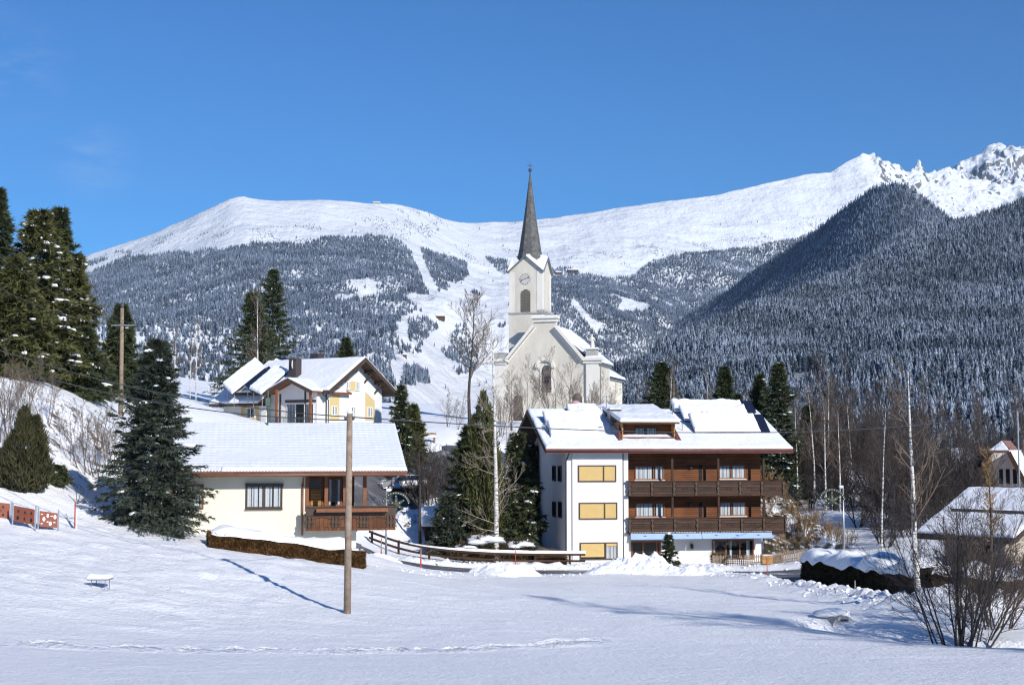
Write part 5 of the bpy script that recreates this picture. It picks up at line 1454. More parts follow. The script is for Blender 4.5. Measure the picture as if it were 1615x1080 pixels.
# chimneys with metal hoods
for (a, c, t, e, y_, lab) in ((655, 755, 110, 280, 124, 0), (832, 942, 72, 150, 131, 1)):
    pA, pB = at(*G2(a, e), y_), at(*G2(c, e), y_); zt_ = at(*G2(a, t + 22), y_).z
    c_ = thing('chimney', None, None, (0, 0, 0)); c_.parent = MH
    Mi = MH.matrix_basis.inverted(); q = Mi @ ((pA + pB) / 2); s_ = (pB - pA).length / 2.7; zt2 = (Mi @ Vector((0, 0, zt_))).z
    MB().box(q.x - s_, q.x + s_, q.y - s_, q.y + s_, q.z - 2.2, zt2).build('chimney_stack', plain('slate_clad_%d' % lab, (.05, .04, .038), .6, .3, 6, .01), c_)
    b = MB()
    for sx in (-.8, .8):
        for sy in (-.8, .8): b.box(q.x + sx * s_ - .03, q.x + sx * s_ + .03, q.y + sy * s_ - .03, q.y + sy * s_ + .03, zt2, zt2 + .2)
    n_ = 8
    for k in range(n_):
        a0, a1 = math.pi * k / n_, math.pi * (k + 1) / n_
        R_ = s_ * 1.15
        b.prism([(q.x + R_ * math.cos(a0), q.y - R_, zt2 + .2 + .28 * math.sin(a0)), (q.x + R_ * math.cos(a1), q.y - R_, zt2 + .2 + .28 * math.sin(a1)), (q.x + R_ * math.cos(a1), q.y - R_, zt2 + .17 + .28 * math.sin(a1)), (q.x + R_ * math.cos(a0), q.y - R_, zt2 + .17 + .28 * math.sin(a0))], (0, 2 * R_, 0))
    b.build('chimney_hood', M['metal'], c_)
    if lab == 0:
        b = MB(); dv = []
        for k in range(16):
            a0 = 2 * math.pi * k / 16; dv.append((q.x - s_ - .12 + .22 * math.cos(a0), q.y + .12 * math.cos(a0) - .1, zt2 - .55 + .36 * math.sin(a0)))
        b.prism(dv, (.06, 0, .02)); b.tube((q.x - s_ - .1, q.y, zt2 - .6), (q.x - s_ + .1, q.y, zt2 - .6), .04, .04, 6); b.build('satellite_dish', M['frame_white'], c_)

# ------------------------------------------------------------------ houses at the right edge
RG = thing('garage', 'low stone garage under a broad snowy roof in tree shade, at the right edge', 'garage', tuple(at(1585, 908, 78)), math.radians(40))
def rq(px, py, y=0.): return hit(RG, px, py, y)
zE2 = rq(1583, 851)[1]
LG, WG_ = 3.7, 9.0; sg = math.tan(math.radians(24))
b = MB(); b.prism([(0, 0, -1.5), (WG_, 0, -1.5), (WG_, 0, zE2 + .2), (WG_ / 2, 0, zE2 + .2 + sg * WG_ / 2), (0, 0, zE2 + .2)], (0, LG, 0)); b.build('wall', plaster('stone_render', (.52, .46, .38), .25), RG)
b = MB(); b.box(-.03, .0, .6, 3.2, -1.2, zE2 - .35); b.build('garage_door', M['wood_dark'], RG)
def tri_snow(parent, a, c_, d_, th_, name='roof_snow', n_=14):
    V, F = [], []
    a, c_, d_ = Vector(a), Vector(c_), Vector(d_)
    nn = (c_ - a).cross(d_ - a).normalized(); nn = nn if nn.z > 0 else -nn
    idx = {}
    for i in range(n_ + 1):
        for j in range(n_ + 1 - i):
            p = a + (c_ - a) * (i / n_) + (d_ - a) * (j / n_); idx[i, j] = len(V)
            e = min(i, j, n_ - i - j) / n_
            V.append(tuple(p + nn * (th_ * min(1, .4 + e * 6) + .03 * mnoise.noise(p * .9))))
    T = []
    for i in range(n_):
        for j in range(n_ - i):
            T.append((idx[i, j], idx[i+1, j], idx[i, j+1]))
            if i + j < n_ - 1: T.append((idx[i+1, j], idx[i+1, j+1], idx[i, j+1]))
    return mesh_np(name, V, [np.array(T)], M['roofsnow'], parent, True)
ov, ol = 1.0, 1.2; zr_g = zE2 + sg * (WG_ / 2 + ov)
b = MB(); b.prism([(-ov, -ol, zE2), (WG_ / 2, -ol, zr_g), (WG_ + ov, -ol, zE2), (WG_ + ov, -ol, zE2 + .18), (WG_ / 2, -ol, zr_g + .18), (-ov, -ol, zE2 + .18)], (0, LG + 2 * ol, 0)); b.build('roof', M['wood_soffit'], RG)
for xe_, sd in ((-ov - .04, 51), (WG_ + ov + .04, 52)):
    slab('roof_snow', M['roofsnow'], RG, (xe_, -ol - .03, zE2 + .19), Vector((0, LG + 2 * ol + .06, 0)), Vector((WG_ / 2 - xe_, 0, zr_g - zE2)), 70, 50, .16, sd, .04, .2, tile=(.42, .40, .022))
b = MB(); b.box(-ov - .05, -ov, -ol, LG + ol, zE2 - .14, zE2 + .14); b.bar((-ov, -ol - .03, zE2 + .02), (WG_ / 2, -ol - .03, zr_g + .02), .05, .26); b.build('fascia', M['beam'], RG)
b = MB(); b.bar((1.3, -.6, zE2 + .3 + sg * 2.3 + .12), (1.3, LG + .4, zE2 + .3 + sg * 2.3 + .12), .1, .24); b.build('snow_guard', M['darkmetal'], RG)

RC = thing('gabled_house', 'pale gabled house with three slit windows and clipped gable, beyond the garage roof', 'house', tuple(at(1570, 782, 122)), math.radians(-24))
def sq(px, py, y=0.): return hit(RC, px, py, y)
R7 = lambda zx, zy: (1180 + zx / 2.25, 560 + zy / 2.25)
zj = sq(1580, 714)[1]
xa_ = sq(1580, 714)[0]; xl_ = xa_ - 2.25
apz2 = sq(*R7(900, 288))[1]
slr = 2.1; vb = MB(); rb = MB()
b = MB(); zel = zj - slr * (xa_ - xl_ - .75)
pts = [(xl_, 0, -6), (2 * xa_ - xl_, 0, -6), (2 * xa_ - xl_, 0, zel), (xa_ + .75, 0, zj), (xa_ - .75, 0, zj), (xl_, 0, zel)]
b.prism(pts, (0, 9, 0)); b.build('wall', plaster('grey_render', (.76, .74, .70), .1), RC)
b = MB()
for s in (-1, 1):
    lo_ = (xa_ + s * (xa_ - xl_ + .45), zj - slr * (xa_ - xl_ + .45 - .75)); hi_ = (xa_ + s * .75, zj)
    tpz = zj + .9
    b.prism([(lo_[0], -2.5, lo_[1]), (hi_[0], -2.5, hi_[1]), (hi_[0], -2.5, hi_[1] + .22), (lo_[0], -2.5, lo_[1] + .22)], (0, 11.6, 0))
    vb.bar((lo_[0], -2.53, lo_[1] + .1), (hi_[0], -2.53, hi_[1] + .1), .06, .36)
    rb.prism([(hi_[0], .1, hi_[1]), (xa_, .8, tpz), (xa_, .8, tpz + .2), (hi_[0], .1, hi_[1] + .2)], (0, 9, 0))
b.build('roof', M['wood_light'], RC); vb.build('verge_board', M['wood_dark'], RC); rb.build('ridge_tiles', M['tile'], RC)
b = MB(); b.prism([(xa_ - .8, -2.55, zj + .2), (xa_ + .8, -2.55, zj + .2), (xa_, .3, zj + 1.1)], (0, .02, -.12)); b.build('clipped_gable', M['tile'], RC)
tri_snow(RC, (xa_ - .82, -2.58, zj + .22), (xa_ + .82, -2.58, zj + .22), (xa_, .3, zj + 1.05), .1, 'gable_snow')
lo_ = xa_ + (xa_ - xl_ + .47)
slab('roof_snow', M['roofsnow'], RC, (lo_, -2.52, zj - slr * (xa_ - xl_ + .47 - .75) + .23), Vector((0, 11.6, 0)), Vector((xa_ + .75 - lo_, 0, slr * (lo_ - xa_ - .75))), 50, 50, .13, 61, .02, .15, tile=(.4, .4, .02))
lo_ = xa_ - (xa_ - xl_ + .47)
slab('roof_snow', M['roofsnow'], RC, (lo_, -2.52, zj - slr * (xa_ - xl_ + .47 - .75) + .23), Vector((0, 11.6, 0)), Vector((xa_ - .75 - lo_, 0, slr * (xa_ - .75 - lo_))), 50, 50, .10, 62, .02, .15)
for zx in (897, 921, 946):
    X, Z1 = sq(*R7(zx, 404)); _, Z0 = sq(*R7(zx, 456))
    MB().box(X - .16, X + .16, -.04, .02, Z0, Z1).build('window', M['dark'], RC)

# ------------------------------------------------------------------ trees
def leaf_tris(c, d, ln, wd, rng):
    """narrow triangles: base at c, pointing along d"""
    n = len(c)
    r = rng.normal(size=(n, 3)); s = np.cross(d, r); s /= np.linalg.norm(s, axis=1)[:, None] + 1e-9
    a = c - s * wd[:, None] * .5; b = c + s * wd[:, None] * .5; t = c + d * ln[:, None]
    V = np.stack([a, b, t], 1).reshape(-1, 3)
    return V, np.arange(3 * n).reshape(-1, 3)
def conifer(name, label, loc, h, r, seed, mat, nbr=220, ntw=16, nlf=6, leaf=(.26, .07), droop=.35, rise=.12, power=.85, base=.05, snow=40, snow_r=.22, group=None, cat='tree', gaps=.25, yaw=0.):
    rng = np.random.default_rng(seed)
    o = thing(name, label, cat, loc, yaw, group)
    b = MB(); n = 7
    lean = rng.normal(0, .006, 2) * h
    for k in range(n):
        f0, f1 = k / n, (k + 1) / n; rt = h * .014 + .04
        b.tube((lean[0]*f0*f0, lean[1]*f0*f0, h*f0 - (.4 if k == 0 else 0)), (lean[0]*f1*f1, lean[1]*f1*f1, h * f1), rt * (1 - f0) + .012, rt * (1 - f1) + .01, 7)
    b.build('trunk', M['bark'], o, True)
    # boughs in loose whorls
    t = np.sort(base + (1 - base) * (np.arange(nbr) + rng.random(nbr)) / nbr * .99)
    t = t + .3 / max(8, nbr / 8) * np.sin(np.arange(nbr) * 2 * math.pi / 7)
    t = np.clip(t, base, .992)
    az = np.arange(nbr) * 2.39996 + rng.normal(0, .35, nbr)
    prof = (1 - t)**power * (1 - .25 * np.exp(-((t - base) / .06)**2))
    lump = 1 + gaps * np.sin(az * 2 + seed) * np.sin(t * 19 + seed * 2) 
    L = r * prof * rng.uniform(.72, 1.16, nbr) * lump + .02 * r
    L *= np.where(rng.random(nbr) < .08, .55, 1)
    slope0 = rise + .75 * t**3 - .12 * (1 - t)
    def along(i, s):
        q = np.stack([np.cos(az[i]) * L[i] * s, np.sin(az[i]) * L[i] * s, h * t[i] + L[i] * (slope0[i] * s - droop * (1 - t[i]) * s**1.6 + .30 * droop * s**4)], -1)
        q[..., 0] += lean[0] * t[i]**2; q[..., 1] += lean[1] * t[i]**2
        return q
    bi = np.repeat(np.arange(nbr), ntw)
    s = rng.uniform(.06, 1, len(bi))**.8
    P0 = along(bi, s)
    side = rng.choice([-1, 1], len(bi)) * rng.uniform(.35, 1.2, len(bi))
    side = np.where(s > .9, side * .4, side)
    tl = L[bi] * .34 * (1.05 - .7 * s) + .05 * r
    td = np.stack([np.cos(az[bi] + side), np.sin(az[bi] + side), -rng.uniform(.0, .5, len(bi)) * (1 - .6 * t[bi]) + .25 * t[bi]], -1); td /= np.linalg.norm(td, axis=1)[:, None]
    ti = np.repeat(np.arange(len(bi)), nlf)
    u = rng.random(len(ti))
    C = P0[ti] + td[ti] * (tl[ti] * u)[:, None]
    dv = td[ti] + rng.normal(0, .42, (len(ti), 3)); dv[:, 2] -= .10; dv /= np.linalg.norm(dv, axis=1)[:, None]
    V, F = leaf_tris(C, dv, leaf[0] * rng.uniform(.6, 1.3, len(ti)), leaf[1] * rng.uniform(.7, 1.3, len(ti)), rng)
    mesh_np('crown', V, [F], mat, o)
    if snow:
        b = MB()
        cand = rng.permutation(np.arange(nbr))[:snow]
        for k in cand:
            sv = rng.uniform(.45, .97); q = along(np.array([k]), np.array([sv]))[0]
            if q[2] < .4: continue
            R_ = snow_r * rng.uniform(.4, 1.35)
            ca, sa = math.cos(az[k]), math.sin(az[k])
            m0 = len(b.v)
            b.blob((0, 0, 0), (R_ * rng.uniform(.9, 2.0), R_ * rng.uniform(.5, .9), R_ * .38), int(rng.integers(99)), .7, 9, 5)
            for m_ in range(m0, len(b.v)):
                x, y, z = b.v[m_]; b.v[m_] = (q[0] + x * ca - y * sa, q[1] + x * sa + y * ca, q[2] + z - .12 * x + .06)
        if b.v: b.build('snow', M['clump'], o, True)
    return o

def shell_foliage(parent, P_, N_, mat, leaf, rng, up=.5, jit=.5, name='foliage'):
    d = N_ * (1 - up) + np.array([0, 0, up]) + rng.normal(0, jit, P_.shape); d /= np.linalg.norm(d, axis=1)[:, None]
    n = len(P_)
    V, F = leaf_tris(P_, d, leaf[0] * rng.uniform(.6, 1.4, n), leaf[1] * rng.uniform(.7, 1.3, n), rng)
    return mesh_np(name, V, [F], mat, parent)
def column_tree(name, label, loc, h, r, seed, mat, n=16000, leaf=(.24, .07), snow=3, group=None, wide=.35):
    rng = np.random.default_rng(seed); o = thing(name, label, 'tree', loc, 0, group)
    b = MB(); b.tube((0, 0, -.3), (0, 0, h * .9), .12, .02, 7); b.build('trunk', M['bark'], o)
    P_, N_ = [], []
    sp_ = [(0, 0, 1, .72)] + [(math.cos(q_) * .42, math.sin(q_) * .42, hh_, .62) for q_, hh_ in zip(np.arange(5) * 1.2566 + seed, rng.uniform(.62, .95, 5))]
    for (ox, oy, hh_, rw) in sp_:
        m_ = int(n / len(sp_)); z = rng.random(m_)**1.1; a = rng.random(m_) * 2 * math.pi
        pr = np.clip((z / wide)**.35, 0, 1) * np.clip((1 - z) / (1 - wide), 0, 1)**.6 * rw
        pr *= 1 + .22 * np.sin(a * 3 + z * 9 + seed) * np.cos(z * 23 + a * 2) + .1 * np.sin(a * 7 - z * 31)
        k = rng.random(m_)**.25
        P_.append(np.c_[ox * r + np.cos(a) * pr * r * k, oy * r + np.sin(a) * pr * r * k, z * h * hh_]); N_.append(np.c_[np.cos(a), np.sin(a), .2 + 0 * a])
    P_, N_ = np.concatenate(P_), np.concatenate(N_)
    shell_foliage(o, P_, N_, mat, leaf, rng, .72, .25, 'crown')
    if snow:
        b = MB()
        for _ in range(snow):
            zz = rng.uniform(.15, .7); aa = rng.uniform(-2.6, -.5); b.blob((math.cos(aa) * r * .8 * (1 - zz), math.sin(aa) * r * .8 * (1 - zz), zz * h), (.3, .25, .16), int(rng.integers(99)), .6)
        b.build('snow', M['clump'], o, True)
    return o

def seg_mesh(name, segs, mat, parent, n=4):
    S = np.asarray(segs, float)
    p0, p1, r0, r1 = S[:, 0:3], S[:, 3:6], S[:, 6], S[:, 7]
    a = p1 - p0; a /= np.linalg.norm(a, axis=1)[:, None] + 1e-9
    ref = np.where(np.abs(a[:, 2:3]) < .9, np.array([[0, 0, 1.]]), np.array([[1., 0, 0]]))
    u = np.cross(a, ref); u /= np.linalg.norm(u, axis=1)[:, None]; v = np.cross(a, u)
    V = []
    for p, r_ in ((p0, r0), (p1, r1)):
        for k in range(n):
            th = 2 * math.pi * k / n; V.append(p + (u * math.cos(th) + v * math.sin(th)) * r_[:, None])
    V = np.stack(V, 1).reshape(-1, 3); N = len(S); base = np.arange(N) * 2 * n
    F = [np.c_[base + k, base + (k + 1) % n, base + n + (k + 1) % n, base + n + k] for k in range(n)]
    return mesh_np(name, V, [np.concatenate(F)], mat, parent)
def bare_segs(rng, h, r0, levels=(14, 6, 5), spread=(.9, .8, .7), ratio=(.45, .5, .5), first=.25, up=.25, wob=.05, lean=(0, 0), start=(0, 0, 0), rmin=.012, droop=0., trunk_pts=10, d0=None, lf=.5):
    trunk, limbs = [], []
    def poly(p, d, ln, ra, rb, n, wb, upb):
        pts = [np.array(p, float)]; d = np.array(d, float); d /= np.linalg.norm(d)
        for k in range(n):
            d = d + rng.normal(0, wb, 3); d[2] += upb / n; d /= np.linalg.norm(d)
            pts.append(pts[-1] + d * ln / n)
        rr = np.linspace(ra, rb, n + 1)
        return pts, rr
    T0 = d0 if d0 is not None else (lean[0], lean[1], 1)
    tp, tr = poly(start, T0, h, r0, max(rmin, r0 * .12), trunk_pts, wob, .0)
    for k in range(trunk_pts): trunk.append((*tp[k], *tp[k+1], tr[k], tr[k+1]))
    cur = [(tp, tr, h)]
    for lv, nc in enumerate(levels):
        nxt = []
        for pts, rr, ln in cur:
            m = len(pts) - 1
            for c in range(nc):
                f = (first if lv == 0 else .15) + (1 - (first if lv == 0 else .15)) * (c + rng.random()) / nc
                f = min(f, .985); k = int(f * m); u = f * m - k
                p = pts[k] * (1 - u) + pts[k+1] * u; dp = pts[k+1] - pts[k]; dp = dp / (np.linalg.norm(dp) + 1e-9)
                az = rng.random() * 6.283; q = np.array([math.cos(az), math.sin(az), 0.]) if lv == 0 else rng.normal(size=3)
                q = q - dp * (q @ dp); q /= np.linalg.norm(q) + 1e-9
                ang = spread[lv] * rng.uniform(.7, 1.25)
                d = dp * math.cos(ang) + q * math.sin(ang)
                l2 = ln * ratio[lv] * (1.15 - .75 * f) * rng.uniform(.7, 1.25)
                ra = max(rmin, (rr[k] * (1 - u) + rr[k+1] * u) * (lf if lv == 0 else .6)); n_ = (5, 4, 2, 2)[lv]
                pp, r2 = poly(p, d, l2, ra, max(rmin * .7, ra * .25), n_, .13, up - droop * (lv > 0))
                for j in range(n_): limbs.append((*pp[j], *pp[j+1], r2[j], r2[j+1]))
                nxt.append((pp, r2, l2))
        cur = nxt
    return trunk, limbs
def bare_tree(name, label, loc, h, r0, seed, mt, mb, group=None, stems=1, cat='tree', yaw=0., spreadout=.5, **kw):
    rng = np.random.default_rng(seed); o = thing(name, label, cat, loc, yaw, group)
    T, B = [], []
    for s in range(stems):
        k2 = dict(kw)
        if stems > 1:
            a = 2.4 * s + rng.normal(0, .4); k2['d0'] = (math.cos(a) * spreadout * rng.random(), math.sin(a) * spreadout * rng.random(), 1); k2['start'] = (math.cos(a) * .18 * rng.random() * stems**.5, math.sin(a) * .18 * rng.random() * stems**.5, -.15)
        t, b = bare_segs(rng, h * (1 if stems == 1 else rng.uniform(.6, 1.05)), r0 * (1 if stems == 1 else rng.uniform(.6, 1.1)), **k2)
        T += t; B += b
    if stems == 1: T = [(*q[:2], q[2] - (.4 if i == 0 else 0), *q[3:]) for i, q in enumerate(T)]
    seg_mesh('trunk' if stems == 1 else 'stems', T, mt, o, 8)
    seg_mesh('crown', B, mb, o, 3)
    return o
def metres(px, d): return px * d / FPX

# big blue spruce in front of the bungalow
d_ = 65.; p_ = on(243, d_)
htop = lambda px, py, d: at(px, py, d).z
conifer('spruce_tree', 'big blue green spruce with drooping boughs and small snow lumps, left of the bungalow', p_, htop(248, 538, d_) - p_.z, metres(87, d_), 3, M['bluespruce'], 330, 26, 8, (.24, .056), .50, .24, .84, .02, 46, .20, gaps=.32)
p_ = on(40, 64.5); column_tree('cypress_tree', 'dark clipped looking cypress behind the terracotta panels', p_ - Vector((0, 0, .2)), htop(48, 645, 64.5) - p_.z + .2, metres(44, 64.5), 5, M['thuja'], 26000, (.26, .06), 2, wide=.22)
p_ = on(5, 68); column_tree('cypress_tree', 'lower dark cypress at the left picture edge with one snow lump', p_ - Vector((0, 0, .2)), htop(0, 715, 68) - p_.z, metres(34, 68), 6, M['thuja'], 14000, (.26, .06), 2, wide=.25)
p_ = on(92, 67); conifer('spruce_tree', 'small dark spruce on the snow bank, right of the clipped cypress', p_, htop(86, 735, 67) - p_.z, metres(24, 67), 8, M['spruce'], 90, 14, 7, (.2, .05), .3, .2, .7, .04, 6, .14)
# forest above the left slope
LF = 'tall trees on the left slope'
for (px, top, d, rad, sd, mt, lab, kw) in (
  (-14, 297, 86, 62, 11, 'spruce', 'tall dark spruce cut off by the left picture edge', dict(droop=.3)),
  (56, 334, 88, 78, 12, 'pine', 'broad olive green spruce dotted with snow clumps, tallest of the left slope', dict(snow=110, snow_r=.36, power=.62)),
  (86, 330, 96, 58, 13, 'spruce', 'dark narrow spruce just behind the broad olive one', dict(power=.7)),
  (112, 402, 92, 50, 14, 'pine', 'olive green spruce forming the right edge of the left slope stand', dict(snow=60, snow_r=.34, power=.6)),
  (22, 410, 84, 60, 15, 'pine', 'olive green spruce low in the stand near the left edge', dict(snow=40, snow_r=.3, power=.6)),
  (130, 520, 90, 40, 16, 'spruce', 'short dark spruce with snowy boughs under the olive ones', dict(snow=50, snow_r=.3, power=.65)),
  (188, 482, 104, 40, 17, 'spruce', 'slim dark spruce directly behind the bare utility pole', dict(snow=30, power=.8)),
  (155, 560, 98, 28, 18, 'spruce', 'small dark spruce between the stand and the utility pole', dict(snow=26, power=.8)),
  ):
    p_ = on(px, d); kw = dict(kw); 
    conifer('spruce_tree', lab, p_, htop(px, top, d) - p_.z, metres(rad * 1.22, d), sd, M[mt], 230, 19, 6, (.42, .11), kw.pop('droop', .45), .15, kw.pop('power', .8) + .26, .05, int(kw.pop('snow', 20) * 1.6), kw.pop('snow_r', .28) * .72, LF, gaps=.42)
for (px, top, d, rad, sd, mt, lab, sn, pw) in (
  (428, 424, 170, 46, 21, 'spruce', 'tall dense dark spruce rising behind the chalet, right one of the pair', 16, .72),
  (398, 462, 162, 56, 22, 'spruce', 'dark spruce with layered drooping boughs, left one of the pair behind the chalet', 10, .8),
  (545, 533, 165, 24, 23, 'spruce', 'small dark spruce peeping over the chalet ridge', 5, .7),
  (632, 610, 124, 22, 24, 'spruce', 'dark loose spruce with snowy boughs, right of the chalet gable', 34, .7),
  (650, 640, 128, 24, 25, 'pine', 'short spruce right of the chalet gable, half behind the loose snowy one', 10, .7),
  (1045, 572, 165, 42, 26, 'spruce', 'dark green spruce above the left part of the guest house roof', 8, .75),
  (1142, 578, 160, 30, 27, 'spruce', 'slim dark green spruce above the small beige chimney', 10, .75),
  (1164, 622, 150, 24, 28, 'spruce', 'short spruce beside the slim one above the beige chimney', 12, .75),
  (1198, 590, 140, 34, 29, 'spruce', 'dark spruce at the right end of the guest house ridge', 20, .75),
  (1226, 572, 136, 44, 30, 'spruce', 'tallest dark spruce right of the guest house, with snow on its boughs', 60, .7),
  (1274, 640, 150, 22, 31, 'spruce', 'narrow dark spruce right of the tallest one, among bare trunks', 10, .8),
  (744, 672, 106.5, 50, 32, 'spruce', 'dark shaded spruce behind the white birch', 26, .55),
  (815, 684, 108.5, 40, 33, 'spruce', 'dark spruce with snow covered boughs beside the guest house wall', 60, .6),
  (832, 700, 117, 34, 34, 'spruce', 'deep dark spruce pressed against the back of the guest house wall', 40, .6),
  (708, 782, 105, 28, 35, 'bluespruce', 'small green spruce with big snow lumps behind the guard rail', 14, .7),
  ):
    p_ = on(px, d)
    conifer('spruce_tree', lab, p_, htop(px, top, d) - p_.z, metres(rad * 1.18, d), sd, M[mt], 95 if px == 632 else 190, 17, 6, (.44, .12), .42, .15, min(.95, pw + .2), .04, int(sn * 1.5), .22, gaps=.4)
p_ = on(762, 106); column_tree('yew_tree', 'dense olive green upright conifer right behind the birch trunk', p_, htop(760, 620, 106) - p_.z, metres(33, 106), 36, M['pine'], 16000, (.42, .12), 0, wide=.5)
p_ = on(1053, 99.5); conifer('christmas_tree', 'little decorated spruce half buried in heaped snow before the guest house', p_, htop(1053, 843, 99.5) - p_.z, metres(20, 99.5), 41, M['spruce'], 90, 14, 6, (.2, .06), .3, .15, .8, .03, 4, .14)
T_ = bpy.data.objects.get('christmas_tree')
b = MB(); zz = htop(1053, 843, 99.5) - p_.z; b.blob((0, 0, zz + .05), (.14, .14, .14), 2, .2); b.blob((-.55, -.45, .45), (.5, .4, .3), 3, .4); b.blob((.3, -.5, .9), (.25, .2, .15), 5, .4); b.build('snow_cap', M['clump'], T_, True)

# birches
p_ = on(783, 103.5)
bare_tree('birch_tree', 'tall white barked birch standing right behind the guard rail', p_, htop(780, 515, 103.5) - p_.z, .21, 51, M['birch'], M['birch_limb'], trunk_pts=14, levels=(30, 6, 5), spread=(1.2, .7, .7), ratio=(.18, .5, .5), first=.10, up=.4, wob=.012, rmin=.008, lf=.2)
p_ = on(1442, 60.)
bare_tree('birch_tree', 'slender white birch with crooked foot, left of the bare bush', p_, htop(1428, 585, 60) - p_.z, .15, 52, M['birch'], M['twig'], trunk_pts=14, levels=(20, 6, 4), spread=(.9, .7, .7), ratio=(.28, .5, .5), first=.28, up=.35, wob=.02, lean=(-.03, 0), rmin=.008)
p_ = on(1386, 80)
bare_tree('birch_tree', 'thin pale birch behind the snow topped hedge', p_, htop(1376, 640, 80) - p_.z, .075, 53, M['birch'], M['twig_dark'], levels=(16, 6, 4), spread=(.8, .7, .7), ratio=(.3, .5, .5), first=.3, up=.3, wob=.03, rmin=.010)
p_ = on(1558, 58)
bare_tree('larch_tree', 'golden twigged young larch rising behind the bare bush', p_, htop(1553, 712, 58) - p_.z, .085, 54, M['bark'], M['twig_gold'], levels=(46, 8, 3), spread=(1.0, .8, .7), ratio=(.16, .40, .5), first=.45, up=.5, wob=.01, rmin=.007)
p_ = on(1506, 46.5)
bare_tree('bare_bush', 'big bare brown bush with many stems at the ditch edge, lower right', p_, 5.6, .042, 55, M['twig_dark'], M['twig_red'], stems=22, spreadout=.62, cat='bush', levels=(12, 7, 5), spread=(.6, .6, .6), ratio=(.40, .5, .5), first=.15, up=.25, wob=.05, rmin=.0045)
p_ = on(1560, 50)
bare_tree('bare_bush', 'smaller bare brown bush right of the big one', p_, 4.2, .04, 56, M['twig_dark'], M['twig'], stems=12, spreadout=.7, cat='bush', levels=(10, 7, 5), spread=(.6, .6, .6), ratio=(.42, .5, .5), first=.18, up=.28, wob=.05, rmin=.006)
# trees round the church
p_ = on(741, 152)
bare_tree('bare_tree', 'tall bare tree with open rounded crown left of the church', p_, htop(741, 486, 152) - p_.z, .22, 61, M['twig_dark'], M['twig'], levels=(20, 9, 6), spread=(.85, .7, .7), ratio=(.44, .5, .5), first=.40, up=.4, wob=.025, rmin=.016, lf=.5)
protos = []
CG = 'bare trees in front of the church'
clab = 'bare multi stemmed tree with fine upright twigs in front of the church facade'
kinds = [dict(stems=4, spreadout=.4, levels=(11, 7, 5), spread=(.6, .6, .6), ratio=(.44, .5, .5), first=.2, up=.5, wob=.04, rmin=.011, lf=.4), dict(stems=3, spreadout=.55, levels=(12, 7, 5), spread=(.7, .6, .6), ratio=(.44, .5, .5), first=.2, up=.4, wob=.05, rmin=.011, lf=.4), dict(stems=5, spreadout=.55, levels=(9, 7, 5), spread=(.5, .6, .6), ratio=(.44, .5, .5), first=.2, up=.5, wob=.05, rmin=.011, lf=.4)]
spots = [(705, 618, 150, 0), (722, 622, 146, 1), (806, 588, 168, 1), (828, 572, 172, 0), (872, 560, 174, 0), (893, 568, 170, 1), (930, 588, 170, 2), (948, 592, 172, 0), (790, 610, 160, 2), (962, 610, 176, 1)]
first = {}
rr = random.Random(4)
for (px, top, d, k) in spots:
    p_ = on(px, d); hh = htop(px, top, d) - p_.z
    if k not in first:
        first[k] = bare_tree('bare_tree', clab, p_, 8.0, .07, 70 + k, M['twig'], M['twig_pale'], group=CG, **kinds[k]); first[k].scale = (hh / 8.0,) * 3
    else: dup(first[k], p_, rr.uniform(0, 6.2), hh / 8.0)
# generic bare shrubs and trees, copied about
def spread_copies(src, spots, base_h, label, group, seed):
    q = random.Random(seed)
    for (px, top, d) in spots:
        p_ = on(px, d); hh = max(1.2, htop(px, top, d) - p_.z)
        dup(src, p_, q.uniform(0, 6.2), (hh / base_h * q.uniform(.9, 1.15), hh / base_h * q.uniform(.9, 1.15), hh / base_h), label, group)
bpx = [(655, 700, 119), (668, 712, 118), (682, 705, 120), (698, 700, 122), (712, 708, 121), (726, 690, 124), (640, 745, 117), (660, 742, 116.5), (690, 740, 117), (720, 735, 118), (650, 752, 116), (675, 745, 118), (705, 738, 119), (735, 725, 120)]
g1 = bare_tree('bare_shrub', 'thin dark bare shrub in the gully between bungalow and birch', on(676, 117), 5.0, .06, 81, M['twig_dark'], M['twig_dark'], group='bare shrubs in the gully', cat='shrub', stems=6, spreadout=.5, levels=(8, 6, 4), spread=(.6, .6, .6), ratio=(.4, .5, .5), first=.2, up=.4, wob=.05, rmin=.008)
spread_copies(g1, bpx, 5.0, None, None, 3)
p_ = on(664, 107); bare_tree('bare_tree', 'single dark young tree with angular limbs before the gully, right of the lamp', p_, htop(664, 690, 107) - p_.z, .13, 84, M['twig_dark'], M['twig_dark'], levels=(14, 6, 4), spread=(1.0, .7, .7), ratio=(.3, .5, .5), first=.3, up=.3, wob=.03, rmin=.014)
g2 = bare_tree('bare_shrub', 'leafless grey shrub on the snowy slope left of the blue spruce', on(140, 76), 4.0, .035, 82, M['twig'], M['twig'], group='bare shrubs on the left slope', cat='shrub', stems=5, spreadout=.5, levels=(8, 6, 4), spread=(.6, .6, .6), ratio=(.42, .5, .5), first=.2, up=.3, wob=.06, rmin=.006)
spread_copies(g2, [(105, 655, 78), (118, 668, 76), (160, 660, 77), (178, 655, 79), (128, 640, 81), (95, 645, 79), (20, 560, 72), (8, 590, 70), (40, 570, 76), (75, 585, 78)], 4.0, None, None, 5)
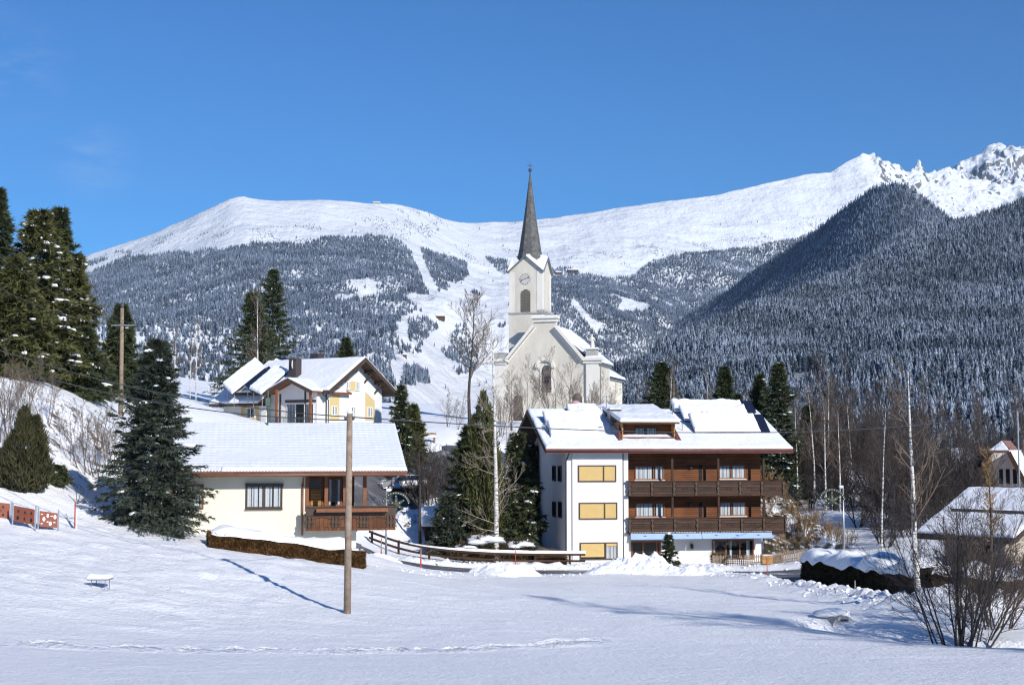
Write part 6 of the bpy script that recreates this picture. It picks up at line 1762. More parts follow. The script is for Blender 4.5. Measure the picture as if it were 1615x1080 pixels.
# bare woodland right of and behind the guest house
WG = 'bare trees of the right hand woodland'
wl = 'bare brown woodland tree on the slope beyond the hedge and guest house'
w1 = bare_tree('woodland_tree', wl, on(1296, 150), 12., .10, 91, M['twig'], M['twig_red'], group=WG, levels=(22, 7, 5), spread=(.6, .6, .6), ratio=(.30, .5, .5), first=.25, up=.5, wob=.02, rmin=.014, lf=.35)
w2 = bare_tree('woodland_tree', wl, on(1330, 150), 12., .08, 92, M['twig_dark'], M['twig_red'], group=WG, stems=3, spreadout=.3, levels=(16, 6, 5), spread=(.6, .6, .6), ratio=(.32, .5, .5), first=.2, up=.5, wob=.03, rmin=.014, lf=.4)
w3 = bare_tree('woodland_tree', wl, on(1370, 135), 12., .07, 93, M['twig_dark'], M['twig_dark'], group=WG, stems=6, spreadout=.5, levels=(9, 6, 5), spread=(.6, .6, .6), ratio=(.38, .5, .5), first=.12, up=.4, wob=.04, rmin=.013, lf=.45)
q = random.Random(9)
for k in range(165):
    px = q.uniform(985, 1680) if k < 84 else q.uniform(1250, 1620)
    d = q.uniform(150, 300) if k < 84 else (q.uniform(126, 160) if px < 1420 else q.uniform(104, 150))
    if k < 84: top = 632 + q.uniform(-32, 30) + (d - 240) * -.12
    else: top = 700 + q.uniform(-60, 50)
    if px < 1240 and d < 130: continue
    p_ = on(px, d)
    if 1555 < px < 1640 and d < 135: continue
    hh = max(4., htop(px, top, d) - p_.z); s = hh / 12.
    src = q.choice([w1, w2, w1]) if k < 84 else q.choice([w2, w3, w3])
    wd = max(s, .62) * q.uniform(.9, 1.3)
    dup(src, p_, q.uniform(0, 6.2), (wd, wd, s))
q3 = random.Random(31)
for k in range(95):
    px = q3.uniform(1285, 1600); d = q3.uniform(100, 165)
    if px < 1345 and d < 118: continue
    p_ = on(px, d)
    if px > 1440 and d < 108: continue
    hh = q3.uniform(2.6, 5.2); s = hh / 12.; dup(w3, p_, q3.uniform(0, 6.2), (s * 2.1, s * 2.1, s))
BG = 'white stemmed birches among the woodland'
b1 = bare_tree('birch_tree', 'slim white stemmed birch standing in the brown woodland', on(1270, 128), 12., .13, 95, M['birch'], M['twig'], group=BG, levels=(16, 6, 4), spread=(.6, .7, .7), ratio=(.26, .5, .5), first=.35, up=.4, wob=.02, rmin=.016)
for (px, top, d) in ((1282, 622, 132), (1300, 640, 126), (1306, 600, 140), (1322, 650, 120), (1056, 575, 158), (1063, 600, 156), (1117, 590, 165), (1340, 640, 135), (1255, 640, 135), (1008, 600, 170), (275, 520, 118), (309, 512, 122), (300, 545, 116), (268, 560, 112), (405, 470, 150), (800, 600, 140)):
    p_ = on(px, d); hh = htop(px, top, d) - p_.z
    if px == 1282: b1.location = p_; b1.scale = (hh / 12.,) * 3; continue
    lb = {405: 'white birch stem in front of the dark spruce pair behind the chalet', 800: 'pale bare birch behind the white barked one, before the church'}.get(px)
    if px in (275, 309, 300, 268): lb = 'thin bare birch left of the chalet, right of the utility pole'
    c = dup(b1, p_, rr.uniform(0, 6), hh / 12., lb)
    if px in (405, 800): 
        if 'group' in c: del c['group']
    elif lb: c['group'] = 'bare birches left of the chalet'
# trees standing outside the picture on the right, whose shadows fall across the field and the road
OG = 'spruces outside the right edge'
oL = 'spruce standing outside the right edge of the view'
o1 = bare_tree('larch_tree', 'bare larch standing outside the right edge of the view', (26.0, 25.5, gz(26, 25.5)), 21, .22, 97, M['bark'], M['twig'], group='bare larches outside the right edge', levels=(60, 9, 5), spread=(1.1, .7, .7), ratio=(.16, .5, .5), first=.12, up=.3, wob=.01, rmin=.014)
o2 = conifer('spruce_tree', oL, (38., 58., gz(38, 58)), 15, 3.2, 98, M['spruce'], 170, 14, 5, (.6, .18), .4, .1, .7, .03, 0, group=OG)
for (x, y, s) in ((43, 55, 1.0), (49, 57, .95), (35.5, 60, .68), (56, 52, 1.1), (62, 62, 1.2), (41, 62, .8), (44, 66, 1.1), (49, 63, 1.2), (31, 60, .8)): dup(o2, (x, y, gz(x, y)), x, s)
for (x, y, s) in ((35, 16, .8), (29.5, 21.5, .86)): dup(o1, (x, y, gz(x, y)), x, s)

# ------------------------------------------------------------------ poles and cables
p_ = on(550.5, 50.)
P1 = thing('utility_pole', 'weathered grey brown timber pole standing alone in the snow field, before the bungalow', 'utility pole', p_)
hp = htop(552, 652, 50) - p_.z
MB().tube((0, 0, -.4), (.03, 0, hp), .135, .105, 14).build('pole', M['pole'], P1, True)
b = MB(); b.box(.09, .13, -.05, .05, .2, hp - .6); b.build('cable_guard', M['pole'], P1)
b = MB(); b.lathe([(.10, 0), (.12, .06), (.04, .13)], (.03, 0, hp), 12); b.build('snow_cap', M['clump'], P1, True)
b = MB(); b.lathe([(.03, 0), (.05, .05), (.03, .12)], (-.12, -.02, hp - .22), 8); b.lathe([(.03, 0), (.05, .05), (.03, .12)], (.17, -.02, hp - .22), 8); b.box(-.12, .17, -.02, .02, hp - .24, hp - .2); b.build('insulator', M['darkmetal'], P1)
top1 = Vector((p_.x + .03, 50., p_.z + hp - .12))
p_ = on(191, 92)
P2 = thing('utility_pole', 'bare timber pole with a thin metal crossarm, between the left slope and the blue spruce', 'utility pole', p_)
hp2 = htop(189.5, 486, 92) - p_.z
MB().tube((0, 0, -.4), (-.05, 0, hp2), .16, .12, 12).build('pole', M['pole'], P2, True)
b = MB(); zc2 = htop(190, 513, 92) - p_.z; b.box(-.75, .75, -.13, -.07, zc2 - .04, zc2 + .03)
b.build('crossarm', M['metal'], P2)
b = MB(); b.lathe([(.10, 0), (.15, .12), (.10, .3), (.03, .36)], (-.05, 0, hp2), 10); b.build('cap', M['darkmetal'], P2)
p_ = on(1604, 116)
P3 = thing('utility_pole', 'slim metal pole with a short crossarm beside the gabled house at the right edge', 'utility pole', p_)
hp3 = htop(1604, 648, 116) - p_.z
MB().tube((0, 0, 0), (0, 0, hp3), .07, .06, 8).build('pole', M['metal'], P3); MB().box(-.75, .35, -.05, .05, hp3 - .1, hp3).build('crossarm', M['darkmetal'], P3)
top3 = Vector((p_.x, 116, p_.z + hp3))
def cable(a, c, sag, r, label, n=24):
    a, c = Vector(a), Vector(c); pts = []
    for k in range(n + 1):
        t = k / n; q = a.lerp(c, t); q.z -= sag * 4 * t * (1 - t); pts.append(q)
    o = MB().path(pts, r, 5).build('cable', M['darkmetal']); tag(o, label, 'cable')
cable(top1, top3, 1.1, .022, 'black cable from the lone field pole past the guest house roof to the right')
cable(top1, at(-40, 538, 58), .55, .02, 'upper of two black cables from the field pole to the left edge')
cable(top1 - Vector((0, 0, .12)), at(-40, 560, 57), .6, .02, 'lower of two black cables from the field pole to the left edge')
c2 = Vector((P2.location.x, 92, P2.location.z + zc2))
cable(c2 + Vector((-.7, 0, .05)), at(-40, 432, 70), .5, .016, 'thin wire from the crossarm to the left edge, lowest of three')
cable(c2 + Vector((.1, -.05, .05)), at(-40, 365, 70), .7, .016, 'thin wire from the crossarm to the left edge, middle of three')
cable(c2 + Vector((.7, 0, .05)), at(-40, 335, 70), .6, .016, 'thin wire from the crossarm to the left edge, highest of three')

# ------------------------------------------------------------------ hedges
def hedge(name, label, pts, height, width, mat, n, leaf, snow_th, seed, snow_cover=1., cat='hedge', dark_core=True, sink=.15, ragged=.08, over=.12):
    """clipped hedge along photo points (px, py is ignored for z: it stands on the ground)"""
    L = line_xy(pts, .35); rng = np.random.default_rng(seed)
    z = np.array([gz(a, c) for a, c in L]); k = 9
    zp = np.convolve(np.r_[np.repeat(z[0], k), z, np.repeat(z[-1], k)], np.ones(k) / k, 'same')[k:-k]
    o = thing(name, label, cat, (L[0][0], L[0][1], zp[0]))
    org = np.array([L[0][0], L[0][1], zp[0]])
    t = np.gradient(L, axis=0); t /= np.linalg.norm(t, axis=1)[:, None]; nr = np.c_[-t[:, 1], t[:, 0]]
    H = height if hasattr(height, '__len__') else (height, height)
    hh = np.interp(np.arange(len(L)), [0, len(L) - 1], H) * (1 + ragged * fbm(np.arange(len(L)) * .35 + seed, np.zeros(len(L)) + seed, 3))
    m = len(L)
    # core
    V = []
    for i in range(m):
        for s, f in ((-.42, 0), (-.46, .6), (-.36, .97), (.36, .97), (.46, .6), (.42, 0)):
            V.append((L[i, 0] + nr[i, 0] * s * width, L[i, 1] + nr[i, 1] * s * width, zp[i] - sink * (f == 0) + hh[i] * f))
    V = np.array(V) - org
    F = grid_faces(m, 6)
    caps = [np.array([[0, 1, 2, 3], [0, 3, 4, 5]]) + b_ for b_ in (0, (m - 1) * 6)]
    core = mesh_np('core', V, [F, caps[0], caps[1]], mat, o)
    # leaves
    i = rng.random(n) * (m - 1.001); a = i.astype(int); u = i - a
    pos = L[a] * (1 - u)[:, None] + L[a + 1] * u[:, None]; zz = zp[a] * (1 - u) + zp[a + 1] * u; hq_ = hh[a] * (1 - u) + hh[a + 1] * u
    face = rng.random(n); top = (face < .22) & (snow_th == 0); endc = face > .94
    f = np.where(top, 1.0, rng.random(n) * (.93 if snow_th else 1)); s = np.where(top, rng.uniform(-.5, .5, n), np.where(face < .72, -.5, .5))
    s = s * (1 - .12 * f) + rng.normal(0, .03, n)
    e0 = endc & (rng.random(n) < .5)
    s = np.where(endc, rng.uniform(-.5, .5, n), s)
    pos = np.where(endc[:, None], np.where(e0[:, None], L[:1], L[-1:]), pos)
    zz = np.where(endc, np.where(e0, zp[0], zp[-1]), zz); hq_ = np.where(endc, np.where(e0, hh[0], hh[-1]), hq_)
    a = np.where(endc, np.where(e0, 0, m - 2), a)
    P_ = np.c_[pos + nr[a] * (s * width)[:, None], zz + f * hq_ - .03] - org
    N_ = np.c_[nr[a] * np.sign(s)[:, None], np.zeros(n)]; N_[top] = (0, 0, 1)
    N_[endc, :2] = np.where(e0[endc][:, None], -t[0], t[-1])
    shell_foliage(o, P_, N_, mat, leaf, rng, .25, .55)
    if snow_th:
        M_ = 13; ss = np.linspace(-.5 - over, .5 + over, M_); V = []
        msk = np.clip(.85 + 1.1 * fbm(np.arange(m) * .3 + seed * 3, np.zeros(m), 3) - (1 - snow_cover) * 1.2, .08, 1.3)
        for i in range(m):
            endf = min(1, .25 + min(i, m - 1 - i) / 3)
            for j, s_ in enumerate(ss):
                e = abs(s_) / (.5 + over)
                drop = -(.10 if over < .1 else .30) * max(0, e - .72) / .28 * (1 + 1.3 * mnoise.noise((i * .22, j * 9.0, seed)))
                th = snow_th * msk[i] * math.sqrt(max(0, 1 - e**4)) * endf * (1 + .5 * mnoise.noise((i * .28, j * .35, seed + 5)))
                V.append((L[i, 0] + nr[i, 0] * s_ * width, L[i, 1] + nr[i, 1] * s_ * width, zp[i] + hh[i] - .04 + th + drop))
        V = np.array(V) - org
        mesh_np('snow', V, [grid_faces(m, M_)], M['clump'], o, True)
    return o
hedge('hedge', 'clipped rust brown hedge with a smooth snow cap in front of the bungalow', [(312, 858, 63.0), (380, 870, 63.6), (450, 879, 64.2), (520, 888, 65), (584, 896, 66)], (.68, .84), 1.2, M['hedge'], 46000, (.12, .05), .26, 3, cat='hedge', ragged=.14, over=.08)
hedge('hedge', 'dark evergreen hedge with thick lumpy snow along the shaded road', [(1283, 915, 85.5), (1330, 926, 80.8), (1380, 932, 76.5), (1430, 940, 72.7), (1478, 946, 70)], (1.55, 1.45), 1.7, M['hedge_dark'], 34000, (.18, .07), .42, 5, ragged=.14, over=.16)
hedge('hedge', 'rusty brown hedge with snow lumps behind the bare bush at the right edge', [(1470, 946, 70), (1520, 945, 68.5), (1570, 942, 68), (1640, 940, 67.5)], (1.4, 1.35), 1.4, M['hedge'], 26000, (.14, .06), .38, 7, .7, ragged=.2)
hedge('shrub', 'straw coloured shrub row along the guest house side wall', [(838, 882, 103.6), (870, 884, 103.4), (903, 885, 103.6)], (.9, .6), 1.0, M['drygrass'], 6000, (.35, .05), .0, 9, cat='shrub', ragged=.35)
hedge('shrub', 'straw coloured shrub before the large terrace window of the guest house', [(1118, 886, 104.6), (1150, 886, 104.8)], (.75, .6), .6, M['drygrass'], 3000, (.3, .04), .0, 11, cat='shrub', ragged=.35)

# ------------------------------------------------------------------ terracotta screens by the cypress
def panel(label, x0px, x1px, t0, t1, b0, b1, d0, d1, kind):
    A, B_ = at(x0px, b0, d0), at(x1px, b1, d1); At, Bt = at(x0px, t0, d0), at(x1px, t1, d1)
    yaw = math.atan2(B_.y - A.y, B_.x - A.x); Lx = math.hypot(B_.x - A.x, B_.y - A.y)
    o = thing('garden_screen', label, 'screen', A, yaw, 'terracotta screens on the left bank')
    dz = B_.z - A.z; h0, h1 = At.z - A.z, Bt.z - B_.z
    MB().prism([(0, -.02, 0), (Lx, -.02, dz), (Lx, -.02, dz + h1), (0, -.02, h0)], (0, .03, 0)).build('panel', M['panelred'], o)
    cut = MB(); Q = random.Random(len(label))
    def pt(u, v): return (u * Lx, -.026, u * dz + v * (h0 * (1 - u) + h1 * u))
    for (u, v, ru, rv, shp) in kind:
        c = pt(u, v); n_ = 10
        pp = [(c[0] + ru * math.cos(2 * math.pi * k / n_) * (1 if shp != 2 or k % 2 == 0 else .45), c[1], c[2] + rv * math.sin(2 * math.pi * k / n_) * (1 if shp != 2 or k % 2 == 0 else .45)) for k in range(n_)]
        cut.poly(pp)
    cut.build('cutout', M['dark'] if shp != 0 else M['clump'], o)
    for u, nm in ((-.07, 'post'),) + (((1.06, 'post'),) if 'outermost' in label or True else ()):
        b = MB(); b.tube((u * Lx, 0, u * dz - .3), (u * Lx, 0, u * dz + h0 + .12), .032, .032, 8)
        for v in (.2, .8): b.bar((u * Lx, 0, u * dz + v * h0), (u * Lx + (.09 * Lx if u < 0 else -.09 * Lx), 0, u * dz + v * h0), .025, .025)
        b.build(nm, M['metal'], o)
    return o
k1 = [(u, v, .045, .05, 1) for u in (.2, .45, .72) for v in (.25, .75)] + [(.6, .5, .05, .02, 1)]
k2 = [(.22, .70, .07, .09, 2), (.55, .68, .07, .09, 2), (.86, .70, .07, .10, 2), (.2, .27, .075, .085, 1), (.53, .28, .07, .10, 2), (.86, .25, .065, .095, 1)]
k3 = [(.12, .80, .05, .02, 0), (.45, .75, .05, .085, 0), (.68, .75, .06, .02, 0), (.86, .72, .06, .09, 0), (.24, .5, .06, .09, 0), (.45, .35, .05, .02, 0), (.60, .25, .06, .09, 0), (.83, .35, .05, .02, 0), (.12, .2, .05, .02, 0)]
panel('terracotta screen with small square cutouts, cut by the left picture edge', -22, 15, 790, 794, 815, 819, 60, 60.3, k1)
panel('terracotta screen with dark leaf cutouts, middle one of three', 22, 54, 797, 803, 822, 827, 59.6, 59.2, k2)
panel('smallest terracotta screen with round holes showing snow, right of the leaf one', 62, 90, 805, 809, 830, 832, 59.6, 60, k3)

# rotary clothes dryer
p_ = on(124, 61.5)
o = thing('clothes_dryer', 'folded rotary clothes dryer with thin bare arms in the snow, left of the blue spruce', 'clothes dryer', p_)
hh = htop(124, 792, 61.5) - p_.z
MB().tube((.03, 0, -.2), (.03, 0, hh * .75), .035, .035, 8).build('sleeve', M['frame_white'], o)
MB().tube((-.04, 0, 0), (-.04, 0, hh), .03, .028, 8).build('post', M['red'], o)
for (px, py) in ((119, 767), (129, 772), (150, 773), (160, 774), (108, 780)):
    q = at(px, py, 61.5) - p_; b = MB(); b.tube((.05, 0, hh * .95), q, .018, .014, 6)
    if px == 129: b.blob(q, .05, 1, 0, 8, 5)
    b.build('arm', M['darkmetal'], o)
# small frame under snow
p_ = on(163, 48.5)
o = thing('snowy_stand', 'small low metal stand carrying a thick slab of snow, alone on the left snow slope', 'stand', p_)
zt = htop(160, 913, 48.5) - p_.z
for x_, y_ in ((-.24, -.1), (.24, -.14), (-.2, .35), (.26, .32)): MB().tube((x_, y_, -.2), (x_, y_, zt), .014, .014, 6).build('leg', M['greymetal'], o)
MB().box(-.36, .36, -.2, .42, zt - .02, zt + .02).build('top', M['greymetal'], o)
slab('snow', M['clump'], o, (-.36, -.2, zt + .022), Vector((.72, 0, 0)), Vector((0, .62, 0)), 24, 20, .17, 3, .03, .2)

# ------------------------------------------------------------------ guard rail, snow stakes, lamps
GR = line_xy([(575, 850, 105), (600, 862, 103.6), (640, 878, 102), (700, 889, 101), (760, 893, 101), (850, 896, 101.8), (935, 896, 102)], .5)
z = np.array([gz(a, c) for a, c in GR]); k = 9
z = np.convolve(np.r_[np.repeat(z[0], k), z, np.repeat(z[-1], k)], np.ones(k) / k, 'same')[k:-k]
o = thing('guard_rail', 'dark timber guard rail with snow on it, curving along the road bend', 'guard rail', (GR[0][0], GR[0][1], z[0]))
org = Vector((GR[0][0], GR[0][1], z[0]))
G3 = [Vector((a, c, q)) - org for (a, c), q in zip(GR, z)]
lf = np.r_[0, np.cumsum([(b_ - a_).length for a_, b_ in zip(G3[:-1], G3[1:])])]
for zz, nm in ((.88, 'rail'), (.42, 'rail')):
    b = MB()
    for a_, c_ in zip(G3[:-1], G3[1:]): b.bar(a_ + Vector((0, 0, zz)), c_ + Vector((0, 0, zz)) + (c_ - a_) * .04, .09, .15)
    b.build(nm, M['wood_dark'], o)
nextp = .3
for i in range(len(G3)):
    if lf[i] >= nextp:
        q = G3[i]; MB().box(q.x - .08, q.x + .08, q.y + .05, q.y + .2, q.z - .3, q.z + .98).build('post', M['wood_dark'], o); nextp += 2.6
b = MB()
for i, (a_, c_) in enumerate(zip(G3[:-1], G3[1:])):
    f = min(1, max(.0, (lf[i] - 3.5) / 7))
    if f > .05:
        h_ = .05 + .15 * f * (1 + .3 * mnoise.noise((i * .6, 0, 0)))
        b.bar(a_ + Vector((0, 0, .955 + h_ / 2)), c_ + Vector((0, 0, .955 + h_ / 2)) + (c_ - a_) * .1, .15, h_)
b.build('snow', M['clump'], o)
SG = 'red snow stakes along the road'
def stake(px, py0, py1, d, label, dark=.5):
    p_ = on(px, d, .1); o = thing('snow_stake', label, 'snow stake', p_, 0, SG)
    zt = htop(px, py0, d) - p_.z; zb_ = max(.0, htop(px, py1, d) - p_.z - .3)
    b = MB(); R_ = .03 if dark > .75 else .05
    b.tube((0, 0, min(0, zb_)), (0, 0, zt * dark + zb_ * (1 - dark)), R_, R_ * .9, 7); b.build('painted_foot', M['red'], o)
    b = MB(); b.tube((0, 0, zt * dark + zb_ * (1 - dark)), (0, 0, zt), R_ * .85, R_ * .6, 7); b.build('stick', M['pole'], o)
stake(665, 863, 902, 85., 'red footed snow stake in front of the left end of the guard rail', .58)
stake(603, 848, 884, 93.5, 'red snow stake by the grey lamp post beside the bungalow', .35)
stake(813, 862, 895, 99.5, 'thin red snow stake behind the rail, right of the birch trunk', .8)
stake(1206, 878, 916, 88, 'thin rusty snow stake before the picket fence', .9)
stake(1343, 915, 947, 72, 'red footed snow stake on the snow berm before the dark hedge', .5)
def lamp(px, ptop, d, label, side, deco):
    p_ = on(px, d, .2); o = thing('street_lamp', label, 'street lamp', p_)
    h_ = htop(px, ptop, d) - p_.z
    MB().tube((0, 0, 0), (0, 0, h_), .075, .05, 10).build('post', M['metal'], o, True)
    b = MB(); b.box(min(0, side * .55), max(0, side * .55), -.14, .14, h_ - .02, h_ + .12); b.box(min(0, side * .5), max(0, side * .5), -.1, .1, h_ - .07, h_ - .02); b.build('lamp_head', M['frame_white'], o, False, .02)
    # evergreen star under an arch, with white bulbs
    cz, r_ = h_ - .95, .62; cx_ = deco * .85
    dk = MB(); bl = MB()
    n_ = 14
    a0, a1 = (.05, .95)
    for k in range(n_):
        t0, t1 = math.pi * (a0 + (a1 - a0) * k / n_), math.pi * (a0 + (a1 - a0) * (k + 1) / n_)
        A_ = (cx_ + .85 * math.cos(t0), -.05, cz + .78 * math.sin(t0)); B2 = (cx_ + .85 * math.cos(t1), -.05, cz + .78 * math.sin(t1))
        dk.tube(A_, B2, .10, .10, 7); bl.blob((A_[0], -.17, A_[2]), .03, 1, 0, 6, 4)
    for k in range(6):
        t = math.pi / 2 + k * math.pi / 3
        dk.tube((cx_, -.05, cz), (cx_ + r_ * math.cos(t), -.05, cz + r_ * math.sin(t)), .17, .05, 7)
        for f in (.45, .95): bl.blob((cx_ + f * r_ * math.cos(t), -.2, cz + f * r_ * math.sin(t)), .03, 1, 0, 6, 4)
    dk.tube((cx_ + (-.8 if deco > 0 else .8), -.05, cz + .3), (0, 0, cz + .3), .04, .04, 6)
    s = dk.build('star_decoration', M['bluespruce'], o); bl.build('bulb', M['frame_white'], s)
lamp(610.5, 773, 92.5, 'grey street lamp with an evergreen star decoration, right of the bungalow balcony', .6, .75)
lamp(1327, 768, 96, 'grey street lamp with an evergreen star decoration above the dark hedge', -.5, -.95)

# picket fence right of the terrace
PF = line_xy([(1115, 889, 104.0), (1200, 889, 104.4), (1283, 888, 103)], .14)
o = thing('picket_fence', 'low brown picket fence along the terrace and rocky bank', 'fence', (PF[0][0], PF[0][1], gz(*PF[0])))
org = Vector((PF[0][0], PF[0][1], gz(*PF[0]))); b = MB()
pk_ = M['pole']
for i, (x, y) in enumerate(PF):
    q = Vector((x, y, gz(x, y))) - org; b.box(q.x - .035, q.x + .035, q.y - .012, q.y + .012, q.z - .1, q.z + .78 + .02 * math.sin(i * 2.3))
b.build('pickets', pk_, o)
for zz in (.2, .6):
    b = MB()
    for (a_, c_) in zip(PF[:-8:8], PF[8::8]): b.bar(Vector((a_[0], a_[1] + .03, gz(*a_) + zz)) - org, Vector((c_[0], c_[1] + .03, gz(*c_) + zz)) - org, .03, .07)
    b.build('rail', pk_, o)
p_ = on(1216, 103.7); o = thing('planter', 'orange brown wooden planter box behind the picket fence', 'planter', p_)
MB().box(-.75, .75, .3, .8, 0, .62).build('box', M['wood_light'], o); slab('snow', M['clump'], o, (-.75, .3, .62), Vector((1.5, 0, 0)), Vector((0, .5, 0)), 14, 8, .06, 3, .02)

# ------------------------------------------------------------------ heaped snow
def heap(label, px, py, d, rx, ry, h, seed):
    p_ = at(px, py, d); x0, y0 = p_.x, d; n = 110
    a = np.linspace(-1, 1, n); A, B_ = np.meshgrid(a, a, indexing='ij')
    x = x0 + A * rx * 1.2; y = y0 + B_ * ry * 1.2; R_ = np.hypot(A * 1.2, B_ * 1.2)
    ang = np.arctan2(B_, A); R_ = R_ * (1 + .28 * np.sin(ang * 3 + seed) * .5)
    lump = fbm(x / .8 + seed, y / .8, 4); cb = np.abs(fbm(x / .32 + seed, y / .32, 3))
    H = h * np.clip(1 - R_**1.5, -.2, 1) * (1 + .6 * lump) + (.22 * cb + .2 * np.abs(lump)) * (R_ < 1.05) * np.clip(1.3 - R_, 0, 1)
    z = np.array([gz(q, r_) for q, r_ in zip(x.ravel(), y.ravel())]).reshape(n, n) + np.where(R_ > 1.02, -.25, H - .05)
    z0 = gz(x0, y0)
    o = mesh_np('snow_heap', np.stack([x - x0, y - y0, z - z0], -1).reshape(-1, 3), [grid_faces(n, n)], M['snow'], None, True)
    o.location = (x0, y0, z0); tag(o, label, 'snow heap', 'ploughed snow heaps before the guest house')
heap('tallest ploughed snow heap, left of the little christmas tree', 1008, 905, 93, 3.4, 2.2, 1.25, 1)
heap('long lower snow heap right of the little christmas tree', 1090, 908, 91.5, 3.6, 1.6, .55, 2)
heap('ploughed snow heap at the field edge in front of the birch', 795, 905, 87.5, 2.3, 1.8, .75, 3)
heap('broad flat snow heap at the bungalow corner, around the lamp foot', 606, 893, 88.5, 1.7, 1.3, .38, 4)

# broken lumps along the ploughed edges: one mass nobody could count
def chunks(lines, per, seed):
    rng = np.random.default_rng(seed); b = MB(); R_ = random.Random(seed)
    for L, n, wd, rmax in lines:
        for _ in range(n):
            t = rng.random() * (len(L) - 1.01); i = int(t); q = L[i] + (L[i + 1] - L[i]) * (t - i)
            x, y = q[0] + rng.normal(0, wd), q[1] + rng.normal(0, wd); r_ = rmax * rng.uniform(.25, 1)**1.6
            b.blob((x, y, gz(x, y) - r_ * .1), (r_ * rng.uniform(.8, 1.3), r_ * rng.uniform(.8, 1.3), r_ * rng.uniform(.6, 1)), int(rng.integers(200)), .9, 7, 5)
    o = b.build('snow_lumps', M['clump'], None, True); tag(o, kind='stuff')
chunks([(BERM1, 130, .9, .10), (BERM2, 380, .75, .13), (BERM3, 260, .7, .13)], 0, 4)

# culvert mouth
p_ = on(1313, 52.6)
o = thing('culvert_pipe', 'concrete culvert mouth half buried in the snow at the ditch', 'culvert', p_ + Vector((0, 0, -.36)), math.radians(20))
b = MB(); n_ = 14
for k in range(n_):
    a0, a1 = math.pi * k / n_, math.pi * (k + 1) / n_; r0, r1 = .40, .52
    b.prism([(r1 * math.cos(a0), -.5, r1 * math.sin(a0)), (r1 * math.cos(a1), -.5, r1 * math.sin(a1)), (r0 * math.cos(a1), -.5, r0 * math.sin(a1)), (r0 * math.cos(a0), -.5, r0 * math.sin(a0))], (0, 1.2, 0))
b.build('pipe', M['concrete'], o); MB().tube((0, .3, 0), (0, .32, 0), .42, .42, 14).build('opening', M['dark'], o)
MB().blob((0, .3, .52), (.75, .6, .2), 4, .4).build('snow', M['clump'], o, True)

# rocky bank right of the guest house: one stony face
rb = on(1262, 113)
def rock_mat():
    m, n, L, p = nt('rock_bank')
    g = n.new('ShaderNodeNewGeometry'); sp = n.new('ShaderNodeSeparateXYZ'); L(g.outputs['Normal'], sp.inputs[0])
    t = noise_n(n, L, .9, 8, .7, vec=g.outputs['Position']); r = ramp(n, [(.3, (.06, .05, .032)), (.45, (.16, .13, .075)), (.55, (.24, .20, .14)), (.7, (.15, .10, .05))]); L(t.outputs[0], r.inputs[0])
    t2 = noise_n(n, L, .8, 6, .7, vec=g.outputs['Position'])
    f = math_n(n, L, 'ADD', math_n(n, L, 'MULTIPLY', sp.outputs['Z'], .8), t2.outputs[0])
    ss = n.new('ShaderNodeMapRange'); ss.inputs['From Min'].default_value = .96; ss.inputs['From Max'].default_value = 1.03; L(f, ss.inputs['Value'])
    L(mixc(n, L, ss.outputs[0], r.outputs[0], (.84, .86, .9)), p.inputs['Base Color'])
    t3 = noise_n(n, L, 3, 6, .7, vec=g.outputs['Position']); bump_n(n, L, p, t3.outputs[0], .9, .25); p.inputs['Roughness'].default_value = .95
    return m
A, B_ = np.meshgrid(np.linspace(0, 1, 150), np.linspace(0, 1, 90), indexing='ij')
bx = interp([(0, at(1204, 800, 110).x), (1, at(1345, 800, 104).x)], A) ; by0 = interp([(0, 109.5), (.6, 107), (1, 102.5)], A); by1 = by0 + 9 - 4 * A
y = by0 + (by1 - by0) * B_
ztop = interp([(0, htop(1204, 760, 118)), (.25, htop(1240, 775, 118)), (.5, htop(1275, 795, 116)), (.75, htop(1305, 830, 110)), (1, htop(1340, 862, 106))], A)
zbot = np.array([gz(a, c) for a, c in zip(bx[:, 0], by0[:, 0])])[:, None] - .3
pr = np.clip(B_ * 1.25, 0, 1)**.75
z = zbot + (ztop - zbot) * pr
z += (.55 * fbm(bx / 1.6, (y + z) / 1.6, 4) + .3 * np.abs(fbm(bx / .6, (y + z) / .6, 3))) * np.clip(B_ * 6, 0, 1); y = y + .9 * fbm(bx / 1.3 + 9, z / 1.1, 4)
ro = mesh_np('rock_bank', np.stack([bx, y, z], -1).reshape(-1, 3), [grid_faces(150, 90)], rock_mat(), None, True); tag(ro, kind='structure')
g3 = bare_tree('bare_shrub', 'dry brown shrub clinging to the rocky bank beside the guest house', on(1240, 109), 2.2, .035, 101, M['twig'], M['twig_gold'], group='dry shrubs on the rocky bank', cat='shrub', stems=8, spreadout=.8, levels=(7, 5, 3), spread=(.6, .6, .6), ratio=(.42, .5, .5), first=.2, up=.3, wob=.06, rmin=.012)
Q = random.Random(6)
for k in range(16):
    i = Q.randint(8, 140); j = Q.randint(8, 80); s = Q.uniform(.45, .9); dup(g3, (float(bx[i, j]), float(y[i, j]), float(z[i, j])), Q.uniform(0, 6), s)

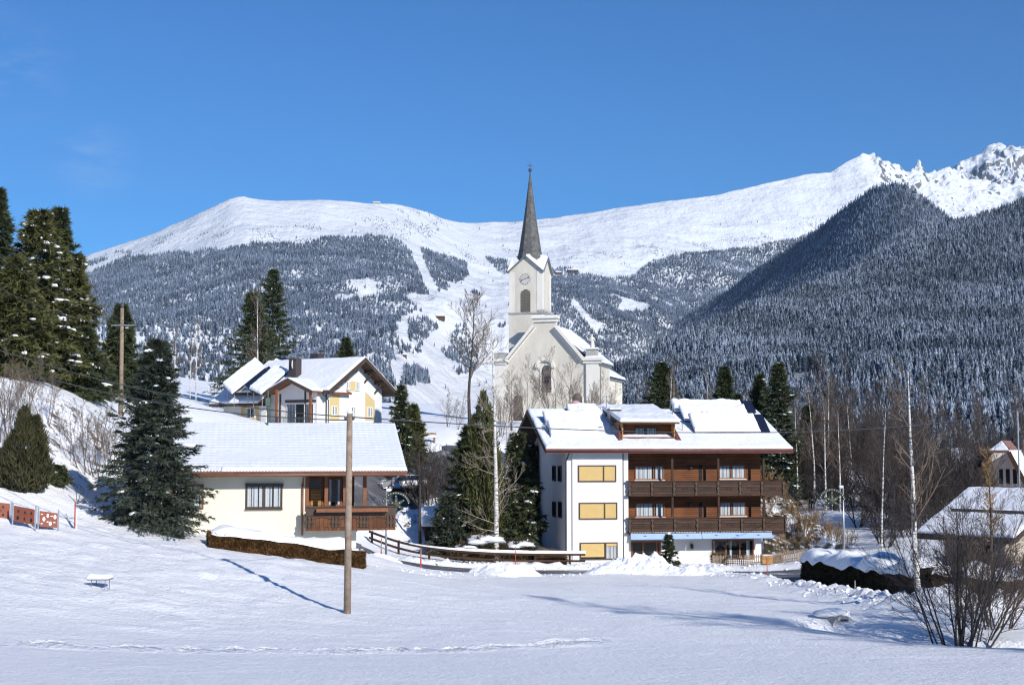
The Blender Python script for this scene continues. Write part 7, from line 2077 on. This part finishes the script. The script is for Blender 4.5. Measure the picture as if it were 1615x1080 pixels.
# ------------------------------------------------------------------ gully: hut, walls, car, bench
p_ = on(690, 108); o = thing('garden_hut', 'small dark garden hut with a pillow of snow on its roof, in the gully', 'hut', p_, math.radians(8))
hz = htop(700, 832, 108) - p_.z
MB().box(-.9, 1.5, 0, 2.4, -.6, hz).build('wall', M['wood_dark'], o); MB().box(-.2, .6, -.03, 0, -.2, hz - .3).build('door', M['dark'], o)
MB().prism([(-1.2, -.35, hz), (1.8, -.35, hz), (1.5, 2.7, hz + 1.3), (-.9, 2.7, hz + 1.3)], (0, 0, .12)).build('roof', M['wood_dark'], o)
slab('roof_snow', M['clump'], o, (-1.2, -.38, hz + .125), Vector((3, 0, 0)), Vector((0, 3.05, 1.3)), 30, 30, .32, 4, .06, .4)
for px, py, d, s, lab in ((762, 832, 104.3, 1.5, 'low evergreen shrub under a sloping sheet of snow behind the birch foot'), (733, 860, 103.8, .9, 'small snow dusted shrub left of the birch foot'), (818, 842, 105, 1.1, 'dark shrub with a streak of snow left of the guest house corner')):
    p_ = on(px, d); o = thing('snowy_shrub', lab, 'shrub', p_); rng = np.random.default_rng(int(px)); n = 5000
    a = rng.random(n) * 6.283; ph = np.arccos(rng.random(n)); N_ = np.c_[np.cos(a) * np.sin(ph), np.sin(a) * np.sin(ph), np.cos(ph)]
    R_ = (1 + .3 * np.sin(a * 3) * np.sin(ph * 4)) * rng.uniform(.75, 1, n); P_ = N_ * R_[:, None] * np.array([1.2, .9, 1.15]) * s
    shell_foliage(o, P_, N_, M['hedge_dark'], (.3, .09), rng, .3, .5, 'crown')
    MB().blob((0, 0, .45 * s), (.95 * s, .7 * s, .5 * s), 3, .4).build('core', M['hedge_dark'], o, True)
    MB().blob((.15 * s, -.15 * s, .98 * s), (.95 * s, .75 * s, .22 * s), 5, .6, 14, 8).build('snow', M['clump'], o, True)
# parked car
CARD = 118.
p_ = on(634, CARD); p_ = Vector((p_.x, p_.y, float(tps(np.array([p_.x]), np.array([p_.y]))[0]) - .02))
o = thing('parked_car', 'silver estate car parked on the upper road, partly behind the bungalow roof edge', 'car', p_, math.radians(208))
def car_section(x): pass
prof = [(2.15, .35), (2.2, .62), (2.05, .80), (1.15, .95), (.55, 1.36), (-.2, 1.46), (-1.45, 1.42), (-2.1, .98), (-2.2, .7), (-2.15, .35)]
V, F = [], []
nz = 7
for k in range(nz):
    f = -1 + 2 * k / (nz - 1); 
    for (x, z) in prof:
        wd = .88 - .20 * max(0, (z - .95) / .5); e = abs(f)
        V.append((x * (1 - .06 * e**4), f * wd, z - (.05 * e**4 if z > 1.2 else 0)))
V = np.array(V); n_ = len(prof); V = V[:, [0, 1, 2]]
Fq = []
for k in range(nz - 1):
    for i in range(n_): Fq.append((k*n_+i, k*n_+(i+1) % n_, (k+1)*n_+(i+1) % n_, (k+1)*n_+i))
body = MB(); body.v = [tuple(v) for v in V]; body.f = [tuple(q) for q in Fq] + [tuple(range(n_)), tuple(range(n_ * nz - 1, n_ * (nz - 1) - 1, -1))]
body.build('body', plain('silver_paint', (.52, .53, .55), .25, .03, 2, metal=.6), o, False, .04)
wg = plain('car_glass', (.02, .025, .03), .08, .1, spec=.8)
b = MB(); b.prism([(1.08, -.66, 1.0), (1.08, .66, 1.0), (.60, .60, 1.345), (.60, -.60, 1.345)], (.02, 0, .015)); b.build('windscreen', wg, o)
for s in (-1, 1):
    b = MB(); b.prism([(.95, s * .845, 1.0), (.5, s * .735, 1.32), (-.4, s * .715, 1.38), (-.45, s * .845, 1.0)], (0, s * .03, 0)); b.build('side_window', wg, o)
    b = MB(); b.prism([(-.52, s * .845, 1.0), (-.48, s * .715, 1.38), (-1.4, s * .725, 1.34), (-1.75, s * .84, 1.02)], (0, s * .03, 0)); b.build('side_window', wg, o)
    MB().blob((2.0, s * .62, .72), (.16, .2, .09), 1, 0, 10, 6).build('headlight', M['frame_white'], o, True)
    MB().box(.75, .95, s * .88 - .0 if s > 0 else s * 1.06, s * 1.06 if s > 0 else s * .88, .98, 1.1).build('mirror', M['greymetal'], o)
    for x_ in (1.35, -1.35):
        wl_ = MB(); wl_.tube((x_, s * .70, .31), (x_, s * .90, .31), .31, .31, 18); w_ = wl_.build('wheel', M['dark'], o)
        rm = MB(); rm.tube((x_, s * .90, .31), (x_, s * .912, .31), .20, .20, 14); rm.build('rim', M['metal'], w_)
MB().box(2.14, 2.215, -.42, .42, .48, .66).build('grille', M['dark'], o); MB().box(2.2, 2.225, -.26, .26, .36, .46).build('number_plate', M['frame_white'], o)
p_ = on(598, 119.5); o = thing('white_van', 'white van seen as a low white strip beneath the bungalow roof edge', 'van', Vector((p_.x - .4, 119.5, float(tps(np.array([p_.x]), np.array([119.5]))[0]))), math.radians(15))
b = MB(); b.prism([(-2.4, -.9, .35), (2.1, -.9, .35), (2.2, -.9, .9), (1.4, -.9, 1.1), (.9, -.9, 1.9), (-2.4, -.9, 1.95)], (0, 1.8, 0)); b.build('body', M['frame_white'], o, False, .05)
for s in (-.92, .92):
    MB().prism([(1.25, s - .01, 1.15), (.85, s - .01, 1.75), (.1, s - .01, 1.75), (.1, s - .01, 1.15)], (0, .02, 0)).build('side_window', wg, o)
    for x_ in (-1.5, 1.4): MB().tube((x_, s - .1, .33), (x_, s + .05, .33), .33, .33, 14).build('wheel', M['dark'], o)
p_ = on(676, 137); o = thing('bench', 'small wooden bench with snow on it on the open slope below the church', 'bench', p_, .3)
for x_ in (-.6, .6): MB().box(x_ - .05, x_ + .05, -.2, .2, -.1, .45).build('leg', M['pole'], o)
MB().box(-.85, .85, -.25, .25, .45, .51).build('seat', M['pole'], o); MB().box(-.85, .85, .25, .31, .55, .95).build('backrest', M['pole'], o)
slab('snow', M['clump'], o, (-.8, -.24, .515), Vector((1.6, 0, 0)), Vector((0, .48, 0)), 16, 8, .2, 2, .03)

# ------------------------------------------------------------------ huts far up on the pistes
def hut(name, label, px, py, L_, W_, H_, yaw=.2, grp='ski huts on the far mountain', wood=True):
    i = np.argmin(np.hypot(*(np.array(proj(np.stack([HA.X, HA.Y, HA.Z], -1)[:, :HA.rows])) - np.array([px, py])[:, None, None])))
    q = np.array([HA.X[:, :HA.rows].ravel()[i], HA.Y[:, :HA.rows].ravel()[i], HA.Z[:, :HA.rows].ravel()[i]])
    o = thing(name, label, 'hut', q, yaw, grp)
    MB().prism([(-L_/2, -W_/2, -6), (-L_/2, W_/2, -6), (-L_/2, W_/2, H_), (-L_/2, 0, H_ + W_ * .28), (-L_/2, -W_/2, H_)], (L_, 0, 0)).build('wall', M['wood_mid'] if wood else M['church'], o)
    s = 1.2
    MB().prism([(-L_/2 - s, -W_/2 - s, H_ - .3), (-L_/2 - s, 0, H_ + W_ * .28 + .1), (-L_/2 - s, W_/2 + s, H_ - .3), (-L_/2 - s, W_/2 + s, H_ + .7), (-L_/2 - s, 0, H_ + W_ * .28 + 1.2), (-L_/2 - s, -W_/2 - s, H_ + .7)], (L_ + 2 * s, 0, 0)).build('roof', M['roofsnow'], o)
    MB().box(-L_/2 + 1, L_/2 - 1, -W_/2 - .15, -W_/2, H_ * .4, H_ * .75).build('window', M['dark'], o)
hut('mountain_hotel', 'widest of the mountain huts, right of the church spire at the edge of the pistes', 903, 431, 46, 18, 12, .1, wood=True)
hut('ski_hut', 'ochre hut just left of the widest mountain hut', 880, 432, 24, 16, 9, .2)
hut('ski_hut', 'hut at the foot of the narrow piste, left of the church tower', 696, 501, 26, 15, 8, .1)
hut('ski_hut', 'tiny dark hut on the open piste left of the tall bare tree', 661, 552, 9, 7, 4, .3)
hut('ski_hut', 'tiny hut by the forest edge low on the piste', 637, 562, 9, 7, 4, .1)
hut('summit_station', 'small lift station on the rounded summit ridge, left of the spire', 594, 323, 30, 14, 9, .0, wood=False)

# pieces that stand apart become parts of their own
def explode(o):
    me = o.data; n = len(me.vertices); par = list(range(n))
    def find(a):
        while par[a] != a: par[a] = par[par[a]]; a = par[a]
        return a
    for p in me.polygons:
        vs = list(p.vertices)
        for v_ in vs[1:]: par[find(v_)] = find(vs[0])
    grp = {}
    for p in me.polygons: grp.setdefault(find(p.vertices[0]), []).append(list(p.vertices))
    if len(grp) < 2: return
    co = [tuple(v_.co) for v_ in me.vertices]
    for k, (g_, fs) in enumerate(grp.items()):
        ids = sorted({i for f_ in fs for i in f_}); mp = {i: j for j, i in enumerate(ids)}
        m2 = bpy.data.meshes.new(o.name.split('.')[0]); m2.from_pydata([co[i] for i in ids], [], [[mp[i] for i in f_] for f_ in fs]); m2.materials.append(me.materials[0])
        if k == 0: o.data = m2
        else:
            c = o.copy(); c.data = m2; COL.objects.link(c)
for o in list(COL.objects):
    if o.type == 'MESH' and o.name.split('.')[0] in ('verge_board', 'rack', 'pilaster', 'corner_strip', 'loggia_post', 'balcony_post', 'snow_guard_post', 'hour_mark', 'dormer_cheek', 'cutout', 'awning_mark', 'antenna_mast', 'louvre_slat', 'timber', 'clock_hand', 'insulator', 'bulb'):
        explode(o)

# ------------------------------------------------------------------ haze: the winter air between here and the mountains
hz_o = MB().box(-9500, 11500, -120, 14500, -90, 3000).build('haze', bpy.data.materials.new('haze'))
hm = hz_o.data.materials[0]; hm.use_nodes = True; hn = hm.node_tree.nodes
hn.remove(hn['Principled BSDF']); pv = hn.new('ShaderNodeVolumePrincipled'); pv.inputs['Color'].default_value = (.55, .75, 1, 1); pv.inputs['Density'].default_value = 1.8e-5
hm.node_tree.links.new(pv.outputs[0], hn['Material Output'].inputs['Volume'])
tag(hz_o, kind='stuff')
